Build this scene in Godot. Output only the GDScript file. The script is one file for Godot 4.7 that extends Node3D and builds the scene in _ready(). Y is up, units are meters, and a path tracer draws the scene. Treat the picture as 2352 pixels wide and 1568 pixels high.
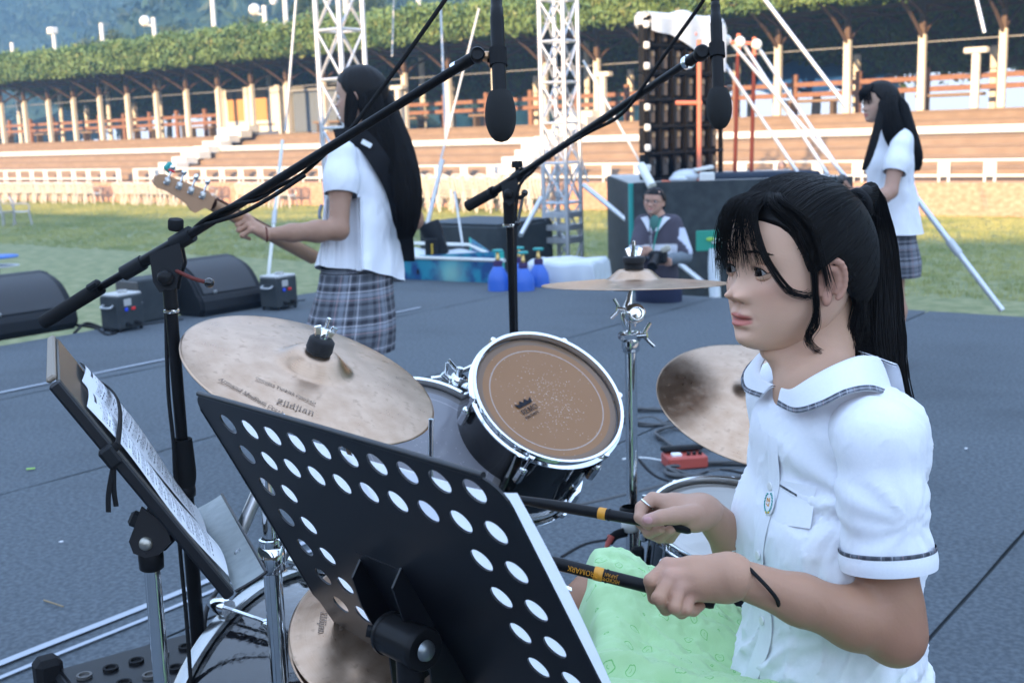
extends Node3D
# Outdoor stage at a sports ground: a seated drummer behind a kit, a bassist and a second girl beyond, terraces and a vine pergola behind.
var rng := RandomNumberGenerator.new()
var M := {}
var taken := {}

func _ready():
	rng.seed = 11
	# --- camera
	var cam := Camera3D.new()
	cam.name = "camera"
	add_child(cam)
	var rt := V(1, 0, 0)
	var pitch := deg_to_rad(10.0)
	var roll := deg_to_rad(1.75)
	var up := V(0, cos(pitch), -sin(pitch))
	var r2 := rt * cos(roll) - up * sin(roll)
	var u2 := up * cos(roll) + rt * sin(roll)
	var fw := V(0, -sin(pitch), -cos(pitch))
	cam.transform = Transform3D(Basis(r2, u2, -fw), V(0, 1.35, 0))
	cam.fov = rad_to_deg(2.0 * atan(784.0 / 2700.0))
	cam.near = 0.05
	cam.far = 2000.0
	var ca := CameraAttributesPhysical.new()
	ca.frustum_focal_length = 41.0
	ca.frustum_focus_distance = 1.5
	ca.exposure_aperture = 10.0
	cam.attributes = ca
	# frustum_focal_length changes fov in the engine, so the fov is given again
	cam.fov = rad_to_deg(2.0 * atan(784.0 / 2700.0))
	# --- sky, air
	var env := Environment.new()
	env.background_mode = Environment.BG_SKY
	var sky := Sky.new()
	var sm := ProceduralSkyMaterial.new()
	sm.sky_top_color = Color(0.74, 0.83, 0.97)
	sm.sky_horizon_color = Color(0.92, 0.95, 0.99)
	sm.sky_curve = 0.16
	sm.ground_bottom_color = Color(0.2, 0.2, 0.18)
	sm.ground_horizon_color = Color(0.6, 0.64, 0.68)
	sm.energy_multiplier = 1.0
	sky.sky_material = sm
	env.sky = sky
	env.background_energy_multiplier = 1.28
	env.tonemap_mode = Environment.TONE_MAPPER_LINEAR
	env.tonemap_exposure = 2.8
	env.sdfgi_enabled = true
	env.ssao_enabled = true
	env.ssil_enabled = true
	env.fog_enabled = true
	env.fog_density = 0.0018
	env.fog_light_color = Color(0.55, 0.76, 0.95)
	var we := WorldEnvironment.new()
	we.name = "world_environment"
	we.environment = env
	add_child(we)
	# --- low evening sun behind the camera
	var sun := DirectionalLight3D.new()
	sun.name = "sun"
	sun.light_energy = 1.6
	sun.light_color = Color(1.0, 0.84, 0.64)
	sun.light_angular_distance = 0.5
	sun.shadow_enabled = true
	add_child(sun)
	var el := deg_to_rad(9.0)
	var az := V(0.38, 0, -0.925).normalized()
	sun.look_at_from_position(Vector3.ZERO, V(az.x * cos(el), -sin(el), az.z * cos(el)), Vector3.UP)
	# --- the place, then the people and things
	materials()
	ground_and_stage()
	terraces()
	pergola()
	far_things()
	field_things()
	stage_things()
	drum_kit()
	mic_stands()
	music_stands()
	drummer()
	bassist()
	singer()
	photographer()
	small_things()

# ---------------------------------------------------------------- naming
func numbered(called: String) -> String:
	var k: int = taken.get(called, 0)
	taken[called] = k + 1
	return called if k == 0 else "%s_%03d" % [called, k]

func tag(o: Node, label: String, category: String, group := "") -> Node:
	if label: o.set_meta("label", label)
	if category: o.set_meta("category", category)
	if group: o.set_meta("group", group)
	return o

func thing(called: String, label: String, category: String, at := Vector3.ZERO, group := "") -> Node3D:
	var o := Node3D.new()
	o.name = numbered(called)
	add_child(o, true)
	o.position = at
	tag(o, label, category, group)
	return o

func origin(o: Node) -> Vector3:
	var p := Vector3.ZERO
	var n: Node = o
	while n != null and n != self:
		p += n.position
		n = n.get_parent()
	return p

func part(mb: MB, called: String, m: Material, parent: Node) -> MeshInstance3D:   # geometry is given in the scene's own place
	var o := MeshInstance3D.new()
	o.mesh = mb.commit(-origin(parent))
	o.material_override = m
	if parent == self:
		o.name = numbered(called)
	else:
		o.name = child_name(parent, called)
	parent.add_child(o, true)
	return o

func child_name(parent: Node, called: String) -> String:
	var k := 0
	var nm := called
	while parent.has_node(nm):
		k += 1
		nm = "%s_%03d" % [called, k]
	return nm

func solo(mb: MB, called: String, m: Material, label: String, category: String, group := "") -> MeshInstance3D:
	var o := part(mb, called, m, self)
	tag(o, label, category, group)
	return o

func setting(mb: MB, called: String, m: Material, kind := "structure") -> MeshInstance3D:
	var o := part(mb, called, m, self)
	o.set_meta("kind", kind)
	return o

func dup(root: Node3D, called: String, xf: Transform3D, label: String, category: String, group := "") -> Node3D:
	var r: Node3D = root.duplicate()
	r.name = numbered(called)
	add_child(r, true)
	r.transform = xf
	tag(r, label, category, group)
	return r

func text_part(words: String, h: float, depth: float, m: Material, xf: Transform3D, parent: Node, called := "lettering", serif := false, align := 1) -> MeshInstance3D:
	var tm := TextMesh.new()
	tm.text = words
	var f := SystemFont.new()
	f.font_names = PackedStringArray(["Droid Serif" if serif else "Droid Sans"])
	f.font_italic = false
	tm.font = f
	tm.font_size = 32
	tm.pixel_size = h / 24.0
	tm.depth = depth
	tm.horizontal_alignment = align as HorizontalAlignment
	var o := MeshInstance3D.new()
	o.mesh = tm
	o.material_override = m
	o.name = child_name(parent, called)
	parent.add_child(o, true)
	xf.origin -= origin(parent)
	o.transform = xf
	return o

# ---------------------------------------------------------------- frames
func frame(at: Vector3, y: Vector3, hint := Vector3(0, 0, 1)) -> Transform3D:     # y axis given, z near the hint
	var yy := y.normalized()
	var x := yy.cross(hint)
	if x.length() < 1e-4: x = yy.cross(Vector3(1, 0, 0.01))
	x = x.normalized()
	return Transform3D(Basis(x, yy, x.cross(yy)), at)

func yaw(at: Vector3, ang: float) -> Transform3D:
	return Transform3D(Basis(Vector3.UP, ang), at)

static func bez(p: Array, n: int) -> PackedVector3Array:                           # smooth curve through points
	var out := PackedVector3Array()
	var m := p.size()
	for s in m - 1:
		var p0: Vector3 = p[maxi(s - 1, 0)]
		var p1: Vector3 = p[s]
		var p2: Vector3 = p[s + 1]
		var p3: Vector3 = p[mini(s + 2, m - 1)]
		for k in n:
			out.append(p1.cubic_interpolate(p2, p0, p3, float(k) / n))
	out.append(p[m - 1])
	return out

static func table(t: float, keys: Array) -> float:                                 # [[t, value], ...], smooth between
	var n := keys.size()
	if t <= keys[0][0]: return keys[0][1]
	for k in n - 1:
		if t <= keys[k + 1][0]:
			var a: Array = keys[k]
			var b: Array = keys[k + 1]
			var w: float = (t - a[0]) / (b[0] - a[0])
			var m0: float = (b[1] - a[1])
			var m1: float = m0
			var h: float = b[0] - a[0]
			if k > 0:
				m0 = (b[1] - keys[k - 1][1]) / (b[0] - keys[k - 1][0]) * h
			if k + 2 < n:
				m1 = (keys[k + 2][1] - a[1]) / (keys[k + 2][0] - a[0]) * h
			var w2 := w * w
			var w3 := w2 * w
			return (2 * w3 - 3 * w2 + 1) * a[1] + (w3 - 2 * w2 + w) * m0 + (-2 * w3 + 3 * w2) * b[1] + (w3 - w2) * m1
	return keys[n - 1][1]

static func gs(x: float, s: float) -> float:
	return exp(-x * x / (s * s))

# ---------------------------------------------------------------- mesh builder
class MB:
	var v := PackedVector3Array()
	var n := PackedVector3Array()
	var uv := PackedVector2Array()
	var c := PackedColorArray()
	var i := PackedInt32Array()
	var col := Color(1, 1, 1)

	func vert(p: Vector3, nn: Vector3, u := Vector2.ZERO) -> int:
		v.append(p); n.append(nn); uv.append(u); c.append(col)
		return v.size() - 1

	func tri(a: Vector3, b: Vector3, d: Vector3) -> void:
		var nn := (b - a).cross(d - a).normalized()
		var k := v.size()
		vert(a, nn, Vector2(0, 0)); vert(b, nn, Vector2(1, 0)); vert(d, nn, Vector2(1, 1))
		i.append_array(PackedInt32Array([k, k + 1, k + 2]))

	func quad(a: Vector3, b: Vector3, d: Vector3, e: Vector3, nn := Vector3.ZERO) -> void:
		if nn == Vector3.ZERO: nn = (b - a).cross(e - a).normalized()
		var k := v.size()
		vert(a, nn, Vector2(0, 1)); vert(b, nn, Vector2(1, 1)); vert(d, nn, Vector2(1, 0)); vert(e, nn, Vector2(0, 0))
		i.append_array(PackedInt32Array([k, k + 1, k + 2, k, k + 2, k + 3]))

	func box(size: Vector3, xf := Transform3D(), bev := 0.0) -> void:
		var h := size * 0.5
		var b := minf(bev, minf(h.x, minf(h.y, h.z)) * 0.9)
		var q := {}
		for ax in 3:
			for s in [-1.0, 1.0]:
				var f := []
				for st in [[-1, -1], [1, -1], [1, 1], [-1, 1]]:
					var p := Vector3.ZERO
					p[ax] = s * h[ax]
					p[(ax + 1) % 3] = st[0] * (h[(ax + 1) % 3] - b)
					p[(ax + 2) % 3] = st[1] * (h[(ax + 2) % 3] - b)
					var key := Vector3i(int(signf(p.x)), int(signf(p.y)), int(signf(p.z)))
					p = xf * p
					f.append(p)
					q[[ax, key]] = p
				var nn := Vector3.ZERO
				nn[ax] = s
				quad(f[0], f[1], f[2], f[3], (xf.basis * nn).normalized())
		if b <= 0.0: return
		for ax in 3:                                # edges run along ax
			var a1 := (ax + 1) % 3
			var a2 := (ax + 2) % 3
			for s1 in [-1, 1]:
				for s2 in [-1, 1]:
					var k0 := Vector3i.ZERO
					k0[a1] = s1; k0[a2] = s2
					var k1 := k0
					k0[ax] = -1; k1[ax] = 1
					var nn := Vector3.ZERO
					nn[a1] = s1; nn[a2] = s2
					quad(q[[a1, k0]], q[[a1, k1]], q[[a2, k1]], q[[a2, k0]], (xf.basis * nn).normalized())
		for sx in [-1, 1]:
			for sy in [-1, 1]:
				for sz in [-1, 1]:
					var key := Vector3i(sx, sy, sz)
					var k := v.size()
					var nn := (xf.basis * Vector3(sx, sy, sz)).normalized()
					vert(q[[0, key]], nn); vert(q[[1, key]], nn); vert(q[[2, key]], nn)
					i.append_array(PackedInt32Array([k, k + 1, k + 2]))

	func bar(a: Vector3, b: Vector3, w: float, t: float, hint := Vector3.UP, bev := 0.0) -> void:
		var y := (b - a)
		var l := y.length()
		y /= l
		var x := y.cross(hint)
		if x.length() < 1e-3: x = y.cross(Vector3(1, 0, 0.1))
		x = x.normalized()
		box(Vector3(w, l, t), Transform3D(Basis(x, y, x.cross(y)), (a + b) * 0.5), bev)

	func tube(path: PackedVector3Array, radii, sides := 8, caps := true, squash := 1.0, hint := Vector3.ZERO) -> void:
		var m := path.size()
		if m < 2: return
		var t0 := (path[1] - path[0]).normalized()
		var x := hint if hint != Vector3.ZERO else (Vector3.UP if absf(t0.y) < 0.9 else Vector3(1, 0, 0))
		x = (x - t0 * x.dot(t0)).normalized()
		var k0 := v.size()
		var run := 0.0
		var last_n := t0
		for s in m:
			var t := (path[mini(s + 1, m - 1)] - path[maxi(s - 1, 0)]).normalized()
			if t == Vector3.ZERO: t = last_n
			last_n = t
			x = (x - t * x.dot(t))
			x = x.normalized() if x.length() > 1e-5 else t.cross(Vector3(0.3, 0.5, 0.8)).normalized()
			var y := t.cross(x)
			var r: float = radii if radii is float else radii[s]
			if s > 0: run += path[s].distance_to(path[s - 1])
			for k in sides + 1:
				var a := TAU * k / sides
				var d := x * cos(a) + y * sin(a) * squash
				vert(path[s] + d * r, (x * cos(a) + y * sin(a) / maxf(squash, 0.05)).normalized(), Vector2(float(k) / sides, run))
		var w := sides + 1
		for s in m - 1:
			for k in sides:
				var p := k0 + s * w + k
				i.append_array(PackedInt32Array([p, p + 1, p + w + 1, p, p + w + 1, p + w]))
		if caps:
			for e in [0, m - 1]:
				var t := (path[1] - path[0]).normalized() if e else (path[0] - path[1]).normalized()
				if e: t = (path[m - 1] - path[m - 2]).normalized()
				var kc := vert(path[e], t)
				for k in w:
					vert(v[k0 + e * w + k], t)
				for k in sides:
					i.append_array(PackedInt32Array([kc, kc + 1 + k, kc + 2 + k]))

	func rod(a: Vector3, b: Vector3, r: float, sides := 12, r2 := -1.0) -> void:
		tube(PackedVector3Array([a, b]), [r, r if r2 < 0.0 else r2], sides)

	func lathe(pr: Array, segs := 32, xf := Transform3D(), smooth := 0.6, wob: FastNoiseLite = null, amp := 0.0) -> void:   # profile of Vector2(radius, height), about y
		var m := pr.size()
		var dirs := []
		for s in m - 1:
			var d: Vector2 = (pr[s + 1] - pr[s])
			dirs.append(Vector2(d.y, -d.x).normalized())
		for s in m - 1:
			var na: Vector2 = dirs[s]
			var nb: Vector2 = dirs[s]
			if s > 0 and dirs[s - 1].dot(dirs[s]) > smooth: na = (dirs[s - 1] + dirs[s]).normalized()
			if s < m - 2 and dirs[s + 1].dot(dirs[s]) > smooth: nb = (dirs[s + 1] + dirs[s]).normalized()
			var k0 := v.size()
			for e in 2:
				var p: Vector2 = pr[s + e]
				var nn: Vector2 = nb if e else na
				for k in segs + 1:
					var a := TAU * k / segs
					var q := Vector3(p.x * cos(a), p.y, p.x * sin(a))
					if wob: q.y += wob.get_noise_3dv(q * 10.0) * amp
					vert(xf * q, (xf.basis * Vector3(nn.x * cos(a), nn.y, nn.x * sin(a))).normalized(), Vector2(0.5 + q.x, 0.5 + q.z))
			for k in segs:
				var p := k0 + k
				i.append_array(PackedInt32Array([p, p + 1, p + segs + 2, p, p + segs + 2, p + segs + 1]))

	func ball(at: Vector3, r: Vector3, basis := Basis(), su := 16, sv := 10) -> void:
		var k0 := v.size()
		for a in sv + 1:
			var th := PI * a / sv
			for b in su + 1:
				var ph := TAU * b / su
				var d := Vector3(sin(th) * cos(ph), cos(th), sin(th) * sin(ph))
				vert(at + basis * (d * r), (basis * (d / r)).normalized(), Vector2(float(b) / su, float(a) / sv))
		for a in sv:
			for b in su:
				var p := k0 + a * (su + 1) + b
				i.append_array(PackedInt32Array([p, p + 1, p + su + 2, p, p + su + 2, p + su + 1]))

	func grid(pts: PackedVector3Array, nu: int, nv: int, su := 1.0, sv := 1.0, wrap := false) -> void:   # nv rows of nu points
		var k0 := v.size()
		for b in nv:
			for a in nu:
				var a0 := (a + nu - 2) % (nu - 1) if wrap else maxi(a - 1, 0)
				var a1 := (a + 1) % (nu - 1) if wrap else mini(a + 1, nu - 1)
				if wrap and a == nu - 1: a1 = 1
				var du := pts[b * nu + a1] - pts[b * nu + a0]
				var dv := pts[mini(b + 1, nv - 1) * nu + a] - pts[maxi(b - 1, 0) * nu + a]
				var nn := du.cross(dv).normalized()
				vert(pts[b * nu + a], nn, Vector2(su * a / (nu - 1), sv * b / (nv - 1)))
		for b in nv - 1:
			for a in nu - 1:
				var p := k0 + b * nu + a
				i.append_array(PackedInt32Array([p, p + 1, p + nu + 1, p, p + nu + 1, p + nu]))

	func prism(poly: PackedVector2Array, depth: float, xf := Transform3D()) -> void:     # outline in x, y, thickness along z, centred
		var ids := Geometry2D.triangulate_polygon(poly)
		var h := depth * 0.5
		for s in [-1.0, 1.0]:
			var k0 := v.size()
			for p in poly:
				vert(xf * Vector3(p.x, p.y, s * h), (xf.basis * Vector3(0, 0, s)).normalized(), p)
			for t in ids:
				i.append(k0 + t)
		for k in poly.size():
			var a := poly[k]
			var b := poly[(k + 1) % poly.size()]
			var nn := Vector3(b.y - a.y, a.x - b.x, 0)
			quad(xf * Vector3(a.x, a.y, -h), xf * Vector3(b.x, b.y, -h), xf * Vector3(b.x, b.y, h), xf * Vector3(a.x, a.y, h), (xf.basis * nn).normalized())

	func smooth_normals(from := 0, tri_from := 0) -> void:
		for k in range(from, v.size()): n[k] = Vector3.ZERO
		for t in range(tri_from, i.size(), 3):
			var f := (v[i[t + 1]] - v[i[t]]).cross(v[i[t + 2]] - v[i[t]])
			n[i[t]] += f; n[i[t + 1]] += f; n[i[t + 2]] += f
		for k in range(from, v.size()): n[k] = n[k].normalized()

	func merge(o: MB, xf := Transform3D()) -> void:
		var k0 := v.size()
		for k in o.v.size():
			v.append(xf * o.v[k]); n.append((xf.basis * o.n[k]).normalized()); uv.append(o.uv[k]); c.append(o.c[k])
		for k in o.i: i.append(k0 + k)

	func commit(shift := Vector3.ZERO) -> ArrayMesh:
		var vs := v
		if shift != Vector3.ZERO:
			vs = v.duplicate()
			for k in vs.size(): vs[k] += shift
		for t in range(0, i.size(), 3):                 # clockwise seen from the side the normals point to
			var a := i[t]
			var b := i[t + 1]
			var d := i[t + 2]
			if (v[b] - v[a]).cross(v[d] - v[a]).dot(n[a] + n[b] + n[d]) > 0.0:
				i[t + 1] = d; i[t + 2] = b
		var arr := []
		arr.resize(Mesh.ARRAY_MAX)
		arr[Mesh.ARRAY_VERTEX] = vs
		arr[Mesh.ARRAY_NORMAL] = n
		arr[Mesh.ARRAY_TEX_UV] = uv
		arr[Mesh.ARRAY_COLOR] = c
		arr[Mesh.ARRAY_INDEX] = i
		var m := ArrayMesh.new()
		m.add_surface_from_arrays(Mesh.PRIMITIVE_TRIANGLES, arr)
		return m

# ---------------------------------------------------------------- smooth bodies: distance field of capsules and ellipsoids, surface nets
class Blob:
	var A := PackedVector3Array()
	var D := PackedVector3Array()
	var L := PackedFloat32Array()
	var RA := PackedFloat32Array()
	var RB := PackedFloat32Array()
	var K := PackedFloat32Array()
	var T := []                       # null: capsule, else the inverse transform of an ellipsoid
	var lo := Vector3(1e9, 1e9, 1e9)
	var hi := Vector3(-1e9, -1e9, -1e9)

	func cap(a: Vector3, b: Vector3, ra: float, rb: float, k := 0.02) -> void:
		A.append(a); D.append(b - a); L.append(maxf((b - a).length_squared(), 1e-9)); RA.append(ra); RB.append(rb); K.append(k); T.append(null)
		for p in [[a, ra], [b, rb]]:
			lo = lo.min(p[0] - Vector3.ONE * p[1]); hi = hi.max(p[0] + Vector3.ONE * p[1])

	func chain(pts: Array, rs: Array, k := 0.02) -> void:
		for s in pts.size() - 1: cap(pts[s], pts[s + 1], rs[s], rs[s + 1], k)

	func ell(xf: Transform3D, r: Vector3, k := 0.02) -> void:
		A.append(xf.origin); D.append(r); L.append(1.0); RA.append(minf(r.x, minf(r.y, r.z))); RB.append(maxf(r.x, maxf(r.y, r.z))); K.append(k)
		T.append(xf.affine_inverse())
		lo = lo.min(xf.origin - Vector3.ONE * RB[-1]); hi = hi.max(xf.origin + Vector3.ONE * RB[-1])

	func one(s: int, p: Vector3) -> float:
		if T[s] == null:
			var q := p - A[s]
			var t := clampf(q.dot(D[s]) / L[s], 0.0, 1.0)
			return (q - D[s] * t).length() - lerpf(RA[s], RB[s], t)
		var q: Vector3 = T[s] * p
		var k0 := (q / D[s]).length()
		var k1 := (q / (D[s] * D[s])).length()
		return k0 * (k0 - 1.0) / maxf(k1, 1e-6) if k0 > 0.05 else -RA[s]

	func dist(p: Vector3, use: PackedInt32Array) -> float:
		var d := 1e3
		for s in use:
			var e := one(s, p)
			var k := K[s]
			var h := maxf(k - absf(d - e), 0.0)
			d = minf(d, e) - (h * h / (4.0 * k) if h > 0.0 else 0.0)
		return d

	func build(mb: MB, cell: float) -> void:
		var base := lo - Vector3.ONE * cell * 3.0
		var span := hi - lo + Vector3.ONE * cell * 6.0
		var B := 4
		var bx := int(ceil(span.x / cell / B))
		var by := int(ceil(span.y / cell / B))
		var bz := int(ceil(span.z / cell / B))
		var nx := bx * B + 1
		var ny := by * B + 1
		var nz := bz * B + 1
		var val := PackedFloat32Array()
		val.resize(nx * ny * nz)
		val.fill(1e9)
		var vid := PackedInt32Array()
		vid.resize(nx * ny * nz)
		vid.fill(-1)
		var all := PackedInt32Array(range(A.size()))
		var live := []
		var reach := cell * B * 0.87 + cell
		for z in bz:
			for y in by:
				for x in bx:
					var mid := base + Vector3(x + 0.5, y + 0.5, z + 0.5) * (cell * B)
					var use := PackedInt32Array()
					var ds := PackedFloat32Array()
					var best := 1e9
					for s in all:
						var e := one(s, mid)
						ds.append(e)
						if e < best: best = e
					if best > reach + 0.05 or best < -reach * 4.0: continue
					for s in all:
						if ds[s] < best + 2.0 * reach + K[s] * 1.2: use.append(s)
					var dm := dist(mid, use)
					if absf(dm) > reach * 1.6: continue
					live.append(Vector3i(x, y, z))
					for c in range(z * B, z * B + B + 1):
						for b in range(y * B, y * B + B + 1):
							for a in range(x * B, x * B + B + 1):
								var id := (c * ny + b) * nx + a
								if val[id] > 1e8: val[id] = dist(base + Vector3(a, b, c) * cell, use)
		var k0 := mb.v.size()
		var t0 := mb.i.size()
		var step := PackedInt32Array([0, 1, nx, nx + 1, nx * ny, nx * ny + 1, nx * ny + nx, nx * ny + nx + 1])
		var off := [Vector3(0, 0, 0), Vector3(1, 0, 0), Vector3(0, 1, 0), Vector3(1, 1, 0), Vector3(0, 0, 1), Vector3(1, 0, 1), Vector3(0, 1, 1), Vector3(1, 1, 1)]
		var edges := [[0, 1], [2, 3], [4, 5], [6, 7], [0, 2], [1, 3], [4, 6], [5, 7], [0, 4], [1, 5], [2, 6], [3, 7]]
		for bl in live:
			for c in range(bl.z * B, bl.z * B + B):
				for b in range(bl.y * B, bl.y * B + B):
					for a in range(bl.x * B, bl.x * B + B):
						var id := (c * ny + b) * nx + a
						var inside := 0
						for s in 8:
							if val[id + step[s]] < 0.0: inside += 1
						if inside == 0 or inside == 8: continue
						var sum := Vector3.ZERO
						var cnt := 0
						for e in edges:
							var va := val[id + step[e[0]]]
							var vb := val[id + step[e[1]]]
							if (va < 0.0) != (vb < 0.0) and absf(va) < 1e8 and absf(vb) < 1e8:
								sum += (off[e[0]] as Vector3).lerp(off[e[1]], va / (va - vb))
								cnt += 1
						if cnt == 0: continue
						vid[id] = mb.vert(base + (Vector3(a, b, c) + sum / cnt) * cell, Vector3.ZERO)
		for bl in live:
			for c in range(bl.z * B, bl.z * B + B):
				for b in range(bl.y * B, bl.y * B + B):
					for a in range(bl.x * B, bl.x * B + B):
						var id := (c * ny + b) * nx + a
						var v0 := val[id]
						for ax in 3:
							var st: int = [1, nx, nx * ny][ax]
							var s1: int = [nx, nx * ny, 1][ax]
							var s2: int = [nx * ny, 1, nx][ax]
							var v1 := val[id + st]
							if v1 > 1e8 or v0 > 1e8 or (v0 < 0.0) == (v1 < 0.0): continue
							if id - s1 - s2 < 0: continue
							var q0 := vid[id]
							var q1 := vid[id - s1]
							var q2 := vid[id - s1 - s2]
							var q3 := vid[id - s2]
							if q0 < 0 or q1 < 0 or q2 < 0 or q3 < 0: continue
							if v0 < 0.0: mb.i.append_array(PackedInt32Array([q0, q1, q2, q0, q2, q3]))
							else: mb.i.append_array(PackedInt32Array([q0, q2, q1, q0, q3, q2]))
		for k in range(k0, mb.v.size()): mb.n[k] = Vector3.ZERO
		for t in range(t0, mb.i.size(), 3):
			var f := (mb.v[mb.i[t + 1]] - mb.v[mb.i[t]]).cross(mb.v[mb.i[t + 2]] - mb.v[mb.i[t]])
			mb.n[mb.i[t]] += f; mb.n[mb.i[t + 1]] += f; mb.n[mb.i[t + 2]] += f
		for k in range(k0, mb.v.size()): mb.n[k] = mb.n[k].normalized()

# ---------------------------------------------------------------- materials
func flat(name_: String, c: Color, rough := 0.6, metal := 0.0) -> StandardMaterial3D:   # c is the real-world (linear) base colour
	var m := StandardMaterial3D.new()
	m.albedo_color = c.linear_to_srgb()
	m.roughness = rough
	m.metallic = metal
	if metal < 0.1 and c.get_luminance() < 0.05: m.metallic_specular = 0.25
	m.vertex_color_use_as_albedo = true
	M[name_] = m
	return m

func noise_tex(freq: float, seed_: int, colors: Array, size := 256, octaves := 4, type := FastNoiseLite.TYPE_SIMPLEX_SMOOTH, normal := false, bump := 4.0) -> NoiseTexture2D:
	var f := FastNoiseLite.new()
	f.noise_type = type
	f.frequency = freq
	f.seed = seed_
	f.fractal_octaves = octaves
	var t := NoiseTexture2D.new()
	t.noise = f
	t.width = size
	t.height = size
	t.seamless = true
	t.generate_mipmaps = false
	if normal:
		t.as_normal_map = true
		t.bump_strength = bump
	elif colors.size():
		var g := Gradient.new()
		var offs := PackedFloat32Array()
		var cols := PackedColorArray()
		for k in colors.size():
			offs.append(0.2 + 0.6 * k / maxi(colors.size() - 1, 1))
			cols.append((colors[k] as Color).linear_to_srgb())
		g.offsets = offs
		g.colors = cols
		t.color_ramp = g
	return t

func grainy(name_: String, colors: Array, scale: float, rough := 0.7, metal := 0.0, freq := 0.03, bump := 0.0, world := false, size := 256, seed_ := 3, oct := 4) -> StandardMaterial3D:
	var m := flat(name_, Color(1, 1, 1), rough, metal)
	m.albedo_texture = noise_tex(freq, seed_, colors, size, oct)
	m.uv1_triplanar = true
	m.uv1_world_triplanar = world
	m.uv1_scale = Vector3.ONE * scale
	if bump > 0.0:
		m.normal_enabled = true
		m.normal_texture = noise_tex(freq * 2.0, seed_ + 7, [], size, oct, FastNoiseLite.TYPE_SIMPLEX_SMOOTH, true, bump * 8.0)
		m.normal_scale = bump
	return m

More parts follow.
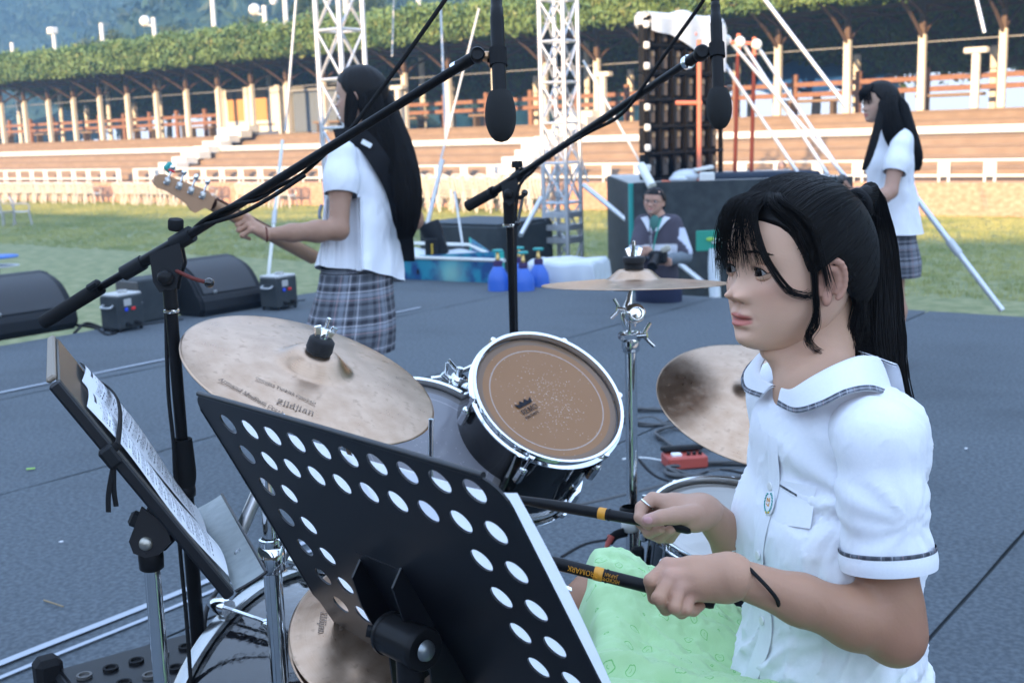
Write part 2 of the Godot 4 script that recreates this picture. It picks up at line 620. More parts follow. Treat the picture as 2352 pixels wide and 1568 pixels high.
func materials():
	grainy("carpet", [Color(0.052, 0.064, 0.076), Color(0.072, 0.087, 0.101), Color(0.095, 0.112, 0.128)], 1.6, 0.95, 0.0, 0.05, 0.2, true, 512, 5, 6)
	grainy("grass", [Color(0.135, 0.16, 0.065), Color(0.19, 0.205, 0.09), Color(0.245, 0.245, 0.125)], 0.3, 0.95, 0.0, 0.02, 0.15, true, 512, 8, 6)
	grainy("brick", [Color(0.42, 0.22, 0.14), Color(0.52, 0.30, 0.20), Color(0.60, 0.38, 0.27)], 0.6, 0.85, 0.0, 0.05, 0.2, true)
	grainy("terrace", [Color(0.24, 0.17, 0.118), Color(0.275, 0.195, 0.135), Color(0.31, 0.225, 0.16)], 0.25, 0.9, 0.0, 0.03, 0.2, true)
	grainy("bench_wood", [Color(0.25, 0.175, 0.122), Color(0.29, 0.21, 0.148)], 0.8, 0.85, 0.0, 0.04, 0.1, true)
	grainy("white_paint", [Color(0.66, 0.66, 0.62), Color(0.78, 0.78, 0.74)], 0.5, 0.6, 0.0, 0.03, 0.0, true)
	flat("cream_post", Color(0.74, 0.71, 0.64), 0.6)
	flat("brown_steel", Color(0.13, 0.085, 0.06), 0.7)
	grainy("fence_wood", [Color(0.26, 0.13, 0.09), Color(0.34, 0.19, 0.13)], 0.8, 0.8, 0.0, 0.04, 0.1, true)
	grainy("bark", [Color(0.09, 0.065, 0.045), Color(0.16, 0.12, 0.085)], 2.0, 0.95, 0.0, 0.06, 0.6)
	var lf := flat("leaf", Color(1, 1, 1), 0.6)
	lf.backlight_enabled = true
	lf.backlight = Color(0.35, 0.45, 0.15)
	lf.cull_mode = BaseMaterial3D.CULL_DISABLED
	grainy("far_wood", [Color(0.016, 0.045, 0.03), Color(0.03, 0.07, 0.045), Color(0.06, 0.105, 0.06)], 0.03, 0.95, 0.0, 0.03, 0.0, true, 512)
	grainy("aluminium", [Color(0.55, 0.57, 0.6), Color(0.7, 0.72, 0.74)], 3.0, 0.42, 0.6, 0.03)
	flat("galvanised", Color(0.5, 0.52, 0.54), 0.5, 0.5)
	flat("rope", Color(0.42, 0.42, 0.4), 0.8)
	flat("white_rope", Color(0.6, 0.62, 0.62), 0.8)
	flat("black_plastic", Color(0.016, 0.017, 0.019), 0.45)
	flat("black_rubber", Color(0.014, 0.014, 0.015), 0.75)
	flat("black_steel", Color(0.008, 0.008, 0.009), 0.34)
	grainy("black_grille", [Color(0.02, 0.021, 0.024), Color(0.035, 0.036, 0.04)], 9.0, 0.6, 0.0, 0.1, 0.3)
	grainy("black_mesh", [Color(0.022, 0.028, 0.032), Color(0.04, 0.047, 0.05)], 0.8, 0.85, 0.0, 0.03)
	flat("chrome", Color(0.78, 0.79, 0.8), 0.07, 1.0)
	flat("satin_steel", Color(0.6, 0.6, 0.6), 0.28, 1.0)
	flat("white_plastic", Color(0.72, 0.72, 0.7), 0.45)
	flat("grey_plastic", Color(0.42, 0.42, 0.41), 0.5)
	grainy("beige_chair", [Color(0.60, 0.56, 0.48), Color(0.68, 0.64, 0.56)], 1.0, 0.5, 0.0, 0.03)
	flat("white_cloth_plain", Color(0.75, 0.76, 0.79), 0.85)
	flat("red_paint", Color(0.42, 0.07, 0.05), 0.5)
	flat("orange_paint", Color(0.55, 0.16, 0.09), 0.55)
	flat("teal", Color(0.02, 0.30, 0.28), 0.5)
	flat("tank_blue", Color(0.03, 0.12, 0.5), 0.4)
	flat("brass", Color(0.6, 0.42, 0.16), 0.3, 1.0)
	flat("yellow_print", Color(0.75, 0.5, 0.05), 0.6)
	flat("ink", Color(0.02, 0.02, 0.025), 0.8)
	flat("white_print", Color(0.75, 0.77, 0.78), 0.7)
	flat("red_lens", Color(0.7, 0.03, 0.03), 0.2)
	flat("blue_lens", Color(0.03, 0.08, 0.7), 0.2)
	flat("kiosk_orange", Color(0.62, 0.32, 0.12), 0.7)
	flat("shed_blue", Color(0.16, 0.2, 0.26), 0.6)
	flat("tarp_blue", Color(0.03, 0.13, 0.42), 0.5)
	flat("rust_plate", Color(0.085, 0.066, 0.054), 0.7)
	flat("rust_dark", Color(0.12, 0.03, 0.025), 0.6)
	flat("tarp_dark", Color(0.03, 0.04, 0.06), 0.6)
	flat("sign_green", Color(0.02, 0.28, 0.2), 0.5)
	flat("lime", Color(0.3, 0.55, 0.08), 0.5)
	flat("dark_purple", Color(0.05, 0.03, 0.09), 0.6)
	var cs := flat("clear_sheet", Color(0.62, 0.67, 0.72), 0.3)
	cs.transparency = BaseMaterial3D.TRANSPARENCY_ALPHA
	cs.albedo_color.a = 0.9
	flat("grey_dark", Color(0.09, 0.085, 0.08), 0.6)
	flat("grey_rubber", Color(0.06, 0.062, 0.065), 0.6)
	flat("bark_straw", Color(0.3, 0.22, 0.12), 0.8)
	var fl := grainy("black_felt", [Color(0.008, 0.008, 0.009), Color(0.02, 0.02, 0.022)], 40.0, 1.0, 0.0, 0.1, 0.5)
	fl.rim_enabled = true
	fl.rim = 0.2
	flat("faded_ink", Color(0.15, 0.105, 0.075), 0.6)
	var bg := flat("black_gloss", Color(0.006, 0.006, 0.007), 0.12)
	bg.clearcoat_enabled = true
	bg.clearcoat = 1.0
	bg.clearcoat_roughness = 0.03
	var bw := grainy("black_wrap", [Color(0.006, 0.006, 0.007), Color(0.012, 0.012, 0.014)], 3.0, 0.08, 0.0, 0.02, 0.35)
	bw.clearcoat_enabled = true
	bw.clearcoat = 1.0
	bw.clearcoat_roughness = 0.02
	flat("pale_hoop", Color(0.42, 0.43, 0.43), 0.2, 0.9)
	var ch := flat("clear_head", Color(0.5, 0.5, 0.5), 0.15)
	grainy("black_foam", [Color(0.006, 0.006, 0.006), Color(0.018, 0.018, 0.018)], 60.0, 1.0, 0.0, 0.12, 0.6)
	flat("black_satin", Color(0.012, 0.012, 0.013), 0.3)
	grainy("black_powder", [Color(0.005, 0.005, 0.007), Color(0.007, 0.007, 0.010)], 30.0, 0.38, 0.0, 0.12, 0.15)
	flat("brass_worn", Color(0.45, 0.27, 0.15), 0.35, 1.0)
	flat("grey_bolt", Color(0.25, 0.27, 0.28), 0.35, 0.8)
	flat("worn_bolt", Color(0.42, 0.40, 0.35), 0.4, 0.9)
	flat("grey_brown_metal", Color(0.06, 0.057, 0.05), 0.35, 0.3)
	flat("worn_edge", Color(0.2, 0.16, 0.12), 0.5)
	grainy("grey_tray", [Color(0.24, 0.27, 0.27), Color(0.32, 0.35, 0.35)], 5.0, 0.4, 0.2, 0.03, 0.1)
	flat("jacket_cloth", Color(1, 1, 1), 0.85)
	flat("grey_beige", Color(0.35, 0.33, 0.27), 0.6)
	flat("tape_grey", Color(0.34, 0.37, 0.42), 0.6)

# ---------------------------------------------------------------- the sports ground; E runs along the terraces, N runs away from the stage
const EV := Vector3(0.798, 0, 0.603)
const NV := Vector3(0.603, 0, -0.798)
const FIELD := -0.85

func L(e: float, n: float, h: float) -> Vector3:
	return EV * e + NV * n + V(0, h, 0)

func LX(e: float, n: float, h: float) -> Transform3D:      # x along E, y up, z towards the stage
	return Transform3D(Basis(EV, Vector3.UP, -NV), L(e, n, h))

func ground_and_stage():
	var g := MB.new()
	var pts := PackedVector3Array()
	var nz := FastNoiseLite.new()
	nz.frequency = 0.05
	for b in 121:
		for a in 121:
			var u := (a - 60) / 60.0
			var w := (b - 60) / 60.0
			var x := signf(u) * pow(absf(u), 2.6) * 420.0
			var z := signf(w) * pow(absf(w), 2.6) * (80.0 if w > 0.0 else 380.0) - 20.0
			pts.append(V(x, FIELD + nz.get_noise_2d(x, z) * 0.02, z))
	g.grid(pts, 121, 121)
	setting(g, "grass_field", M.grass)
	var bl := MB.new()
	for k in 7:
		var a := k * 2.4
		var o := V(cos(a), 0, sin(a)) * 0.03 * sqrt(k)
		var lean := V(cos(a * 1.7), 0, sin(a * 1.7)) * 0.022
		var w := V(cos(a * 3.1), 0, sin(a * 3.1)) * 0.006
		bl.tri(o - w, o + w, o + lean + V(0, 0.05 + 0.006 * (k % 3), 0))
	var spots := []
	var tints := []
	for k in 60000:
		var p := L(rng.randf_range(-52, 4), 28.0 - 13.0 * pow(rng.randf(), 1.25), FIELD)
		spots.append(p)
		var tt := clampf(0.5 + nz.get_noise_2d(p.x * 7.0, p.z * 7.0) + rng.randf_range(-0.3, 0.3), 0, 1)
		tints.append(Color(0.22, 0.26, 0.085).lerp(Color(0.42, 0.40, 0.15), tt))
	leaf_cloud("grass_blades", spots, tints, bl.commit(), self, 0.7, 1.3, true)
	var s := MB.new()
	s.box(V(14.0, 0.84, 15.0), LX(-0.75, 1.0, -0.43))
	var st := setting(s, "stage_platform", M.black_mesh)
	var edges := [-7.75, -6.05, -4.35, -2.65, -0.9, 0.43, 2.45, 4.15, 5.85, 6.25]
	for k in edges.size() - 1:
		var c := MB.new()
		var w: float = edges[k + 1] - edges[k] - 0.012
		var q := PackedVector3Array()
		var nn := 90
		for b in nn:
			for a in 9:
				var e: float = edges[k] + 0.006 + w * a / 8.0
				var n := -6.5 + 15.02 * b / (nn - 1)
				var edge := gs((a - 0.0) , 0.8) + gs(a - 8.0, 0.8)
				q.append(L(e, n, 0.0 + 0.0035 * nz.get_noise_2d(e * 30.0, n * 30.0) + 0.003 * edge * nz.get_noise_2d(n * 60.0, k * 40.0)))
		c.grid(q, 9, nn, w, 15.0)
		for z in c.v.size():
			var dirt := 1.0 + 0.30 * nz.get_noise_2d(c.v[z].x * 14.0, c.v[z].z * 14.0) + 0.16 * nz.get_noise_2d(c.v[z].x * 55.0 + 9.0, c.v[z].z * 55.0)
			c.c[z] = Color(dirt, dirt, dirt)
		part(c, "carpet_strip", M.carpet, st)
	for r in [[-6.2, -2.0, 7.0, 0.028], [-2.88, -1.2, 3.3, 0.030], [-2.80, -1.2, 3.28, 0.018]]:
		var t := MB.new()
		var q := PackedVector3Array()
		for b in 40:
			var n: float = lerpf(r[1], r[2], b / 39.0)
			for a in 3:
				q.append(L(r[0] + (a - 1) * r[3] * 0.5 + 0.006 * sin(n * 1.3), n, 0.0075 + 0.001 * sin(n * 9.0)))
		t.grid(q, 3, 40)
		part(t, "white_tape", M.tape_grey, st)
	# the stand on the other side of the ground, behind the camera, whose shade covers stage and field
	var og := MB.new()
	og.box(V(150, 5.9, 8.0), LX(-15, -22.0, FIELD + 2.95))
	for k in 9:
		og.box(V(150, 0.35, 0.8), LX(-15, -17.6 + k * 0.0 , FIELD + 0.4 + k * 0.62))
	var stand := solo(og, "grandstand", M.terrace, "long plain grandstand across the field behind the stage", "grandstand")
	var rf := MB.new()
	rf.box(V(152, 0.35, 10.0), LX(-15, -21.5, FIELD + 6.25))
	part(rf, "roof", M.galvanised, stand)

func rail_fence(e0: float, e1: float, label: String):
	var t := thing("railing_fence", label, "fence", L((e0 + e1) * 0.5, 28.0, -0.05), "white railings along the foot of the terrace")
	for h in [0.45, 0.10]:
		var r := MB.new()
		r.box(V(e1 - e0, 0.055, 0.06), LX((e0 + e1) * 0.5, 28.0, h), 0.01)
		part(r, "rail", M.white_paint, t)
	var n := int(round((e1 - e0) / 1.02))
	var bd: ArrayMesh
	var lg: ArrayMesh
	for k in n + 1:
		var e := lerpf(e0 + 0.14, e1 - 0.14, float(k) / n)
		if bd == null:
			var b := MB.new()
			b.box(V(0.28, 0.295, 0.045), Transform3D(LX(0, 0, 0).basis, Vector3.ZERO), 0.008)
			bd = b.commit()
			var l := MB.new()
			l.box(V(0.055, 0.125, 0.05), Transform3D(LX(0, 0, 0).basis, Vector3.ZERO), 0.006)
			lg = l.commit()
		for w in [[bd, "post_board", 0.275, 0.0], [lg, "leg", 0.012, -0.11], [lg, "leg", 0.012, 0.11]]:
			var o := MeshInstance3D.new()
			o.mesh = w[0]
			o.material_override = M.white_paint
			o.name = child_name(t, w[1])
			t.add_child(o, true)
			o.position = L(e + w[3], 28.0, w[2]) - t.position

func terraces():
	var w := MB.new()
	w.box(V(92, 0.80, 0.45), LX(-31, 28.225, -0.45), 0.02)
	solo(w, "brick_wall", M.brick, "long low red brick wall at the edge of the grass field", "wall")
	var t := MB.new()
	t.box(V(92, 0.6, 1.2), LX(-31, 29.05, -0.4))
	var tr := setting(t, "terrace_slope", M.terrace)
	var rows := [[28.75, 0.22], [29.55, 0.46], [30.35, 0.70], [31.1, 0.93], [32.0, 1.15], [32.75, 1.36], [33.5, 1.58]]
	for r in rows:
		var b := MB.new()
		b.box(V(92, 0.9, 0.86), LX(-31, r[0] + 0.33, r[1] - 0.45), 0.015)
		part(b, "terrace_step", M.terrace, tr)
		var c := MB.new()
		c.box(V(92, 0.05, 0.34), LX(-31, r[0] + 0.22, r[1] + 0.03), 0.01)
		part(c, "seat_plank", M.bench_wood, tr)
	var k := MB.new()
	k.box(V(92, 0.20, 0.30), LX(-31, 31.5, 1.12), 0.02)
	part(k, "white_kerb", M.white_paint, tr)
	var top := MB.new()
	top.box(V(92, 1.5, 16), LX(-31, 41.8, 0.9))
	setting(top, "terrace_walkway", M.terrace)
	rail_fence(-76.0, -40.1, "long white railing on the brick wall, left of the stair gap")
	rail_fence(-39.3, 6.0, "long white railing on the brick wall, right of the stair gap")
	# white block stairs climbing the terrace
	var stp := thing("block_stairs", "white block stairs climbing the brown terrace on the left", "stairs", L(-38.4, 28.6, 0))
	for q in 9:
		var b := MB.new()
		b.box(V(0.85 + 0.25 * (q % 2), 0.30, 0.62), LX(-38.3 - q * 0.06, 28.6 + q * 0.60, 0.32 + q * 0.195), 0.02)
		part(b, "stair_block", M.white_paint, stp)
	var b2 := MB.new()
	b2.box(V(1.5, 0.5, 0.5), LX(-39.9, 33.6, 1.75), 0.02)
	part(b2, "landing_block", M.white_paint, stp)
	var st2 := thing("block_stairs", "white block stairs behind the right lattice tower", "stairs", L(-21.5, 28.6, 0))
	for q in 9:
		var b := MB.new()
		b.box(V(0.9 + 0.25 * (q % 2), 0.30, 0.62), LX(-21.4 - q * 0.06, 28.6 + q * 0.60, 0.32 + q * 0.195), 0.02)
		part(b, "stair_block", M.white_paint, st2)

# ---------------------------------------------------------------- leaves
func sprig(n := 5, size := 0.16, sd := 1) -> ArrayMesh:
	var r := RandomNumberGenerator.new()
	r.seed = sd
	var m := MB.new()
	for k in n:
		var d := V(r.randf_range(-1, 1), r.randf_range(-0.8, 0.5), r.randf_range(-1, 1)).normalized()
		var s := d.cross(V(r.randf_range(-1, 1), r.randf_range(-1, 1), r.randf_range(-1, 1))).normalized()
		var o := V(r.randf_range(-1, 1), r.randf_range(-1, 1), r.randf_range(-1, 1)) * size * 0.9
		var l := size * r.randf_range(0.8, 1.3)
		var b := l * 0.26
		var up := d.cross(s) * l * 0.12
		m.tri(o, o + d * l * 0.5 + s * b + up, o + d * l)
		m.tri(o, o + d * l, o + d * l * 0.5 - s * b + up)
	return m.commit()

func leaf_cloud(called: String, places: Array, cols: Array, mesh: ArrayMesh, parent: Node, smin := 0.7, smax := 1.4, upright := false) -> MultiMeshInstance3D:
	var mm := MultiMesh.new()
	mm.transform_format = MultiMesh.TRANSFORM_3D
	mm.use_colors = true
	mm.mesh = mesh
	mm.instance_count = places.size()
	var o0 := origin(parent) if parent != self else Vector3.ZERO
	for k in places.size():
		var bs := Basis.from_euler(V(0.0 if upright else rng.randf() * TAU, rng.randf() * TAU, 0.0 if upright else rng.randf() * TAU)).scaled(Vector3.ONE * rng.randf_range(smin, smax))
		mm.set_instance_transform(k, Transform3D(bs, places[k] - o0))
		mm.set_instance_color(k, cols[k])
	var o := MultiMeshInstance3D.new()
	o.multimesh = mm
	o.material_override = M.leaf
	o.name = called if parent == self else child_name(parent, called)
	parent.add_child(o, true)
	o.set_meta("kind", "stuff")
	return o

func pergola():
	var pg := thing("pergola", "long pergola with cream posts and brown struts along the terrace top", "pergola", L(-31, 34.0, 1.65))
	var post: ArrayMesh
	var capm: ArrayMesh
	var arm: ArrayMesh
	var pb := MB.new()
	pb.box(V(0.20, 2.1, 0.20), Transform3D(LX(0, 0, 0).basis, V(0, 1.05, 0)), 0.02)
	post = pb.commit()
	var cb := MB.new()
	cb.box(V(0.15, 1.0, 0.15), Transform3D(LX(0, 0, 0).basis, V(0, 2.6, 0)))
	capm = cb.commit()
	var ab := MB.new()
	var o0 := V(0, 2.05, 0)
	ab.tube(bez([V(0, 1.98, 0), V(0, 2.55, 0) - NV * 1.0, V(0, 3.0, 0) - NV * 2.1, V(0, 3.12, 0) - NV * 2.9], 3), 0.055, 6)
	ab.tube(bez([V(0, 2.65, 0), V(0, 2.95, 0) - NV * 1.2, V(0, 3.05, 0) - NV * 2.4], 3), 0.05, 6)
	ab.tube(bez([V(0, 1.98, 0), V(0, 2.35, 0) + NV * 0.55, V(0, 2.75, 0) + NV * 1.6], 3), 0.05, 6)
	ab.tube(bez([V(0, 2.9, 0), V(0, 3.0, 0) + NV * 2.0, V(0, 2.9, 0) + NV * 4.5], 3), 0.05, 6)
	arm = ab.commit()
	for k in 29:
		var e := -61.0 + 2.16 * k + 2.5
		for q in [[post, "post", "cream_post", 34.0], [capm, "post_head", "brown_steel", 34.0], [arm, "strut", "brown_steel", 34.0], [post, "rear_post", "cream_post", 38.5]]:
			if q[1] == "rear_post" and k % 2 == 1: continue
			var o := MeshInstance3D.new()
			o.mesh = q[0]
			o.material_override = M[q[2]]
			o.name = child_name(pg, q[1])
			pg.add_child(o, true)
			o.position = L(e + (0.75 if q[1] == "rear_post" else 0.0), q[3], 1.65) - pg.position
			if q[1] == "rear_post": o.scale = V(1, 0.92, 1)
	for r in [[31.25, 4.78, 0.07], [32.6, 4.72, 0.05], [34.0, 4.6, 0.07], [36.5, 4.6, 0.05], [38.6, 4.55, 0.07]]:
		var b := MB.new()
		b.box(V(68, r[2] * 1.6, r[2]), LX(-29, r[0], r[1]))
		part(b, "long_beam", M.cream_post if r[0] < 32 else M.brown_steel, pg)
	var wire := MB.new()
	wire.rod(L(-62, 34.3, 3.55), L(4, 34.3, 3.55), 0.02, 5)
	part(wire, "cross_wire", M.galvanised, pg)
	# the vine that covers its roof
	var vine := thing("climbing_vine", "dense green climbing vine covering the pergola roof", "vine", L(-31, 34.0, 4.8))
	var places := []
	var cols := []
	var nz := FastNoiseLite.new()
	nz.frequency = 0.35
	nz.seed = 4
	for k in 52000:
		var e := rng.randf_range(-64, 5)
		var f := rng.randf()
		var n: float
		var h: float
		var lump := nz.get_noise_2d(e * 1.3, 3.0) * 0.5 + nz.get_noise_2d(e * 5.0, 40.0) * 0.25
		if f < 0.40:                     # front fringe that hangs over the edge
			n = 31.0 + absf(rng.randfn(0, 0.35))
			h = 4.86 + rng.randf_range(-0.36, 0.72) + lump * 0.7 + (n - 31.0) * 0.15
			if h < 4.62 - maxf(0, lump) * 0.8: h += 0.4
		elif f < 0.75:                   # top
			n = rng.randf_range(31.2, 39.5)
			h = 5.15 + 0.25 * sin((n - 31.0) * 0.35) + rng.randf_range(-0.2, 0.35) + nz.get_noise_2d(e * 2.0, n * 2.0) * 0.75
		else:                            # leaves seen from below
			var w := rng.randf()
			n = 31.2 + 11.6 * w
			h = 4.85 + 0.25 * sin(w * PI) - 2.1 * pow(w, 3.0) + rng.randf_range(-0.12, 0.12)
		places.append(L(e, n, h))
		var yy := rng.randf()
		var tone := clampf(0.5 + nz.get_noise_3d(e * 2.2, h * 3.0, n) * 0.9 + rng.randf_range(-0.25, 0.25), 0, 1)
		cols.append(Color(0.06, 0.125, 0.04).lerp(Color(0.18, 0.26, 0.075), tone).lerp(Color(0.28, 0.26, 0.09), 0.5 if yy > 0.93 else 0.0))
	leaf_cloud("foliage", places, cols, sprig(5, 0.17, 3), vine)
	var bk := MB.new()
	var bq := PackedVector3Array()
	for b in 18:
		for a in 60:
			var w := b / 17.0
			bq.append(L(-64 + 70 * a / 59.0, 31.3 + 11.5 * w, 5.0 + 0.25 * sin(w * PI) - 2.0 * pow(w, 3.0) + 0.08 * sin(a * 2.3 + b)))
	bk.grid(bq, 60, 18)
	part(bk, "stem_mat", M.bark, vine)

func tree(at: Vector3, h: float, r: float, label: String, group: String, sd: int, tone := 0.5):
	var t := thing("leafy_tree", label, "tree", at, group)
	var q := RandomNumberGenerator.new()
	q.seed = sd
	var tr := MB.new()
	var lean := V(q.randf_range(-0.3, 0.3), 0, q.randf_range(-0.3, 0.3))
	tr.tube(bez([at, at + V(0, h * 0.25, 0) + lean * 0.4, at + V(0, h * 0.5, 0) + lean, at + V(0, h * 0.8, 0) + lean * 1.5], 4), PackedFloat32Array([0.2, 0.19, 0.18, 0.17, 0.16, 0.15, 0.14, 0.13, 0.12, 0.1, 0.08, 0.06, 0.04]), 8)
	for k in 7:
		var a := TAU * k / 7.0 + q.randf() * 0.8
		var b0 := at + V(0, h * q.randf_range(0.22, 0.5), 0) + lean * 0.7
		var b1 := b0 + V(cos(a), q.randf_range(0.4, 0.9), sin(a)) * r * 0.8
		tr.tube(bez([b0, b0.lerp(b1, 0.5) + V(0, -0.1, 0), b1], 3), PackedFloat32Array([0.1, 0.09, 0.08, 0.06, 0.05, 0.03, 0.02]), 6)
	part(tr, "trunk", M.bark, t)
	var places := []
	var cols := []
	var lumps := []
	for k in 16:
		var d := V(q.randfn(), q.randfn() * 0.8, q.randfn()).normalized()
		lumps.append([at + V(0, h * 0.66, 0) + lean + d * V(r, h * 0.36, r) * q.randf_range(0.4, 0.85), r * q.randf_range(0.28, 0.5), q.randf()])
	for k in 4000:
		var l: Array = lumps[q.randi() % lumps.size()]
		var d := V(q.randfn(), q.randfn(), q.randfn()).normalized()
		places.append(l[0] + d * l[1] * sqrt(q.randf_range(0.25, 1.0)))
		var tt := clampf(tone + (l[2] - 0.5) * 0.5 + q.randf_range(-0.2, 0.2), 0, 1)
		cols.append(Color(0.03, 0.058, 0.022).lerp(Color(0.11, 0.15, 0.045), tt))
	leaf_cloud("crown", places, cols, sprig(5, 0.2, sd), t, 0.8, 1.5)

func far_things():
	# wooden fence and benches on the walkway
	var fw := thing("plank_fence", "reddish brown wooden plank fence running behind the pergola posts", "fence", L(-31, 36.3, 1.65))
	for h in [2.62, 2.30]:
		var b := MB.new()
		b.box(V(68, 0.15, 0.05), LX(-29, 36.3, h), 0.01)
		part(b, "fence_rail", M.fence_wood, fw)
	for k in 32:
		var b := MB.new()
		b.box(V(0.17, 1.3, 0.17), LX(-62 + k * 2.1, 36.42, 2.3), 0.02)
		part(b, "fence_post", M.fence_wood, fw)
	for k in 16:
		var e := -61.0 + k * 4.2
		var bn := thing("park_bench", "low wooden plank bench on the walkway under the pergola", "bench", L(e, 35.4, 1.65), "benches under the pergola")
		var s := MB.new()
		s.box(V(1.9, 0.09, 0.42), LX(e, 35.4, 2.08), 0.02)
		part(s, "seat", M.bench_wood, bn)
		for sd in [-0.7, 0.7]:
			var l := MB.new()
			l.box(V(0.12, 0.38, 0.34), LX(e + sd, 35.4, 1.84), 0.02)
			part(l, "leg", M.bark, bn)
	# trees behind the pergola
	for k in 22:
		var e := -66.0 + k * 3.3 + rng.randf_range(-0.8, 0.8)
		var n := 45.5 + rng.randf_range(-2.0, 4.0)
		var words: String = ["dark leafy tree", "bushy green tree", "pale green loose tree"][k % 3]
		tree(L(e, n, 1.6), rng.randf_range(5.0, 7.5), rng.randf_range(1.9, 2.7), words + " in the row behind the vine pergola", "trees behind the pergola", 50 + k, [0.25, 0.5, 0.75][k % 3])
	for k in 9:
		var e := -72.0 + k * 6.2
		tree(L(e, 56.0 + (k % 3) * 4.0, 1.2), 8.2 + (k % 4) * 0.5, 2.8, "taller tree at the foot of the wooded hill, %s" % ["at the far left edge", "above the left stair gap", "left of the white kiosk", "above the white kiosk", "behind the left lattice tower", "between the lattice towers", "behind the right lattice tower", "behind the screen frame", "at the right end"][k], "trees at the foot of the hill", 90 + k, 0.35)
	# wooded hill
	var hp := PackedVector3Array()
	var nz := FastNoiseLite.new()
	nz.frequency = 0.012
	nz.fractal_octaves = 5
	var fine := FastNoiseLite.new()
	fine.frequency = 0.11
	fine.fractal_octaves = 2
	for b in 150:
		for a in 260:
			var e := -420.0 + a * 2.9
			var n := 90.0 + b * 2.4
			var h := -2.0 + (n - 90.0) * 0.52 + nz.get_noise_2d(e, n) * 16.0 - 8.0 * sin(e * 0.02)
			h += absf(fine.get_noise_2d(e, n)) * 7.0
			hp.append(L(e, n, maxf(h, -1.0)))
	var hm := MB.new()
	hm.grid(hp, 260, 150)
	setting(hm, "wooded_hill", M.far_wood)
	var places := []
	var cols := []
	for k in 42000:
		var a := rng.randi_range(20, 200)
		var b := rng.randi_range(1, 120)
		var p := hp[b * 260 + a]
		places.append(p + V(rng.randf_range(-1.4, 1.4), rng.randf_range(0.0, 2.4), rng.randf_range(-1.4, 1.4)))
		cols.append(Color(0.018, 0.05, 0.03).lerp(Color(0.06, 0.11, 0.055), clampf(rng.randf() * 0.6 + nz.get_noise_3dv(p * 3.0) * 0.9, 0, 1)))
	leaf_cloud("hill_trees", places, cols, sprig(7, 1.5, 9), self)
	# white lamp posts that stand up behind the vine
	var lp := [[-63.6, 7.3, 0], [-59.4, 7.65, 1], [-55.0, 7.7, 0], [-50.6, 7.63, 2], [-46.0, 9.6, 0], [-42.4, 7.5, 2], [-41.0, 8.6, 3], [-37.2, 7.7, 0], [-33.0, 7.6, 0], [-28.9, 7.7, 0], [-24.8, 7.7, 1], [-20.6, 7.7, 0]]
	for r in lp:
		var kind: String = ["plain white post", "white post with a square head", "white post with a round globe lamp", "white flag post with a furled white flag"][r[2]]
		var nth: String = ["at the far left edge", "second from the left", "third from the left", "fourth from the left", "fifth and tallest from the left", "sixth from the left", "seventh from the left", "behind the left lattice tower", "right of the left lattice tower", "above the bassist's microphone", "left of the right lattice tower", "right of the right lattice tower"][lp.find(r)]
		var t := thing("lamp_post", "%s above the vine, %s" % [kind, nth], "post", L(r[0], 38.0, 1.65), "white posts behind the vine")
		var m := MB.new()
		m.rod(L(r[0], 38.0, 1.65), L(r[0], 38.0, r[1]), 0.13, 10, 0.11)
		part(m, "pole", M.white_paint, t)
		if r[2] == 1:
			var q := MB.new(); q.box(V(0.5, 0.35, 0.4), LX(r[0] - 0.1, 38.0, r[1]), 0.04); part(q, "lamp_head", M.white_paint, t)
		if r[2] == 2:
			var q := MB.new(); q.ball(L(r[0] - 0.55, 37.9, r[1] - 0.15), Vector3.ONE * 0.28); q.rod(L(r[0], 38, r[1] - 0.4), L(r[0] - 0.5, 37.9, r[1] - 0.35), 0.04, 6); part(q, "globe_lamp", M.white_paint, t)
		if r[2] == 3:
			var q := MB.new(); q.tube(bez([L(r[0] - 0.3, 37.9, r[1] + 0.3), L(r[0] - 0.45, 37.9, r[1] - 0.5), L(r[0] - 0.7, 37.9, r[1] - 1.1)], 4), PackedFloat32Array([0.1, 0.2, 0.22, 0.2, 0.25, 0.24, 0.2, 0.18, 0.1]), 7); part(q, "flag", M.white_cloth_plain, t)
	# kiosk under the pergola
	var hut := thing("white_kiosk", "white framed kiosk with two orange panels under the pergola", "kiosk", L(-40.6, 35.0, 1.65))
	var f := MB.new()
	f.box(V(3.9, 2.1, 1.6), LX(-40.6, 36.0, 2.62), 0.03)
	part(f, "wall", M.white_paint, hut)
	for s in [-41.5, -40.0]:
		var p := MB.new(); p.box(V(1.15, 0.95, 0.05), LX(s, 35.19, 2.75), 0.01); part(p, "orange_panel", M.kiosk_orange, hut)
		var p2 := MB.new(); p2.box(V(1.25, 0.5, 0.05), LX(s, 35.19, 3.45), 0.01); part(p2, "dark_window", M.black_plastic, hut)
	for s in [-42.45, -40.75, -38.75]:
		var p := MB.new(); p.box(V(0.28, 2.1, 0.12), LX(s, 35.15, 2.66), 0.02); part(p, "frame_post", M.white_paint, hut)
	var sp := thing("grey_shed", "blue grey panel shed right of the white kiosk", "shed", L(-36.6, 35.6, 1.65))
	var s1 := MB.new(); s1.box(V(2.6, 1.7, 1.0), LX(-36.9, 36.0, 2.55), 0.02); part(s1, "wall", M.shed_blue, sp)
	var s2 := MB.new(); s2.box(V(2.8, 0.1, 1.2), LX(-36.9, 36.0, 3.45), 0.02); part(s2, "roof", M.galvanised, sp)
	# right side beyond the trees: pale buildings, blue tarpaulin tent
	var bd := thing("white_building", "pale white building half hidden by trees at far right", "building", L(-4.0, 47.0, 1.6))
	var w := MB.new(); w.box(V(13.0, 4.2, 4.0), LX(-3.0, 50.0, 3.4)); part(w, "wall", M.white_paint, bd)
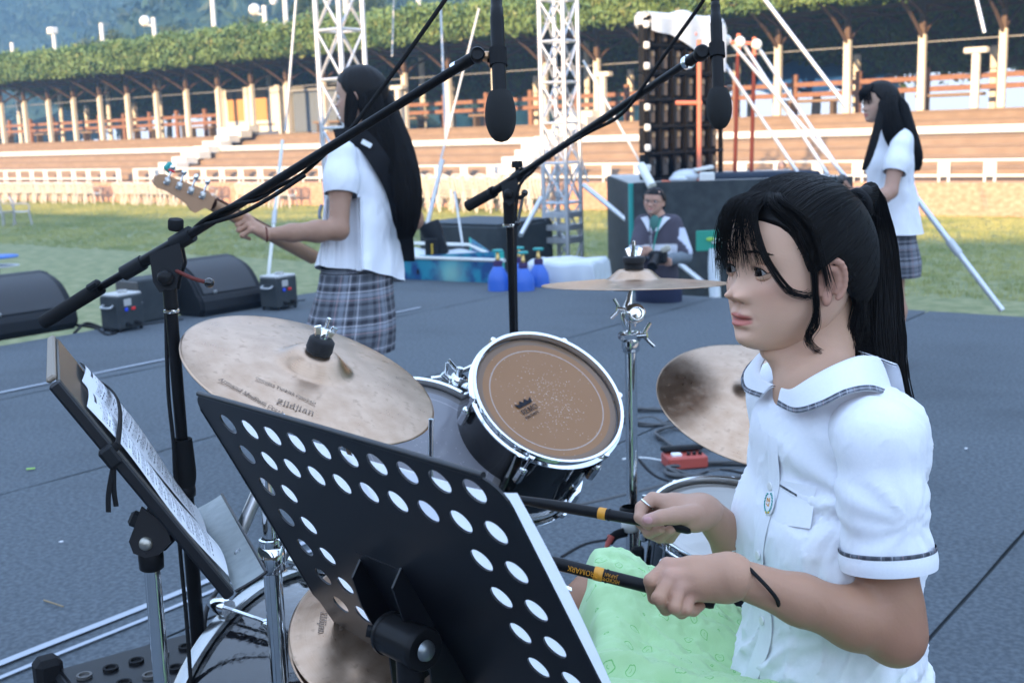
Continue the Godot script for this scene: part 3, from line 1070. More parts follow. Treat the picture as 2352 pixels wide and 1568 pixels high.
	for k in 5:
		var p := MB.new(); p.box(V(1.2, 1.1, 0.1), LX(-8.0 + k * 2.3, 47.97, 3.7), 0.02); part(p, "window", M.shed_blue, bd)
	var rfm := MB.new(); rfm.box(V(13.6, 0.3, 4.6), LX(-3.0, 50.0, 5.6)); part(rfm, "roof", M.galvanised, bd)
	var tent := thing("blue_tent", "bright blue tarpaulin tent beyond the pergola on the right", "tent", L(-17.0, 41.0, 1.65))
	var tp := PackedVector3Array()
	for b in 9:
		for a in 15:
			var u := a / 14.0
			var q := b / 8.0
			tp.append(L(-19.4 + u * 5.0, 40.2 + q * 2.4, 2.55 + 1.05 * sin(PI * q) * (0.7 + 0.3 * sin(u * 5.0)) + 0.12 * sin(u * 19.0 + q * 5.0)))
	var tm := MB.new(); tm.grid(tp, 15, 9); part(tm, "tarpaulin", M.tarp_blue, tent)
	for k in 4:
		var p := MB.new(); p.rod(L(-19.3 + (k % 2) * 4.8, 40.3 + (k / 2) * 2.2, 1.65), L(-19.3 + (k % 2) * 4.8, 40.3 + (k / 2) * 2.2, 2.7), 0.04, 6); part(p, "pole", M.galvanised, tent)
	for r in [[-21.3, "left of the blue tent", 0.0], [-9.4, "right of the second girl's head", 0.15], [-30.4, "between the two lattice towers", 0.0]]:
		var t := thing("square_column_lamp", "white post with a flat lamp head " + r[1], "lamp post", L(r[0], 33.6, 1.65))
		var m := MB.new(); m.box(V(0.2, 1.5, 0.2), LX(r[0], 33.6, 2.4), 0.02); part(m, "pole", M.white_paint, t)
		var q := MB.new(); q.box(V(0.62, 0.16, 0.3), LX(r[0], 33.6, 3.2), 0.03); part(q, "lamp_head", M.white_paint, t)

# ---------------------------------------------------------------- helpers for many alike pieces
var unit_rods := {}
func rod_piece(a: Vector3, b: Vector3, r: float, m: Material, called: String, parent: Node, sides := 8) -> MeshInstance3D:
	if not unit_rods.has(sides):
		var q := MB.new()
		q.rod(V(0, -0.5, 0), V(0, 0.5, 0), 1.0, sides)
		unit_rods[sides] = q.commit()
	var o := MeshInstance3D.new()
	o.mesh = unit_rods[sides]
	o.material_override = m
	o.name = child_name(parent, called) if parent != self else numbered(called)
	parent.add_child(o, true)
	var f := frame((a + b) * 0.5, b - a)
	f.basis = Basis(f.basis.x * r, f.basis.y * a.distance_to(b), f.basis.z * r)
	if parent != self: f.origin -= origin(parent)
	o.transform = f
	return o

func lattice_tower(at: Vector3, label: String, turn: float):
	var t := thing("truss_tower", label, "lattice tower", at, "aluminium lattice towers at the stage corners")
	var h := 0.15
	var c := []
	for k in 4:
		var a := turn + PI / 4 + PI / 2 * k
		c.append(at + V(cos(a), 0, sin(a)) * h * 1.414)
	for k in 4:
		rod_piece(c[k], c[k] + V(0, 5.2, 0), 0.025, M.aluminium, "upright", t, 12)
	for lev in 12:
		var y := 0.12 + lev * 0.437
		for k in 4:
			var a: Vector3 = c[k]
			var b: Vector3 = c[(k + 1) % 4]
			rod_piece(a + V(0, y, 0), b + V(0, y, 0), 0.014, M.aluminium, "cross_bar", t)
			if lev < 11:
				var q := lev % 2 == 0
				rod_piece(a + V(0, y if q else y + 0.437, 0), b + V(0, y + 0.437 if q else y, 0), 0.011, M.aluminium, "diagonal_brace", t)
				if lev in [3, 4, 5, 6, 7, 8]:
					rod_piece(a + V(0, y + 0.437 if q else y, 0), b + V(0, y if q else y + 0.437, 0), 0.011, M.aluminium, "diagonal_brace", t)
	var bp := MB.new()
	bp.box(V(0.6, 0.05, 0.6), yaw(at + V(0, 0.03, 0), -turn), 0.01)
	part(bp, "base_plate", M.galvanised, t)
	var sl := MB.new()
	for y in [1.02, 1.16, 1.30]:
		for k in 4:
			sl.bar(c[k] + V(0, y, 0), c[(k + 1) % 4] + V(0, y, 0), 0.05, 0.06)
	part(sl, "sleeve_block", M.aluminium, t)

func pole(a: Vector3, b: Vector3, r: float, m: Material, called: String, label: String, category: String, group := "", foot := false) -> Node3D:
	var t := thing(called, label, category, b if b.y < a.y else a, group)
	rod_piece(a, b, r, m, "tube", t, 12)
	if foot:
		var d := (b - a).normalized()
		rod_piece(b - d * 0.55, b - d * 0.32, r * 0.8, M.galvanised, "shackle", t)
		rod_piece(b - d * 0.32, b, r * 0.7, M.black_rubber, "strap", t)
		var q := MB.new()
		q.tube(PackedVector3Array([b - d * 0.62, b - d * 0.5]), r * 1.4, 12)
		part(q, "collar", M.galvanised, t)
	return t

func chair_model(m: Material) -> Node3D:
	var t := Node3D.new()
	var s := MB.new()
	var q := PackedVector3Array()
	for b in 7:
		for a in 7:
			var u := a / 6.0 - 0.5
			var w := b / 6.0
			q.append(V(u * (0.42 - 0.06 * w), 0.43 + 0.015 * cos(u * 6.0) - 0.02 * sin(w * PI), 0.22 - w * 0.42))
	s.grid(q, 7, 7)
	s.box(V(0.42, 0.05, 0.02), Transform3D(Basis(), V(0, 0.42, 0.21)), 0.008)
	piece_of(s, "seat", m, t)
	for k in 4:
		var bk := MB.new()
		var x := -0.135 + k * 0.09
		bk.tube(bez([V(x, 0.43, -0.2), V(x * 1.1, 0.62, -0.25), V(x * 1.15, 0.82 - absf(x) * 0.2, -0.29)], 3), 0.030, 6, true, 0.3, V(1, 0, 0))
		piece_of(bk, "back_slat", m, t)
	var top := MB.new()
	top.tube(bez([V(-0.22, 0.64, -0.18), V(-0.2, 0.78, -0.27), V(0, 0.85, -0.3), V(0.2, 0.78, -0.27), V(0.22, 0.64, -0.18)], 4), 0.03, 6, true, 0.6)
	piece_of(top, "back_rail", m, t)
	for sx in [-1.0, 1.0]:
		var arm := MB.new()
		arm.tube(bez([V(sx * 0.22, 0.64, -0.18), V(sx * 0.25, 0.64, 0.05), V(sx * 0.24, 0.6, 0.2), V(sx * 0.22, 0.44, 0.21)], 4), 0.024, 6, true, 0.5, V(1, 0, 0))
		piece_of(arm, "armrest", m, t)
		for sz in [-1.0, 1.0]:
			var l := MB.new()
			l.tube(PackedVector3Array([V(sx * 0.19, 0.42, sz * 0.19), V(sx * 0.24, 0.0, sz * 0.25)]), [0.03, 0.02], 6, true, 0.7)
			piece_of(l, "leg", m, t)
	return t

func piece_of(mb: MB, called: String, m: Material, t: Node3D):
	var o := MeshInstance3D.new()
	o.mesh = mb.commit()
	o.material_override = m
	o.name = child_name(t, called)
	t.add_child(o, true)

func field_things():
	# chairs in rows and stacks by the brick wall
	var proto := chair_model(M.beige_chair)
	var grp := "pale plastic chairs along the brick wall"
	var face := atan2(-NV.x, -NV.z) + PI
	for k in 26:
		dup(proto, "plastic_chair", yaw(L(-49.6 + k * 0.36, 26.9 + 0.1 * (k % 2), FIELD), face + 0.35 + rng.randf_range(-0.05, 0.05)), "pale plastic chair in the tight row left of the stair gap", "chair", grp)
	for k in 14:
		dup(proto, "plastic_chair", yaw(L(-38.6 + k * 0.38, 26.9 + 0.1 * (k % 2), FIELD), face + 0.35 + rng.randf_range(-0.05, 0.05)), "pale plastic chair in the row behind the bass guitar's headstock", "chair", grp)
	for k in 6:
		dup(proto, "plastic_chair", yaw(L(-31.6 + k * 0.42, 26.9, FIELD), face + 0.3), "pale plastic chair by the brick wall left of the bassist", "chair", grp)
	for k in 15:
		for s in 3:
			var lab: String = ["pale plastic chair at the bottom of a stack between the towers", "pale plastic chair in the middle of a stack between the towers", "pale plastic chair on top of a stack between the towers"][s]
			dup(proto, "plastic_chair", yaw(L(-25.4 + k * 0.46, 26.6 - s * 0.05, FIELD + s * 0.13), face + 0.12 + 0.2 * (k % 3) - 0.2), lab, "chair", "stacked pale plastic chairs between the towers")
	proto.free()
	var gp := chair_model(M.grey_plastic)
	dup(gp, "grey_chair", yaw(V(-14.167,-.85,-34.435), 1.9), "grey plastic armchair alone on the grass at far left", "chair", "grey chairs on the grass")
	dup(gp, "grey_chair", yaw(V(-14.671,-.85,-34.306), 1.1), "grey plastic armchair cut off by the left edge", "chair", "grey chairs on the grass")
	gp.free()
	# lattice towers and the poles that brace them
	var t1 := V(-1.486,1.427,-11.082)
	lattice_tower(V(t1.x, FIELD, t1.z), "white aluminium lattice tower behind the bassist's head", 0.66)
	var t2 := V(.61,1.37,-13.204)
	lattice_tower(V(t2.x, FIELD, t2.z), "white aluminium lattice tower in the middle, right of the bassist", 0.60)
	var bg := "slanting brace poles around the stage"
	pole(V(.834,.779,-12.897), V(1.866,-.124,-11.113), 0.028, M.aluminium, "brace_pole", "slanting grey brace pole behind the photographer", "pole", bg)
	pole(V(.365,.653,-12.875), V(.124,.314,-12.206), 0.025, M.aluminium, "brace_pole", "short slanting brace pole left of the right tower's foot", "pole", bg)
	pole(V(-.65,1.116,-12.144), V(-.845,.404,-12.018), 0.022, M.aluminium, "brace_pole", "slanting brace pole beside the moving head lamp", "pole", bg)
	pole(V(-1.978,1.357,-10.562), V(-2.081,.19,-10.051), 0.015, M.white_paint, "brace_pole", "thin pale pole standing behind the right spark machine", "pole", bg, true)
	pole(V(2.913,.911,-8.655), V(3.47,.019,-8.193), 0.022, M.aluminium, "brace_pole", "long slanting pole with a black strap foot on the grass at right", "pole", bg, true)
	# ropes and guy lines
	var rg := "guy ropes"
	pole(V(-1.876,2.739,-11.212), V(-2.043,1.444,-11.085), 0.012, M.galvanised, "guy_rope", "grey rope left of the left lattice tower", "rope", rg)
	pole(V(-1.039,2.788,-11.829), V(-1.08,2.124,-11.712), 0.010, M.rope, "guy_rope", "brown rope above the bassist's hair", "rope", rg)
	pole(V(-.646,2.673,-12.825), V(-.633,1.315,-12.585), 0.013, M.galvanised, "guy_rope", "grey rope hanging left of the first microphone", "rope", rg)
	pole(V(-.242,2.661,-12.822), V(-.719,.985,-12.324), 0.010, M.white_rope, "guy_rope", "pale slanting rope between the rope and the first microphone", "rope", rg)
	pole(V(-.54,.789,-12.086), V(-.464,.258,-11.789), 0.012, M.white_rope, "guy_rope", "pale rope ending on the banner frame", "rope", rg)
	pole(V(.898,2.133,-13.542), V(1.488,.793,-12.087), 0.012, M.white_rope, "guy_rope", "thin pale rope from the right tower to the screen platform", "rope", rg)
	pole(V(.796,1.221,-13.381), V(.914,.784,-13.304), 0.010, M.white_rope, "guy_rope", "short pale rope at the right tower", "rope", rg)
	# screen frame on its covered platform
	var pc := V(2.331,.821,-11.686)
	var dx := (V(2.1716,.032,-.0056) * V(1, 0, 1)).normalized()
	var wid: float = 2.172
	var back := V(dx.z, 0, -dx.x)
	var hh := pc.y - FIELD
	var pf := thing("covered_platform", "scaffold platform wrapped in dark mesh cloth under the screen", "platform", V(pc.x, FIELD, pc.z))
	var bx := Basis(dx, Vector3.UP, -back)
	var m := MB.new()
	var q := PackedVector3Array()
	var nz := FastNoiseLite.new()
	nz.frequency = 1.2
	for b in 20:
		for a in 50:
			var u := a / 49.0 - 0.5
			var w := b / 19.0
			q.append(V(pc.x, 0, pc.z) + dx * (u * wid) + back * (nz.get_noise_2d(u * 6.0, w * 2.0) * 0.05 * w) + V(0, FIELD + hh * (1.0 - w) + 0.02, 0))
	m.grid(q, 50, 20)
	part(m, "mesh_cloth", M.black_mesh, pf)
	var side := MB.new()
	side.box(V(0.03, hh, 2.5), Transform3D(bx, V(pc.x, FIELD + hh * 0.5, pc.z) - dx * (wid * 0.5 + 0.02) + back * 1.35), 0.0)
	part(side, "side_cloth", M.black_mesh, pf)
	var te := MB.new()
	te.box(V(0.05, hh + 0.03, 0.05), Transform3D(bx, V(pc.x, FIELD + hh * 0.5, pc.z) - dx * (wid * 0.5 + 0.02) + back * 0.05), 0.0)
	part(te, "teal_edge", M.teal, pf)
	var dk := MB.new()
	dk.box(V(wid, 0.06, 2.6), Transform3D(bx, V(pc.x, pc.y - 0.02, pc.z) + back * 1.34), 0.01)
	part(dk, "deck_board", M.grey_plastic, pf)
	for k in 5:
		var p := V(pc.x, FIELD, pc.z) + dx * (wid * (k / 4.0 - 0.5) * 0.96) + back * 0.15
		rod_piece(p, p + V(0, hh, 0), 0.024, M.galvanised, "scaffold_leg", pf)
		if k < 4:
			rod_piece(p + V(0, 0.2, 0), p + dx * wid * 0.24 + V(0, hh - 0.1, 0), 0.02, M.galvanised, "scaffold_brace", pf)
	var sc := thing("screen_frame", "dark back of a tall modular screen wall with brackets", "screen", V(1.814,.798,-12.494))
	var s0 := V(1.41,.844,-12.096)
	var s1 := V(2.317,.763,-12.996)
	s0.y = pc.y + 0.02
	s1.y = s0.y
	var sx := (s1 - s0).normalized()
	var sw := s0.distance_to(s1)
	var sh: float = 1.614
	var sn := V(sx.z, 0, -sx.x)
	var sb := Basis(sx, Vector3.UP, -sn)
	for r in 6:
		for c in 6:
			var o := s0 + sx * (sw * (c + 0.5) / 6.0) + V(0, sh * (r + 0.5) / 6.0, 0)
			var b := MB.new()
			b.box(V(sw / 6.0 - 0.012, sh / 6.0 - 0.012, 0.07), Transform3D(sb, o + sn * 0.05), 0.01)
			var cab := part(b, "screen_cabinet", M.black_plastic, sc)
			var w := MB.new()
			w.box(V(sw / 15.0, sh / 8.5, 0.035), Transform3D(sb, o - sn * 0.005), 0.008)
			part(w, "cover_plate", M.rust_plate, cab)
			var w2 := MB.new()
			w2.box(V(0.03, 0.05, 0.04), Transform3D(sb, o - sn * 0.03 + V(0, 0.05, 0)), 0.005)
			part(w2, "latch", M.grey_dark, cab)
	for c in 7:
		var o := s0 + sx * (sw * c / 6.0) - sn * 0.03
		var b := MB.new()
		b.box(V(0.035, sh, 0.05), Transform3D(sb, o + V(0, sh * 0.5, 0)), 0.006)
		part(b, "upright", M.black_steel, sc)
	for r in 7:
		var b := MB.new()
		b.box(V(sw, 0.03, 0.04), Transform3D(sb, s0 + sx * sw * 0.5 + V(0, sh * r / 6.0, 0) - sn * 0.055), 0.006)
		part(b, "cross_rail", M.black_steel, sc)
	for r in 8:
		var b := MB.new()
		b.box(V(0.06, 0.07, 0.05), Transform3D(sb, s0 + V(0, sh * (0.08 + 0.125 * r), 0) - sx * 0.03 - sn * 0.06), 0.012)
		part(b, "white_clamp", M.white_paint, sc)
	var tp := thing("plastic_sheet", "clear white plastic sheet draped over the screen's top", "sheet", s0 + V(0, sh, 0))
	var tq := PackedVector3Array()
	for b in 26:
		for a in 22:
			var u := a / 21.0
			var w := b / 25.0
			var drop := clampf(w - 0.35, 0, 1) * (0.22 + 0.62 * u)
			tq.append(s0 + sx * (sw * 1.02 * u) + V(0, sh + 0.03 - drop + 0.02 * sin(u * 14.0 + w * 4.0) + 0.05 * sin(u * 3.0), 0) - sn * (0.10 * smoothstep(0.2, 0.5, w) + 0.02 * sin(u * 17.0) * w - 0.12 * (1.0 - smoothstep(0.0, 0.35, w))))
	var tm := MB.new()
	tm.grid(tq, 22, 26)
	part(tm, "sheet", M.clear_sheet, tp)
	var tb := MB.new()
	tb.box(V(sw * 0.86, 0.16, 0.2), Transform3D(sb, s0 + sx * sw * 0.43 + V(0, sh - 0.02, 0) + sn * 0.05), 0.04)
	part(tb, "folded_bundle", M.clear_sheet, tp)
	# orange scaffold behind and beside the screen
	var of := thing("orange_scaffold", "orange and rust scaffold tubes standing beside the screen frame", "scaffold", V(1.911,.815,-11.786))
	var segs := [[V(1.954,2.214,-12.033), V(1.911,.815,-11.786), 0.024, 0], [V(1.701,1.607,-11.926), V(1.961,1.599,-11.924), 0.022, 0], [V(1.539,.839,-11.79), V(1.911,.815,-11.786), 0.016, 0], [V(2.403,2.269,-13.159), V(2.809,2.233,-13.153), 0.02, 0],
		[V(2.571,2.348,-13.173), V(2.564,2.114,-13.132), 0.024, 0], [V(2.74,2.305,-13.166), V(2.734,2.109,-13.131), 0.024, 0], [V(2.554,2.115,-13.132), V(2.481,.809,-12.902), 0.022, 1], [V(2.734,2.109,-13.131), V(2.661,.813,-12.903), 0.022, 1], [V(1.561,2.328,-12.561), V(2.012,2.314,-12.558), 0.02, 0]]
	for r in segs: rod_piece(r[0], r[1], r[2], M.rust_dark if r[3] else M.orange_paint, "scaffold_tube", of)
	var wg := "white slanting struts behind the screen"
	for r in [[V(2.433,2.355,-13.276), V(3.481,.76,-11.979), "uppermost long one from the orange rail"], [V(2.608,2.294,-13.265), V(3.277,.849,-12.097), "second one from the orange rail"], [V(2.424,2.045,-13.222), V(2.98,.858,-12.098), "lowest one close to the screen"], [V(2.783,2.232,-13.255), V(3.424,.845,-12.096), "rightmost one from the orange rail"]]:
		pole(r[0], r[1], 0.02, M.aluminium, "slanting_strut", "white slanting strut, " + r[2], "strut", wg)
	pole(V(2.291,2.589,-10.982), V(3.024,1.499,-10.587), 0.02, M.aluminium, "slanting_strut", "white strut entering from the picture's top edge left of the second girl", "strut", wg)
	pole(V(4.214,2.557,-10.875), V(4.306,2.114,-10.797), 0.018, M.aluminium, "slanting_strut", "grey pole entering from the top edge at far right", "strut", wg)
	var cl := MB.new()
	for r in [V(2.583,2.263,-13.158), V(2.762,2.23,-13.153), V(2.432,2.286,-13.163)]: cl.ball(r, V(0.06, 0.06, 0.06))
	part(cl, "pale_coupler", M.white_paint, of)
	pole(V(1.336,1.003,-11.819), V(1.417,.804,-11.581), 0.045, M.white_paint, "brace_pole", "stubby white pole end resting on the platform's left corner", "pole", bg)
	# bags and crate on the platform
	var bgm := MB.new()
	bgm.ball(V(1.799,.881,-11.848), V(0.16, 0.075, 0.12), Basis(Vector3.UP, 0.3), 18, 12)
	bgm.ball(V(1.713,.859,-11.794), V(0.10, 0.05, 0.1), Basis(), 14, 10)
	solo(bgm, "plastic_bag", M.clear_sheet, "white plastic bag lying on the platform by the screen", "bag")
	var cr := thing("white_box", "white box with raised lid beside the plastic bag on the platform", "box", V(1.98,.821,-11.787))
	var c1 := MB.new(); c1.box(V(0.15, 0.11, 0.14), Transform3D(bx, V(1.982,.864,-11.795)), 0.01); part(c1, "box_body", M.white_plastic, cr)
	var c2 := MB.new(); c2.box(V(0.2, 0.035, 0.14), Transform3D(bx * Basis(V(0, 0, 1), 0.16), V(1.954,.955,-11.811)), 0.01); part(c2, "lid", M.white_plastic, cr)
	var pa := MB.new()
	pa.box(V(1.1, 0.07, 0.5), Transform3D(bx, V(2.645,.853,-12.3) - V(0, 0.0, 0)), 0.02)
	solo(pa, "folded_tarpaulin", M.tarp_dark, "dark folded tarpaulin on the platform right of the box", "tarpaulin")
	# green sign board on a white leg, wrapped in film
	var sg := thing("green_sign", "small teal green sign board behind the drummer's fringe", "sign", V(1.906,-.1,-10.914))
	var sgm := MB.new(); sgm.box(V(0.34, 0.19, 0.02), Transform3D(bx, V(1.922,.313,-10.987)), 0.004); part(sgm, "board", M.sign_green, sg)
	var e1 := MB.new(); e1.ball(V(1.881,.329,-10.959), V(0.04, 0.018, 0.004)); part(e1, "lime_mark", M.lime, sg)
	for k in 2:
		var e2 := MB.new(); e2.box(V(0.12, 0.014, 0.004), Transform3D(bx, V(1.954,.327,-10.959) + V(0.0, -0.03 * k, 0.0)), 0.001); part(e2, "pale_lettering", M.white_print, sg)
	var e3 := MB.new(); e3.tube(bez([V(1.924,.233,-10.973), V(1.91,.041,-10.939), V(1.916,-.281,-10.882)], 4), 0.055, 10); part(e3, "wrapped_leg", M.clear_sheet, sg)
	# boxes beyond the stage edge
	var bb := thing("black_case", "large black box with a flat top on the grass beyond the banner", "case", V(-.25,-.07,-13.356))
	var b1 := MB.new()
	var bbase := V(-.25,.144,-13.191)
	b1.box(V(1.15, 1.25, 1.0), yaw(V(bbase.x, FIELD + 0.625, bbase.z), -0.66), 0.03)
	part(b1, "case_body", M.black_mesh, bb)
	var b2 := MB.new()
	b2.box(V(1.12, 0.012, 0.97), yaw(V(bbase.x, FIELD + 1.26, bbase.z), -0.66), 0.004)
	part(b2, "lid", M.carpet, bb)
	banner_box()
	var tb2 := thing("covered_table", "low table covered with white translucent plastic near the right tower", "table", V(.517,-.025,-10.826))
	var tcen := V(.524,.189,-10.863)
	var tw := 0.68
	var tdp := 0.55
	var tbx := Basis(Vector3.UP, -0.35)
	var tt := MB.new()
	var tpq := PackedVector3Array()
	for b in 34:
		for a in 34:
			var u := (a / 33.0 - 0.5) * 2.0
			var w := (b / 33.0 - 0.5) * 2.0
			var ku := maxf(absf(u) - 0.62, 0.0) / 0.38
			var kw := maxf(absf(w) - 0.62, 0.0) / 0.38
			var dr := maxf(ku, kw)
			var flare := dr * 0.06
			tpq.append(tcen + tbx * V(clampf(u / 0.62, -1, 1) * (tw * 0.5 + flare) , -dr * 0.85 + 0.01 * sin(u * 9.0 + w * 7.0), clampf(w / 0.62, -1, 1) * (tdp * 0.5 + flare)) + V(0.03 * sin(u * 22.0 + w * 18.0) * dr, 0, 0.03 * sin(u * 19.0) * dr))
	tt.grid(tpq, 34, 34)
	part(tt, "plastic_cover", M.clear_sheet, tb2)
	var t3 := MB.new(); t3.box(V(tw - 0.06, 0.7, tdp - 0.06), Transform3D(tbx, tcen - V(0, 0.37, 0)), 0.02); part(t3, "dark_contents", M.shed_blue, tb2)
	for r in [[1145, 628, 10.35, "leftmost, in front of the banner corner"], [1192, 618, 10.9, "at the back, behind the other tanks"], [1203, 632, 10.3, "in the middle, just right of the mic stand"], [1238, 624, 10.55, "rightmost, beside the covered table"]]:
		gas_tank(r)

func gas_tank(r: Array):
	var spots := {1145: V(-.103,.081,-10.286), 1192: V(.091,.047,-10.838), 1203: V(.119,.062,-10.232), 1238: V(.259,.065,-10.486)}
	var p: Vector3 = spots[r[0]]
	var top := p.y + 0.13
	var t := thing("gas_tank", "blue gas tank, " + r[3], "gas tank", V(p.x, FIELD, p.z), "blue gas tanks beyond the stage edge")
	var m := MB.new()
	var hgt := top - FIELD
	m.lathe([Vector2(0.0, 0.0), Vector2(0.085, 0.01), Vector2(0.094, 0.05), Vector2(0.094, hgt - 0.13), Vector2(0.086, hgt - 0.08), Vector2(0.062, hgt - 0.035), Vector2(0.045, hgt - 0.005), Vector2(0.04, hgt)], 24, Transform3D(Basis(), V(p.x, FIELD, p.z)))
	part(m, "tank_body", M.tank_blue, t)
	var c := MB.new()
	c.lathe([Vector2(0.0, 0.0), Vector2(0.04, 0.0), Vector2(0.042, 0.05), Vector2(0.035, 0.06), Vector2(0, 0.06)], 16, Transform3D(Basis(), V(p.x, top - 0.01, p.z)))
	part(c, "collar", M.dark_purple, t)
	var v := MB.new()
	v.lathe([Vector2(0.018, 0.0), Vector2(0.02, 0.03), Vector2(0.014, 0.04), Vector2(0.014, 0.08), Vector2(0.0, 0.08)], 12, Transform3D(Basis(), V(p.x, top + 0.05, p.z)))
	part(v, "valve", M.brass, t)
	var h := MB.new()
	h.lathe([Vector2(0.0, 0.0), Vector2(0.045, 0.002), Vector2(0.05, 0.012), Vector2(0.045, 0.022), Vector2(0, 0.024)], 16, Transform3D(Basis(), V(p.x, top + 0.125, p.z)))
	part(h, "hand_wheel", M.teal, t)

func banner_texture() -> ImageTexture:                 # flat printed cloth: blue and teal glow with loose white lettering
	var w := 512
	var h := 160
	var im := Image.create(w, h, false, Image.FORMAT_RGB8)
	var nz := FastNoiseLite.new()
	nz.frequency = 0.012
	nz.seed = 21
	var n2 := FastNoiseLite.new()
	n2.frequency = 0.09
	n2.seed = 5
	for y in h:
		for x in w:
			var a := nz.get_noise_2d(x, y * 1.6) * 0.5 + 0.5
			var c := Color(0.01, 0.06, 0.2).lerp(Color(0.02, 0.25, 0.36), smoothstep(0.3, 0.7, a))
			c = c.lerp(Color(0.25, 0.5, 0.42), gs((x - 270.0) / 60.0, 1.0) * gs((y - 40.0) / 30.0, 1.0) * 0.8)
			c = c.lerp(Color(0.03, 0.42, 0.36), smoothstep(465.0, 480.0, x) * (1.0 - smoothstep(60.0, 120.0, y)))
			if y > 84 and y < 130 and x > 200 and x < 430 and n2.get_noise_2d(x * 1.2, y * 1.2) > 0.12: c = Color(0.7, 0.74, 0.78)
			if y > 100 and x < 130 and n2.get_noise_2d(x * 0.7 + 90.0, y * 0.8) > 0.25: c = Color(0.62, 0.7, 0.72)
			im.set_pixel(x, y, c.linear_to_srgb())
	return ImageTexture.create_from_image(im)

func banner_box():
	var bn := flat("banner", Color(1, 1, 1), 0.5)
	bn.albedo_texture = banner_texture()
	var t := thing("banner_frame", "open white frame basin wrapped in a blue and teal printed banner", "banner", V(-.541,.022,-11.037))
	var a := V(-1.119,.203,-11.374)
	var b := V(-.051,.289,-10.729)
	var d := V(-.741,.251,-12.601)
	for w in [[a, b], [b, d + (b - a) * 0.3]]:
		var q := PackedVector3Array()
		for y in 8:
			for x in 30:
				var u := x / 29.0
				var p: Vector3 = w[0].lerp(w[1], u)
				p.y = lerpf(a.y, b.y, u) + 0.01 - (y / 7.0) * 0.75
				q.append(p + V(0.02 * sin(u * 20.0) * y / 7.0, 0, 0.03 * sin(u * 14.0 + 1.0) * y / 7.0))
		var m := MB.new()
		m.grid(q, 30, 8)
		part(m, "printed_banner", M.banner, t)
	var c := [a, b, d + (b - a) * 0.3, d - (b - a) * 0.35]
	for k in 4:
		c[k].y = a.y + 0.01
	for k in 4: rod_piece(c[k], c[(k + 1) % 4], 0.018, M.white_paint, "frame_tube", t, 10)
	var f := MB.new()
	var q2 := PackedVector3Array()
	for y in 12:
		for x in 20:
			var u := x / 19.0
			var w := y / 11.0
			var p: Vector3 = (c[0] as Vector3).lerp(c[1], u).lerp((c[3] as Vector3).lerp(c[2], u), w)
			q2.append(p - V(0, 0.05 + 0.04 * sin(u * PI) * sin(w * PI) + 0.01 * sin(u * 17.0 + w * 9.0), 0))
	f.grid(q2, 20, 12)
	part(f, "inner_sheet", M.clear_sheet, t)

# ---------------------------------------------------------------- things along the stage edges
func wedge(at: Vector3, ang: float, wid: float, label: String):
	var t := thing("stage_monitor", label, "stage monitor", at, "black wedge monitors along the stage front")
	var xf := Transform3D(Basis(Vector3.UP, ang), at)           # the face looks towards +x, the length runs along z
	var prof := PackedVector2Array()
	for p in [Vector2(-0.25, 0.0), Vector2(0.27, 0.0), Vector2(0.30, 0.05), Vector2(0.29, 0.12), Vector2(0.27, 0.15)]: prof.append(p)
	for k in 9:
		var u := k / 8.0
		prof.append(Vector2(0.25, 0.17).lerp(Vector2(-0.06, 0.41), u) + Vector2(0.03, 0.04) * sin(u * PI))
	for k in 5:
		var a := lerpf(1.2, PI, k / 4.0)
		prof.append(Vector2(-0.12 + 0.12 * cos(a), 0.30 + 0.13 * sin(a)))
	var m := MB.new()
	m.prism(prof, wid - 0.05, xf)
	for s in [-1.0, 1.0]:                                       # rounded end caps
		var sm := PackedVector2Array()
		for p in prof: sm.append(Vector2(p.x * 0.94, 0.012 + p.y * 0.95))
		m.prism(sm, 0.03, xf * Transform3D(Basis(), V(0, 0, s * (wid * 0.5 - 0.012))))
	part(m, "cabinet", M.black_plastic, t)
	var g := MB.new()
	var q := PackedVector3Array()
	for b in 3:
		for k in 9:
			var u := k / 8.0
			var p := Vector2(0.25, 0.17).lerp(Vector2(-0.06, 0.41), u) + Vector2(0.03, 0.04) * sin(u * PI) + Vector2(0.006, 0.008)
			q.append(xf * V(p.x, p.y, (b - 1) * (wid * 0.5 - 0.06)))
	g.grid(q, 9, 3)
	part(g, "grille", M.black_grille, t)
	var bd := MB.new()
	bd.box(V(0.008, 0.022, 0.03), xf * Transform3D(Basis(), V(0.29, 0.19, wid * 0.28)), 0.002)
	part(bd, "badge", M.satin_steel, t)

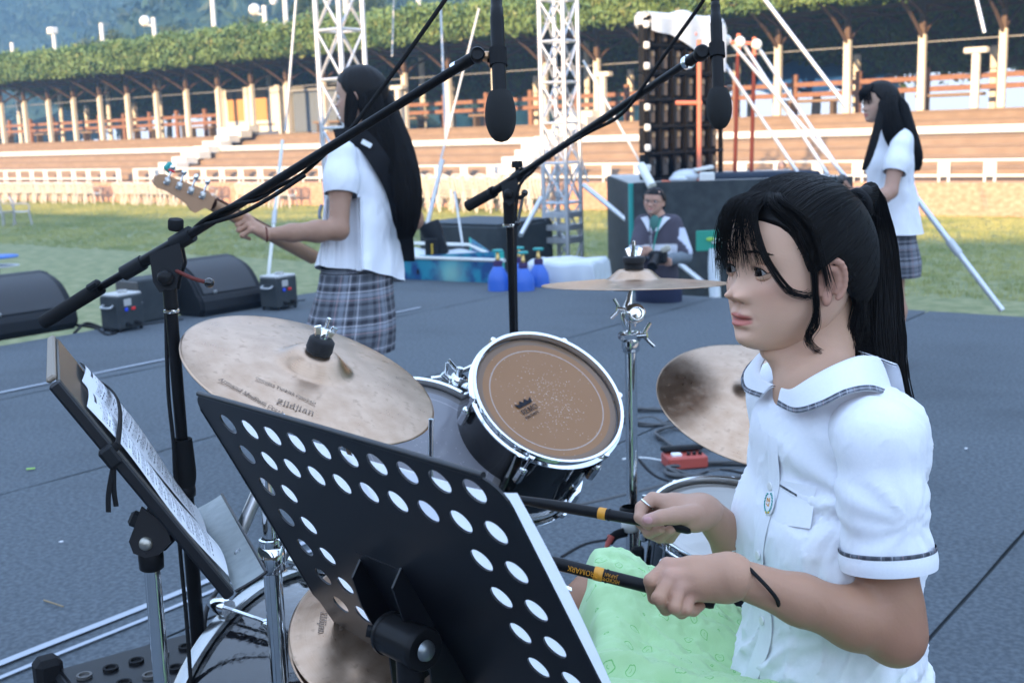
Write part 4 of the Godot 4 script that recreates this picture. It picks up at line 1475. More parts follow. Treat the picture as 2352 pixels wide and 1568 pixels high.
func spark_machine(at: Vector3, ang: float, label: String):
	var t := thing("spark_machine", label, "spark machine", at, "black spark machines at the stage front")
	var xf := Transform3D(Basis(Vector3.UP, ang), at)           # control panel on -x face, handle on +z face
	var m := MB.new()
	m.box(V(0.20, 0.245, 0.24), xf * Transform3D(Basis(), V(0, 0.14, 0)), 0.012)
	part(m, "case", M.black_mesh, t)
	var lid := MB.new()
	lid.box(V(0.19, 0.02, 0.23), xf * Transform3D(Basis(), V(0, 0.270, 0)), 0.006)
	lid.lathe([Vector2(0.035, 0), Vector2(0.035, 0.02), Vector2(0.022, 0.02), Vector2(0.022, 0.0)], 16, xf * Transform3D(Basis(), V(0.02, 0.28, 0)))
	part(lid, "lid", M.grey_plastic, t)
	for s in [-1.0, 1.0]:
		var h := MB.new()
		h.tube(bez([xf * V(-0.05, 0.2, s * 0.122), xf * V(-0.045, 0.185, s * 0.155), xf * V(0.045, 0.185, s * 0.155), xf * V(0.05, 0.2, s * 0.122)], 4), 0.007, 8)
		part(h, "handle", M.galvanised, t)
	for sx in [-1.0, 1.0]:
		var d := MB.new()
		d.box(V(0.004, 0.05, 0.07), xf * Transform3D(Basis(), V(sx * 0.1015, 0.215, 0.03)), 0.002)
		part(d, "display_window", M.grey_plastic, t)
		var r := MB.new()
		r.box(V(0.01, 0.022, 0.035), xf * Transform3D(Basis(), V(sx * 0.104, 0.165, -0.02)), 0.003)
		part(r, "red_switch", M.red_lens, t)
		var b := MB.new()
		b.box(V(0.014, 0.024, 0.024), xf * Transform3D(Basis(), V(sx * 0.106, 0.165, 0.05)), 0.003)
		part(b, "blue_socket", M.blue_lens, t)
		var pl := MB.new()
		pl.rod(xf * V(sx * 0.10, 0.06, -0.03), xf * V(sx * 0.15, 0.055, -0.03), 0.016, 10)
		pl.rod(xf * V(sx * 0.10, 0.06, 0.05), xf * V(sx * 0.14, 0.05, 0.05), 0.014, 10)
		part(pl, "cable_plug", M.blue_lens if sx < 0 else M.black_rubber, t)
	for k in 4:
		var f := MB.new()
		f.rod(xf * V([-0.08, 0.08, 0.08, -0.08][k], 0.018, [-0.1, -0.1, 0.1, 0.1][k]), xf * V([-0.08, 0.08, 0.08, -0.08][k], 0.0, [-0.1, -0.1, 0.1, 0.1][k]), 0.014, 10)
		part(f, "foot", M.black_rubber, t)

func moving_head(at: Vector3, ang: float):
	var t := thing("moving_head_lamp", "black moving head stage lamp with a tilted barrel at the stage edge", "stage lamp", at)
	var xf := Transform3D(Basis(Vector3.UP, ang), at)           # seen from +z
	var b := MB.new()
	b.box(V(0.36, 0.10, 0.28), xf * Transform3D(Basis(), V(0, 0.075, 0)), 0.03)
	b.box(V(0.30, 0.03, 0.24), xf * Transform3D(Basis(), V(0, 0.015, 0)), 0.008)
	part(b, "base", M.black_plastic, t)
	for s in [-1.0, 1.0]:
		var h := MB.new()
		h.tube(bez([xf * V(s * 0.17, 0.085, -0.08), xf * V(s * 0.225, 0.09, -0.06), xf * V(s * 0.225, 0.09, 0.06), xf * V(s * 0.17, 0.085, 0.08)], 4), 0.012, 8)
		part(h, "handle", M.grey_dark, t)
	var bl := MB.new()
	bl.box(V(0.06, 0.022, 0.004), xf * Transform3D(Basis(), V(0.07, 0.08, 0.142)), 0.001)
	part(bl, "blue_display", M.blue_lens, t)
	var y := MB.new()
	y.lathe([Vector2(0.0, 0.0), Vector2(0.1, 0.0), Vector2(0.1, 0.025), Vector2(0, 0.03)], 24, xf * Transform3D(Basis(), V(0, 0.125, 0)))
	for s in [-1.0, 1.0]:
		y.box(V(0.13, 0.25, 0.035), xf * Transform3D(Basis(), V(-0.005, 0.27, s * 0.105)), 0.015)
	part(y, "yoke", M.black_plastic, t)
	var yl := MB.new()
	for k in 7: yl.box(V(0.022 - 0.006 * (k % 2), 0.010, 0.003), xf * Transform3D(Basis(), V(0.005, 0.25 + k * 0.0145, 0.124)), 0.0)
	part(yl, "yellow_emblem", M.yellow_print, t)
	var hd := MB.new()
	var ax := V(-0.36, 0.93, 0).normalized()
	var f := frame(xf * V(0.0, 0.37, 0.0), xf.basis * ax, xf.basis.z)
	hd.lathe([Vector2(0.0, -0.17), Vector2(0.075, -0.165), Vector2(0.085, -0.14), Vector2(0.088, 0.02), Vector2(0.105, 0.06), Vector2(0.105, 0.17), Vector2(0.094, 0.175), Vector2(0.088, 0.15), Vector2(0.0, 0.14)], 28, f)
	for k in 6: hd.lathe([Vector2(0.088, 0.0), Vector2(0.094, 0.004), Vector2(0.088, 0.008)], 28, f * Transform3D(Basis(), V(0, -0.12 + k * 0.022, 0)))
	part(hd, "barrel", M.black_plastic, t)

func cable(pts: Array, r: float, m: Material, label: String, called := "cable", cat := "cable", group := "cables lying on the stage", n := 6) -> void:
	var mb := MB.new()
	mb.tube(bez(pts, n), r, 7)
	solo(mb, called, m, label, cat, group)

func coil(at: Vector3, rx: float, rz: float, turns: int, r: float, sd: int) -> PackedVector3Array:
	var q := RandomNumberGenerator.new()
	q.seed = sd
	var p := []
	for k in turns * 9:
		var a := TAU * k / 9.0
		var w := q.randf_range(0.82, 1.12)
		p.append(at + V(cos(a) * rx * w + q.randf_range(-0.02, 0.02), r + q.randf() * r * 2.5, sin(a) * rz * w))
	return bez(p, 4)

func stage_things():
	var fa := atan2(-EV.z, EV.x)              # +x of the model turned to E
	wedge(V(-3.657,0,-8.597) - EV * 0.12, fa, 0.80, "black wedge monitor cut off by the picture's left edge")
	wedge(V(-2.426,0,-9.567) - EV * 0.05, fa, 0.66, "black wedge monitor behind the first mic stand's clamp")
	var sp := thing("speaker_box", "grey sided black speaker box between spark machine and wedge monitor", "speaker", V(-2.707,0,-8.818))
	var sxf := Transform3D(Basis(Vector3.UP, fa), V(-2.775,0,-9.107) - EV * 0.1)
	var s1 := MB.new(); s1.box(V(0.28, 0.33, 0.34), sxf * Transform3D(Basis(), V(0, 0.168, 0)), 0.012); part(s1, "cabinet", M.black_mesh, sp)
	var s2 := MB.new(); s2.box(V(0.27, 0.31, 0.02), sxf * Transform3D(Basis(), V(0, 0.168, 0.178)), 0.006); part(s2, "side_panel", M.grey_dark, sp)
	spark_machine(V(-2.898,0,-8.672), fa + 0.12, "black spark machine with a red switch left of the first mic stand")
	spark_machine(V(-1.898,0,-9.554), fa + 0.1, "black spark machine with a red switch left of the bassist's skirt")
	moving_head(V(-.711,0,-11.331), -0.25)
	# cables by the front edge
	cable([V(-3.424,0,-9.017), V(-3.172,0,-8.824), V(-2.923,0,-8.425), V(-2.873,0,-8.767), V(-2.559,0,-9.064)], 0.012, M.black_rubber, "black cable loop between the left monitor and the spark machine")
	cable([V(-3.231,0,-8.577), V(-3.303,0,-9.058), V(-2.923,0,-8.52)], 0.012, M.black_rubber, "short black cable in front of the left spark machine")
	cable([V(-2.252,0,-9.83), V(-2.131,0,-9.96), V(-1.971,0,-9.619), V(-1.889,0,-9.855), V(-1.764,0,-9.986)], 0.01, M.black_rubber, "black cable at the right spark machine's foot")
	# cables across the stage
	cable([V(.139,0,-3.615), V(.224,0,-3.731), V(.323,0,-3.781), V(.393,0,-3.891)], 0.006, M.black_rubber, "black cable beside the floor tom")
	cable([V(.489,0,-4.982), V(.544,0,-4.508), V(.648,0,-4.391), V(.793,0,-4.543), V(.917,0,-4.468)], 0.007, M.black_rubber, "black cable curving in front of the red pedal")
	cable([V(.228,0,-4.149), V(.381,0,-4.24), V(.56,0,-4.36), V(.754,0,-4.516), V(.901,0,-4.562)], 0.007, M.grey_rubber, "grey cable running left from the red pedal")
	cable([V(.553,0,-5.41), V(.662,0,-5.457), V(.722,0,-5.223), V(.811,0,-5.093)], 0.006, M.grey_rubber, "grey cable behind the crash stand")
	cable([V(.446,0,-4.742), V(.538,0,-4.751), V(.621,0,-4.689)], 0.006, M.white_rope, "short pale cable plugged into the red pedal")
	for r in [[V(.657,0,-5.423), 0.14, 0.16, 3, "loosely coiled grey cable behind the right tom"], [V(.81,0,-4.492), 0.22, 0.12, 4, "coiled dark cable in front of the red pedal"], [V(.781,0,-5.021), 0.16, 0.2, 2, "loop of dark cable behind the ride cymbal"]]:
		var m := MB.new()
		m.tube(coil(r[0], r[1], r[2], r[3], 0.007, int(r[1] * 1000)), 0.007, 7)
		solo(m, "coiled_cable", M.grey_rubber, r[4], "cable", "cables lying on the stage")
	# red effect pedal
	var pb := Transform3D(Basis(Vector3.UP, 0.15), V(.686,0,-4.617))
	var pd := thing("effect_pedal", "red effect pedal box with a black switch plate on the carpet", "pedal", pb.origin)
	var p1 := MB.new(); p1.box(V(0.165, 0.05, 0.115), pb * Transform3D(Basis(), V(0, 0.027, 0)), 0.006); part(p1, "pedal_body", M.red_paint, pd)
	var p2 := MB.new(); p2.box(V(0.17, 0.02, 0.05), pb * Transform3D(Basis(Vector3.RIGHT, -0.15), V(0, 0.067, -0.035)), 0.005); part(p2, "switch_plate", M.black_plastic, pd)
	var p3 := MB.new(); p3.box(V(0.04, 0.012, 0.03), pb * Transform3D(Basis(), V(-0.04, 0.056, 0.02)), 0.002); part(p3, "display", M.white_print, pd)
	for k in 3:
		var p4 := MB.new(); p4.lathe([Vector2(0.008, 0), Vector2(0.008, 0.012), Vector2(0, 0.012)], 12, pb * Transform3D(Basis(), V(0.01 + k * 0.024, 0.052, 0.025))); part(p4, "knob", M.black_plastic, pd)
	# small litter
	var lit := MB.new()
	lit.box(V(0.035, 0.003, 0.012), Transform3D(Basis(Vector3.UP, 0.3), V(-2.07,0,-4.853) + V(0, 0.008, 0)))
	solo(lit, "green_scrap", M.lime, "tiny green plastic scrap on the carpet at far left", "scrap")
	var l2 := MB.new()
	l2.rod(V(-1.436,0,-3.362) + V(0, 0.01, 0), V(-1.357,0,-3.307) + V(0, 0.01, 0), 0.0025, 5)
	solo(l2, "straw_stalk", M.bark_straw, "dry straw stalk on the carpet at lower left", "straw")
	for r in [[V(1.871,0,-4.715), "pale fleck on the carpet right of the drummer's shoulder"], [V(-1.087,0,-3.335), "pale fleck beside the left music stand's pole"], [V(-1.581,0,-3.891), "pale fleck on the carpet at left"], [V(-.508,0,-11.21) + V(0, 0, 0), "crumpled beige paper at the stage edge"]]:
		var f := MB.new()
		f.ball(r[0] + V(0, 0.010, 0), V(0.008, 0.003, 0.005) * (1.0 if not r[1].begins_with("crumpled") else 8.0), Basis(Vector3.UP, 0.5), 8, 5)
		solo(f, "paper_scrap", M.white_cloth_plain if not r[1].begins_with("crumpled") else M.bench_wood, r[1], "scrap")

# ---------------------------------------------------------------- drum kit
func bronze_maps():
	var w := 640
	var nz := FastNoiseLite.new()
	nz.frequency = 0.012
	nz.fractal_octaves = 5
	nz.seed = 31
	var n2 := FastNoiseLite.new()
	n2.frequency = 0.03
	n2.seed = 77
	n2.fractal_octaves = 3
	var im := Image.create(w, w, false, Image.FORMAT_RGB8)
	var rg := Image.create(w, w, false, Image.FORMAT_L8)
	var hm := Image.create(w, w, false, Image.FORMAT_L8)
	var gv := PackedFloat32Array()
	for k in 400: gv.append(rng.randf())
	for y in w:
		for x in w:
			var dx := x - w * 0.5
			var dy := y - w * 0.5
			var r := sqrt(dx * dx + dy * dy)
			var ring := gv[int(r * 0.9) % 400]
			var a := nz.get_noise_2d(x, y)
			var st := clampf((n2.get_noise_2d(x, y) - 0.22) * 3.0, 0.0, 1.0) * clampf(a * 3.0 + 0.4, 0, 1)
			var c := Color(0.43, 0.285, 0.19).lerp(Color(0.54, 0.38, 0.27), clampf(0.5 + a + ring * 0.25 - 0.12, 0, 1)).lerp(Color(0.20, 0.13, 0.085), st * 0.28)
			im.set_pixel(x, y, c.linear_to_srgb())
			var ro := clampf(0.30 + a * 0.07 + ring * 0.05 + st * 0.1, 0.2, 0.6)
			rg.set_pixel(x, y, Color(ro, ro, ro))
			var hh := 0.5 + 0.28 * sin(r * 1.15) * (0.4 + 0.6 * ring) + 0.25 * a
			hm.set_pixel(x, y, Color(hh, hh, hh))
	hm.convert(Image.FORMAT_RGB8)
	hm.bump_map_to_normal_map(0.8)
	var m := flat("bronze", Color(1, 1, 1), 1.0, 1.0)
	m.albedo_texture = ImageTexture.create_from_image(im)
	m.roughness_texture = ImageTexture.create_from_image(rg)
	m.normal_enabled = true
	m.normal_texture = ImageTexture.create_from_image(hm)
	m.normal_scale = 0.12

func cymbal(called: String, at: Vector3, nrm: Vector3, R: float, label: String, group: String, words: Array, spin := 0.0, bow := 0.05) -> Node3D:
	var xf := frame(at, nrm, V(0, 0, 1))
	xf.basis = xf.basis * Basis(Vector3.UP, spin)
	var t := thing(called, label, "cymbal", at, group)
	var pr := []
	var pb := []
	for k in 40:
		var r := 0.006 + (R - 0.006) * pow(k / 39.0, 0.8)
		var y := bow * R * 2.0 * (1.0 - pow(r / R, 1.7)) + 0.021 * (1.0 - smoothstep(0.03, R * 0.32, r))
		pr.append(Vector2(r, y))
		pb.append(Vector2(r, y - 0.0016))
	pb.reverse()
	pr.append_array(pb)
	var m := MB.new()
	m.lathe(pr, 96, xf, -0.5)
	for k in m.uv.size(): m.uv[k] = (m.uv[k] - Vector2(0.5, 0.5)) / (2.0 * R) + Vector2(0.5, 0.5)
	part(m, "cymbal_plate", M.bronze, t)
	var topy := bow * R * 2.0 + 0.021
	var ft := MB.new()
	ft.lathe([Vector2(0.0, 0.0), Vector2(0.02, 0.0), Vector2(0.022, 0.006), Vector2(0.021, 0.022), Vector2(0.017, 0.026), Vector2(0, 0.026)], 24, xf * Transform3D(Basis(), V(0, topy - 0.001, 0)), 0.2)
	part(ft, "felt", M.black_felt, t)
	var wn := MB.new()
	wn.lathe([Vector2(0.0, 0.0), Vector2(0.008, 0.0), Vector2(0.007, 0.016), Vector2(0.0035, 0.018), Vector2(0.0035, 0.036), Vector2(0, 0.037)], 14, xf * Transform3D(Basis(), V(0, topy + 0.025, 0)), 0.5)
	for s in [-1.0, 1.0]:
		var q := MB.new()
		q.box(V(0.012, 0.022, 0.004), xf * Transform3D(Basis(V(0, 0, 1), -s * 0.35), V(s * 0.012, topy + 0.036, 0)), 0.0015)
		wn.merge(q)
	part(wn, "wing_nut", M.chrome, t)
	for w in words:                     # words: [text, height, radius, angle, serif]
		var rr: float = w[2]
		var y := bow * R * 2.0 * (1.0 - pow(rr / R, 1.7)) + 0.021 * (1.0 - smoothstep(0.03, R * 0.32, rr))
		var y2 := bow * R * 2.0 * (1.0 - pow((rr + 0.004) / R, 1.7)) + 0.021 * (1.0 - smoothstep(0.03, R * 0.32, rr + 0.004))
		var tilt := atan2(y - y2, 0.004)
		var lx := Transform3D(Basis(Vector3.UP, w[3]), Vector3.ZERO) * Transform3D(Basis(Vector3.RIGHT, tilt), V(0, y + 0.0012, rr)) * Transform3D(Basis(Vector3.RIGHT, -PI / 2), Vector3.ZERO)
		text_part(w[0], w[1], 0.0004, M.faded_ink, xf * lx, t, "lettering", w[4])
	return t

func chrome_rod(a: Vector3, b: Vector3, r: float, parent: Node, called := "tube", m: Material = null) -> void:
	var q := MB.new()
	q.rod(a, b, r, 24)
	part(q, called, m if m else M.chrome, parent)

func collar(at: Vector3, ax: Vector3, r: float, h: float, parent: Node, called := "collar", m: Material = null) -> void:
	var q := MB.new()
	q.lathe([Vector2(r * 0.8, -h * 0.5), Vector2(r, -h * 0.42), Vector2(r * 1.03, 0), Vector2(r, h * 0.42), Vector2(r * 0.8, h * 0.5)], 24, frame(at, ax), 0.5)
	part(q, called, m if m else M.chrome, parent)

func wing_screw(at: Vector3, ax: Vector3, parent: Node, s := 1.0) -> void:
	var xf := frame(at, ax)
	var q := MB.new()
	q.lathe([Vector2(0.0, 0), Vector2(0.006 * s, 0), Vector2(0.006 * s, 0.02 * s), Vector2(0, 0.02 * s)], 12, xf)
	for k in [-1.0, 1.0]:
		q.tube(bez([xf * (V(0, 0.012, 0) * s), xf * (V(k * 0.012, 0.02, 0) * s), xf * (V(k * 0.024, 0.03, 0) * s)], 4), 0.0042 * s, 8, true, 0.5)
	part(q, "wing_screw", M.chrome, parent)

func tripod(base: Vector3, r: float, h: float, parent: Node, m: Material, turn := 0.0) -> void:
	for k in 3:
		var a := turn + TAU * k / 3.0
		var f := base + V(cos(a) * r, 0.012, sin(a) * r)
		var q := MB.new()
		q.tube(PackedVector3Array([base + V(0, h, 0), f]), 0.010, 10, true, 0.6)
		part(q, "leg", m, parent)
		var ft := MB.new()
		ft.ball(f + V(0, 0.002, 0), V(0.018, 0.014, 0.018), Basis(), 12, 8)
		part(ft, "rubber_foot", M.black_rubber, parent)

func drum(called: String, at: Vector3, nrm: Vector3, r: float, depth: float, head: Material, label: String, lugs: int, turn := 0.0, cat := "drum") -> Node3D:
	var t := thing(called, label, cat, at, "drums of the black kit")
	var xf := frame(at, nrm, V(0, 0, 1))
	var sh := MB.new()
	sh.lathe([Vector2(r, -0.012), Vector2(r + 0.002, -depth + 0.012)], 64, xf)
	sh.lathe([Vector2(r - 0.008, -0.012), Vector2(r - 0.008, -depth + 0.012)], 64, xf)
	part(sh, "shell", M.black_gloss, t)
	var hd := MB.new()
	hd.lathe([Vector2(r + 0.004, -0.012), Vector2(r + 0.002, -0.002), Vector2(r - 0.004, 0.0), Vector2(r * 0.93, -0.0004), Vector2(r * 0.7, -0.0012), Vector2(0.0, -0.0016)], 72, xf, 0.3)
	for k in hd.uv.size(): hd.uv[k] = (hd.uv[k] - Vector2(0.5, 0.5)) / (2.0 * r) + Vector2(0.5, 0.5)
	part(hd, "drum_head", head, t)
	var bh := MB.new()
	bh.lathe([Vector2(r, -depth + 0.01), Vector2(r, -depth), Vector2(0.0, -depth)], 48, xf)
	part(bh, "bottom_head", M.clear_head, t)
	for s in [0, 1]:
		var y := -depth if s else 0.0
		var hp := MB.new()
		var k := -1.0 if s else 1.0
		hp.lathe([Vector2(r + 0.004, y - k * 0.004), Vector2(r + 0.0135, y - k * 0.006), Vector2(r + 0.0145, y - k * 0.002), Vector2(r + 0.007, y + k * 0.001), Vector2(r + 0.0065, y + k * 0.010), Vector2(r + 0.0105, y + k * 0.0115), Vector2(r + 0.0095, y + k * 0.0138), Vector2(r + 0.004, y + k * 0.0125), Vector2(r + 0.0035, y - k * 0.002)], 72, xf, 0.75)
		part(hp, "rim_hoop", M.chrome, t)
	for k in lugs:
		var a := turn + TAU * k / lugs
		var d := V(cos(a), 0, sin(a))
		var lx := xf * Transform3D(Basis(d.cross(Vector3.UP), Vector3.UP, -d).orthonormalized(), Vector3.ZERO)
		for s in ([0, 1] if depth > 0.16 else [0]):
			var y0 := -0.055 if s == 0 else -depth + 0.055
			var lug := MB.new()
			lug.box(V(0.016, 0.042, 0.018), xf * Transform3D(Basis(d.cross(Vector3.UP).normalized(), Vector3.UP, d), d * (r + 0.010) + V(0, y0, 0)), 0.006)
			lug.ball(xf * (d * (r + 0.012) + V(0, y0 + (0.02 if s == 0 else -0.02), 0)), Vector3.ONE * 0.0085, Basis(), 12, 8)
			var lg := part(lug, "lug", M.chrome, t)
			var rod := MB.new()
			var e0 := xf * (d * (r + 0.012) + V(0, y0 + (0.02 if s == 0 else -0.02), 0))
			var e1 := xf * (d * (r + 0.012) + V(0, 0.004 if s == 0 else -depth - 0.004, 0))
			rod.rod(e0, e1, 0.0032, 8)
			rod.rod(e1 - (e1 - e0).normalized() * 0.006, e1 + (e1 - e0).normalized() * 0.006, 0.0062, 8)
			part(rod, "tension_rod", M.chrome, lg)
	return t

func film_streaks(name_: String, base: Color, seed_: int, specks: float) -> void:    # worn clear drum film: stick marks and scuffs
	var w := 384
	var im := Image.create(w, w, false, Image.FORMAT_RGB8)
	im.fill(base.linear_to_srgb())
	var q := RandomNumberGenerator.new()
	q.seed = seed_
	for k in int(420 * specks):
		var p := Vector2(q.randfn(0.5, 0.16), q.randfn(0.5, 0.16)) * w
		var d := Vector2.from_angle(q.randf() * TAU) * q.randf_range(0.5, 4.0)
		var c := base.lerp(Color(0.75, 0.74, 0.72), q.randf_range(0.15, 0.7)).linear_to_srgb()
		for s in 5:
			var z := p + d * (s / 4.0 - 0.5)
			if z.x > 1 and z.y > 1 and z.x < w - 1 and z.y < w - 1: im.set_pixel(int(z.x), int(z.y), c)
	for y in w:
		for x in w:
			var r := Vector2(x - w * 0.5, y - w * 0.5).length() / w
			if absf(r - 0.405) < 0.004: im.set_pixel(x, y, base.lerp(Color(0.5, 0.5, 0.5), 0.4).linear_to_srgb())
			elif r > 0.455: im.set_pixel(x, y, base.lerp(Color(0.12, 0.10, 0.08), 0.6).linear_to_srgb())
	var m := flat(name_, Color(1, 1, 1), 0.12)
	m.albedo_texture = ImageTexture.create_from_image(im)
	m.clearcoat_enabled = true
	m.clearcoat = 0.25
	m.metallic_specular = 0.35
	m.clearcoat_roughness = 0.06
	var nt := noise_tex(0.008, seed_, [], 256, 2, FastNoiseLite.TYPE_SIMPLEX_SMOOTH, true, 3.0)
	m.normal_enabled = true
	m.normal_texture = nt
	m.normal_scale = 0.7

func drum_kit():
	bronze_maps()
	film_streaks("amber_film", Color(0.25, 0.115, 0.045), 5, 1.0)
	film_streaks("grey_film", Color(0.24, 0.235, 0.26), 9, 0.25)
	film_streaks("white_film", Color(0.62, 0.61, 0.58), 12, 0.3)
	# toms
	var nr := V(.3649,.7262,.5826)
	var t1 := drum("rack_tom", V(.0627,.8609,-2.1477), nr, 0.141, 0.20, M.amber_film, "glossy black rack tom with a brown film head, right of its twin", 6, 0.5)
	var x1 := frame(V(.0627,.8609,-2.1477), nr, V(0, 0, 1))
	var tl := x1.basis.inverse() * (V(.0107,.8143,-2.1395) - V(.0627,.8609,-2.1477))
	text_part("REMO", 0.011, 0.0004, M.ink, x1 * Transform3D(Basis(Vector3.UP, 1.0) * Basis(Vector3.RIGHT, -PI / 2), V(tl.x, 0.0012, tl.z)), t1)
	text_part("PINSTRIPE", 0.0055, 0.0004, M.ink, x1 * Transform3D(Basis(Vector3.UP, 1.0) * Basis(Vector3.RIGHT, -PI / 2), V(tl.x, 0.0012, tl.z) + V(0.008, 0, 0.010)), t1)
	var crown := PackedVector2Array()
	for p in [Vector2(-0.017, 0), Vector2(0.017, 0), Vector2(0.021, 0.011), Vector2(0.011, 0.006), Vector2(0.006, 0.013), Vector2(0, 0.006), Vector2(-0.006, 0.013), Vector2(-0.011, 0.006), Vector2(-0.021, 0.011)]: crown.append(p)
	var cm := MB.new()
	cm.prism(crown, 0.0004, x1 * Transform3D(Basis(Vector3.UP, 1.0) * Basis(Vector3.RIGHT, -PI / 2), V(tl.x, 0.0010, tl.z) + Basis(Vector3.UP, 1.0) * V(0, 0, -0.011)))
	part(cm, "crown_emblem", M.ink, t1)
	var nl := V(.3798,.7531,.5371)
	var t2 := drum("rack_tom", V(-.1586,.7897,-2.0945), nl, 0.146, 0.19, M.grey_film, "glossy black rack tom with a grey head, partly under the left crash cymbal", 6, 0.9)
	# tom holder on the bass drum
	var mt := thing("tom_holder", "chrome tom holder between the two rack toms", "bracket", V(-.1021,.785,-2.1851))
	chrome_rod(V(-.1148,.8778,-2.2725), V(-.0806,.8515,-2.2476), 0.012, mt, "arm")
	chrome_rod(V(-.1362,.8801,-2.2729), V(-.0888,.8643,-2.2498), 0.009, mt, "arm")
	collar(V(-.1103,.8713,-2.2612), V(.4497,.8772,.1682), 0.017, 0.035, mt)
	wing_screw(V(-.1078,.8834,-2.2532), V(.2345,.9613,.1447), mt, 1.1)
	wing_screw(V(-.1266,.8806,-2.2527), V(-.646,.7342,.209), mt, 0.9)
	chrome_rod(V(-.103,.8648,-2.2905), V(-.1351,.6055,-2.2042), 0.013, mt, "post")
	var bx := MB.new(); bx.box(V(0.05, 0.05, 0.05), frame(V(-.0925,.8475,-2.2672), nr), 0.01); part(bx, "clamp_block", M.black_plastic, mt)
	# floor tom
	var ft := drum("floor_tom", V(.441,.536,-2.344), V(.0764,.9637,.2557), 0.162, 0.36, M.white_film, "black floor tom with a white head behind the drummer's hands", 8, 0.2)
	for k in 3:
		var a := 0.9 + TAU * k / 3.0
		var p := V(.441,.536,-2.344) + V(cos(a), 0, sin(a)) * 0.178
		chrome_rod(V(p.x, 0.01, p.z), V(p.x, 0.36, p.z), 0.006, ft, "leg")
		var lb := MB.new(); lb.box(V(0.035, 0.05, 0.03), Transform3D(Basis(Vector3.UP, -a), V(p.x, 0.33, p.z)), 0.008); part(lb, "leg_bracket", M.chrome, ft)
	# snare
	var sn := drum("snare_drum", V(-.0257,.6462,-1.5209), V(.0576,.9715,.2297), 0.162, 0.13, M.white_film, "snare drum with a white head at the drummer's knees", 8, 0.35)
	var sa := MB.new(); sa.rod(V(.1399,.6247,-1.5171), V(.1545,.6287,-1.5076), 0.007, 14); sa.ball(V(.1447,.6245,-1.5171), Vector3.ONE * 0.011, Basis(), 12, 8); sa.ball(V(.1551,.6287,-1.5076), Vector3.ONE * 0.010, Basis(), 12, 8); part(sa, "strainer_knob", M.chrome, sn)
	tripod(V(-0.02571, 0, -1.521), 0.24, 0.25, sn, M.chrome, 0.4)
	chrome_rod(V(-0.02571, 0.15, -1.521), V(-0.02571, 0.5, -1.521), 0.012, sn, "post")
	# bass drum, its axis along E
	bass_drum()
	# cymbals
	var g := "bronze cymbals of the kit"
	cymbal("crash_cymbal", V(-.328,.9747,-1.8658), V(.3694,.9126,.175), 0.211, "large scuffed bronze crash cymbal tilted at left of the kit", g, [["Zildjian", 0.012, 0.150, -0.55, true], ["Genuine Turkish Cymbals", 0.0062, 0.118, -0.75, true], ["Armand Medium Crash", 0.008, 0.170, -0.95, true]], 0.6, 0.055)
	cymbal("ride_cymbal", V(.522,.781,-2.393), V(.1258,.9175,.3773), 0.226, "large bronze ride cymbal right behind the drummer's chest", g, [["Zildjian", 0.014, 0.17, 2.75, true], ["Genuine Turkish Cymbals", 0.0065, 0.14, 0.1, true], ["Medium 18", 0.012, 0.165, 0.2, true]], 0.1, 0.06)
	cymbal("thin_crash_cymbal", V(.271,1.019,-2.551), V(.0102,.9973,-.0733), 0.203, "level bronze crash cymbal on the chrome stand in the middle", g, [], 0.3, 0.03)
	cymbal("hi_hat_cymbal", V(-.1217,.7139,-1.4719), V(.0475,.9668,.2511), 0.184, "bronze hi-hat cymbal low behind the perforated music stand", g, [["Zildjian", 0.009, 0.14, -1.5, true], ["New Beat", 0.006, 0.115, -1.45, true]], 0.0, 0.05)
	var hb := cymbal("hi_hat_cymbal", V(-.1221,.7025,-1.4699), V(-.0475,-.9668,-.2511), 0.184, "lower bronze hi-hat cymbal under the other one", g, [], 0.0, 0.05)
	hi_hat_stand()
	crash_stand()
	middle_stand()
	ride_stand()

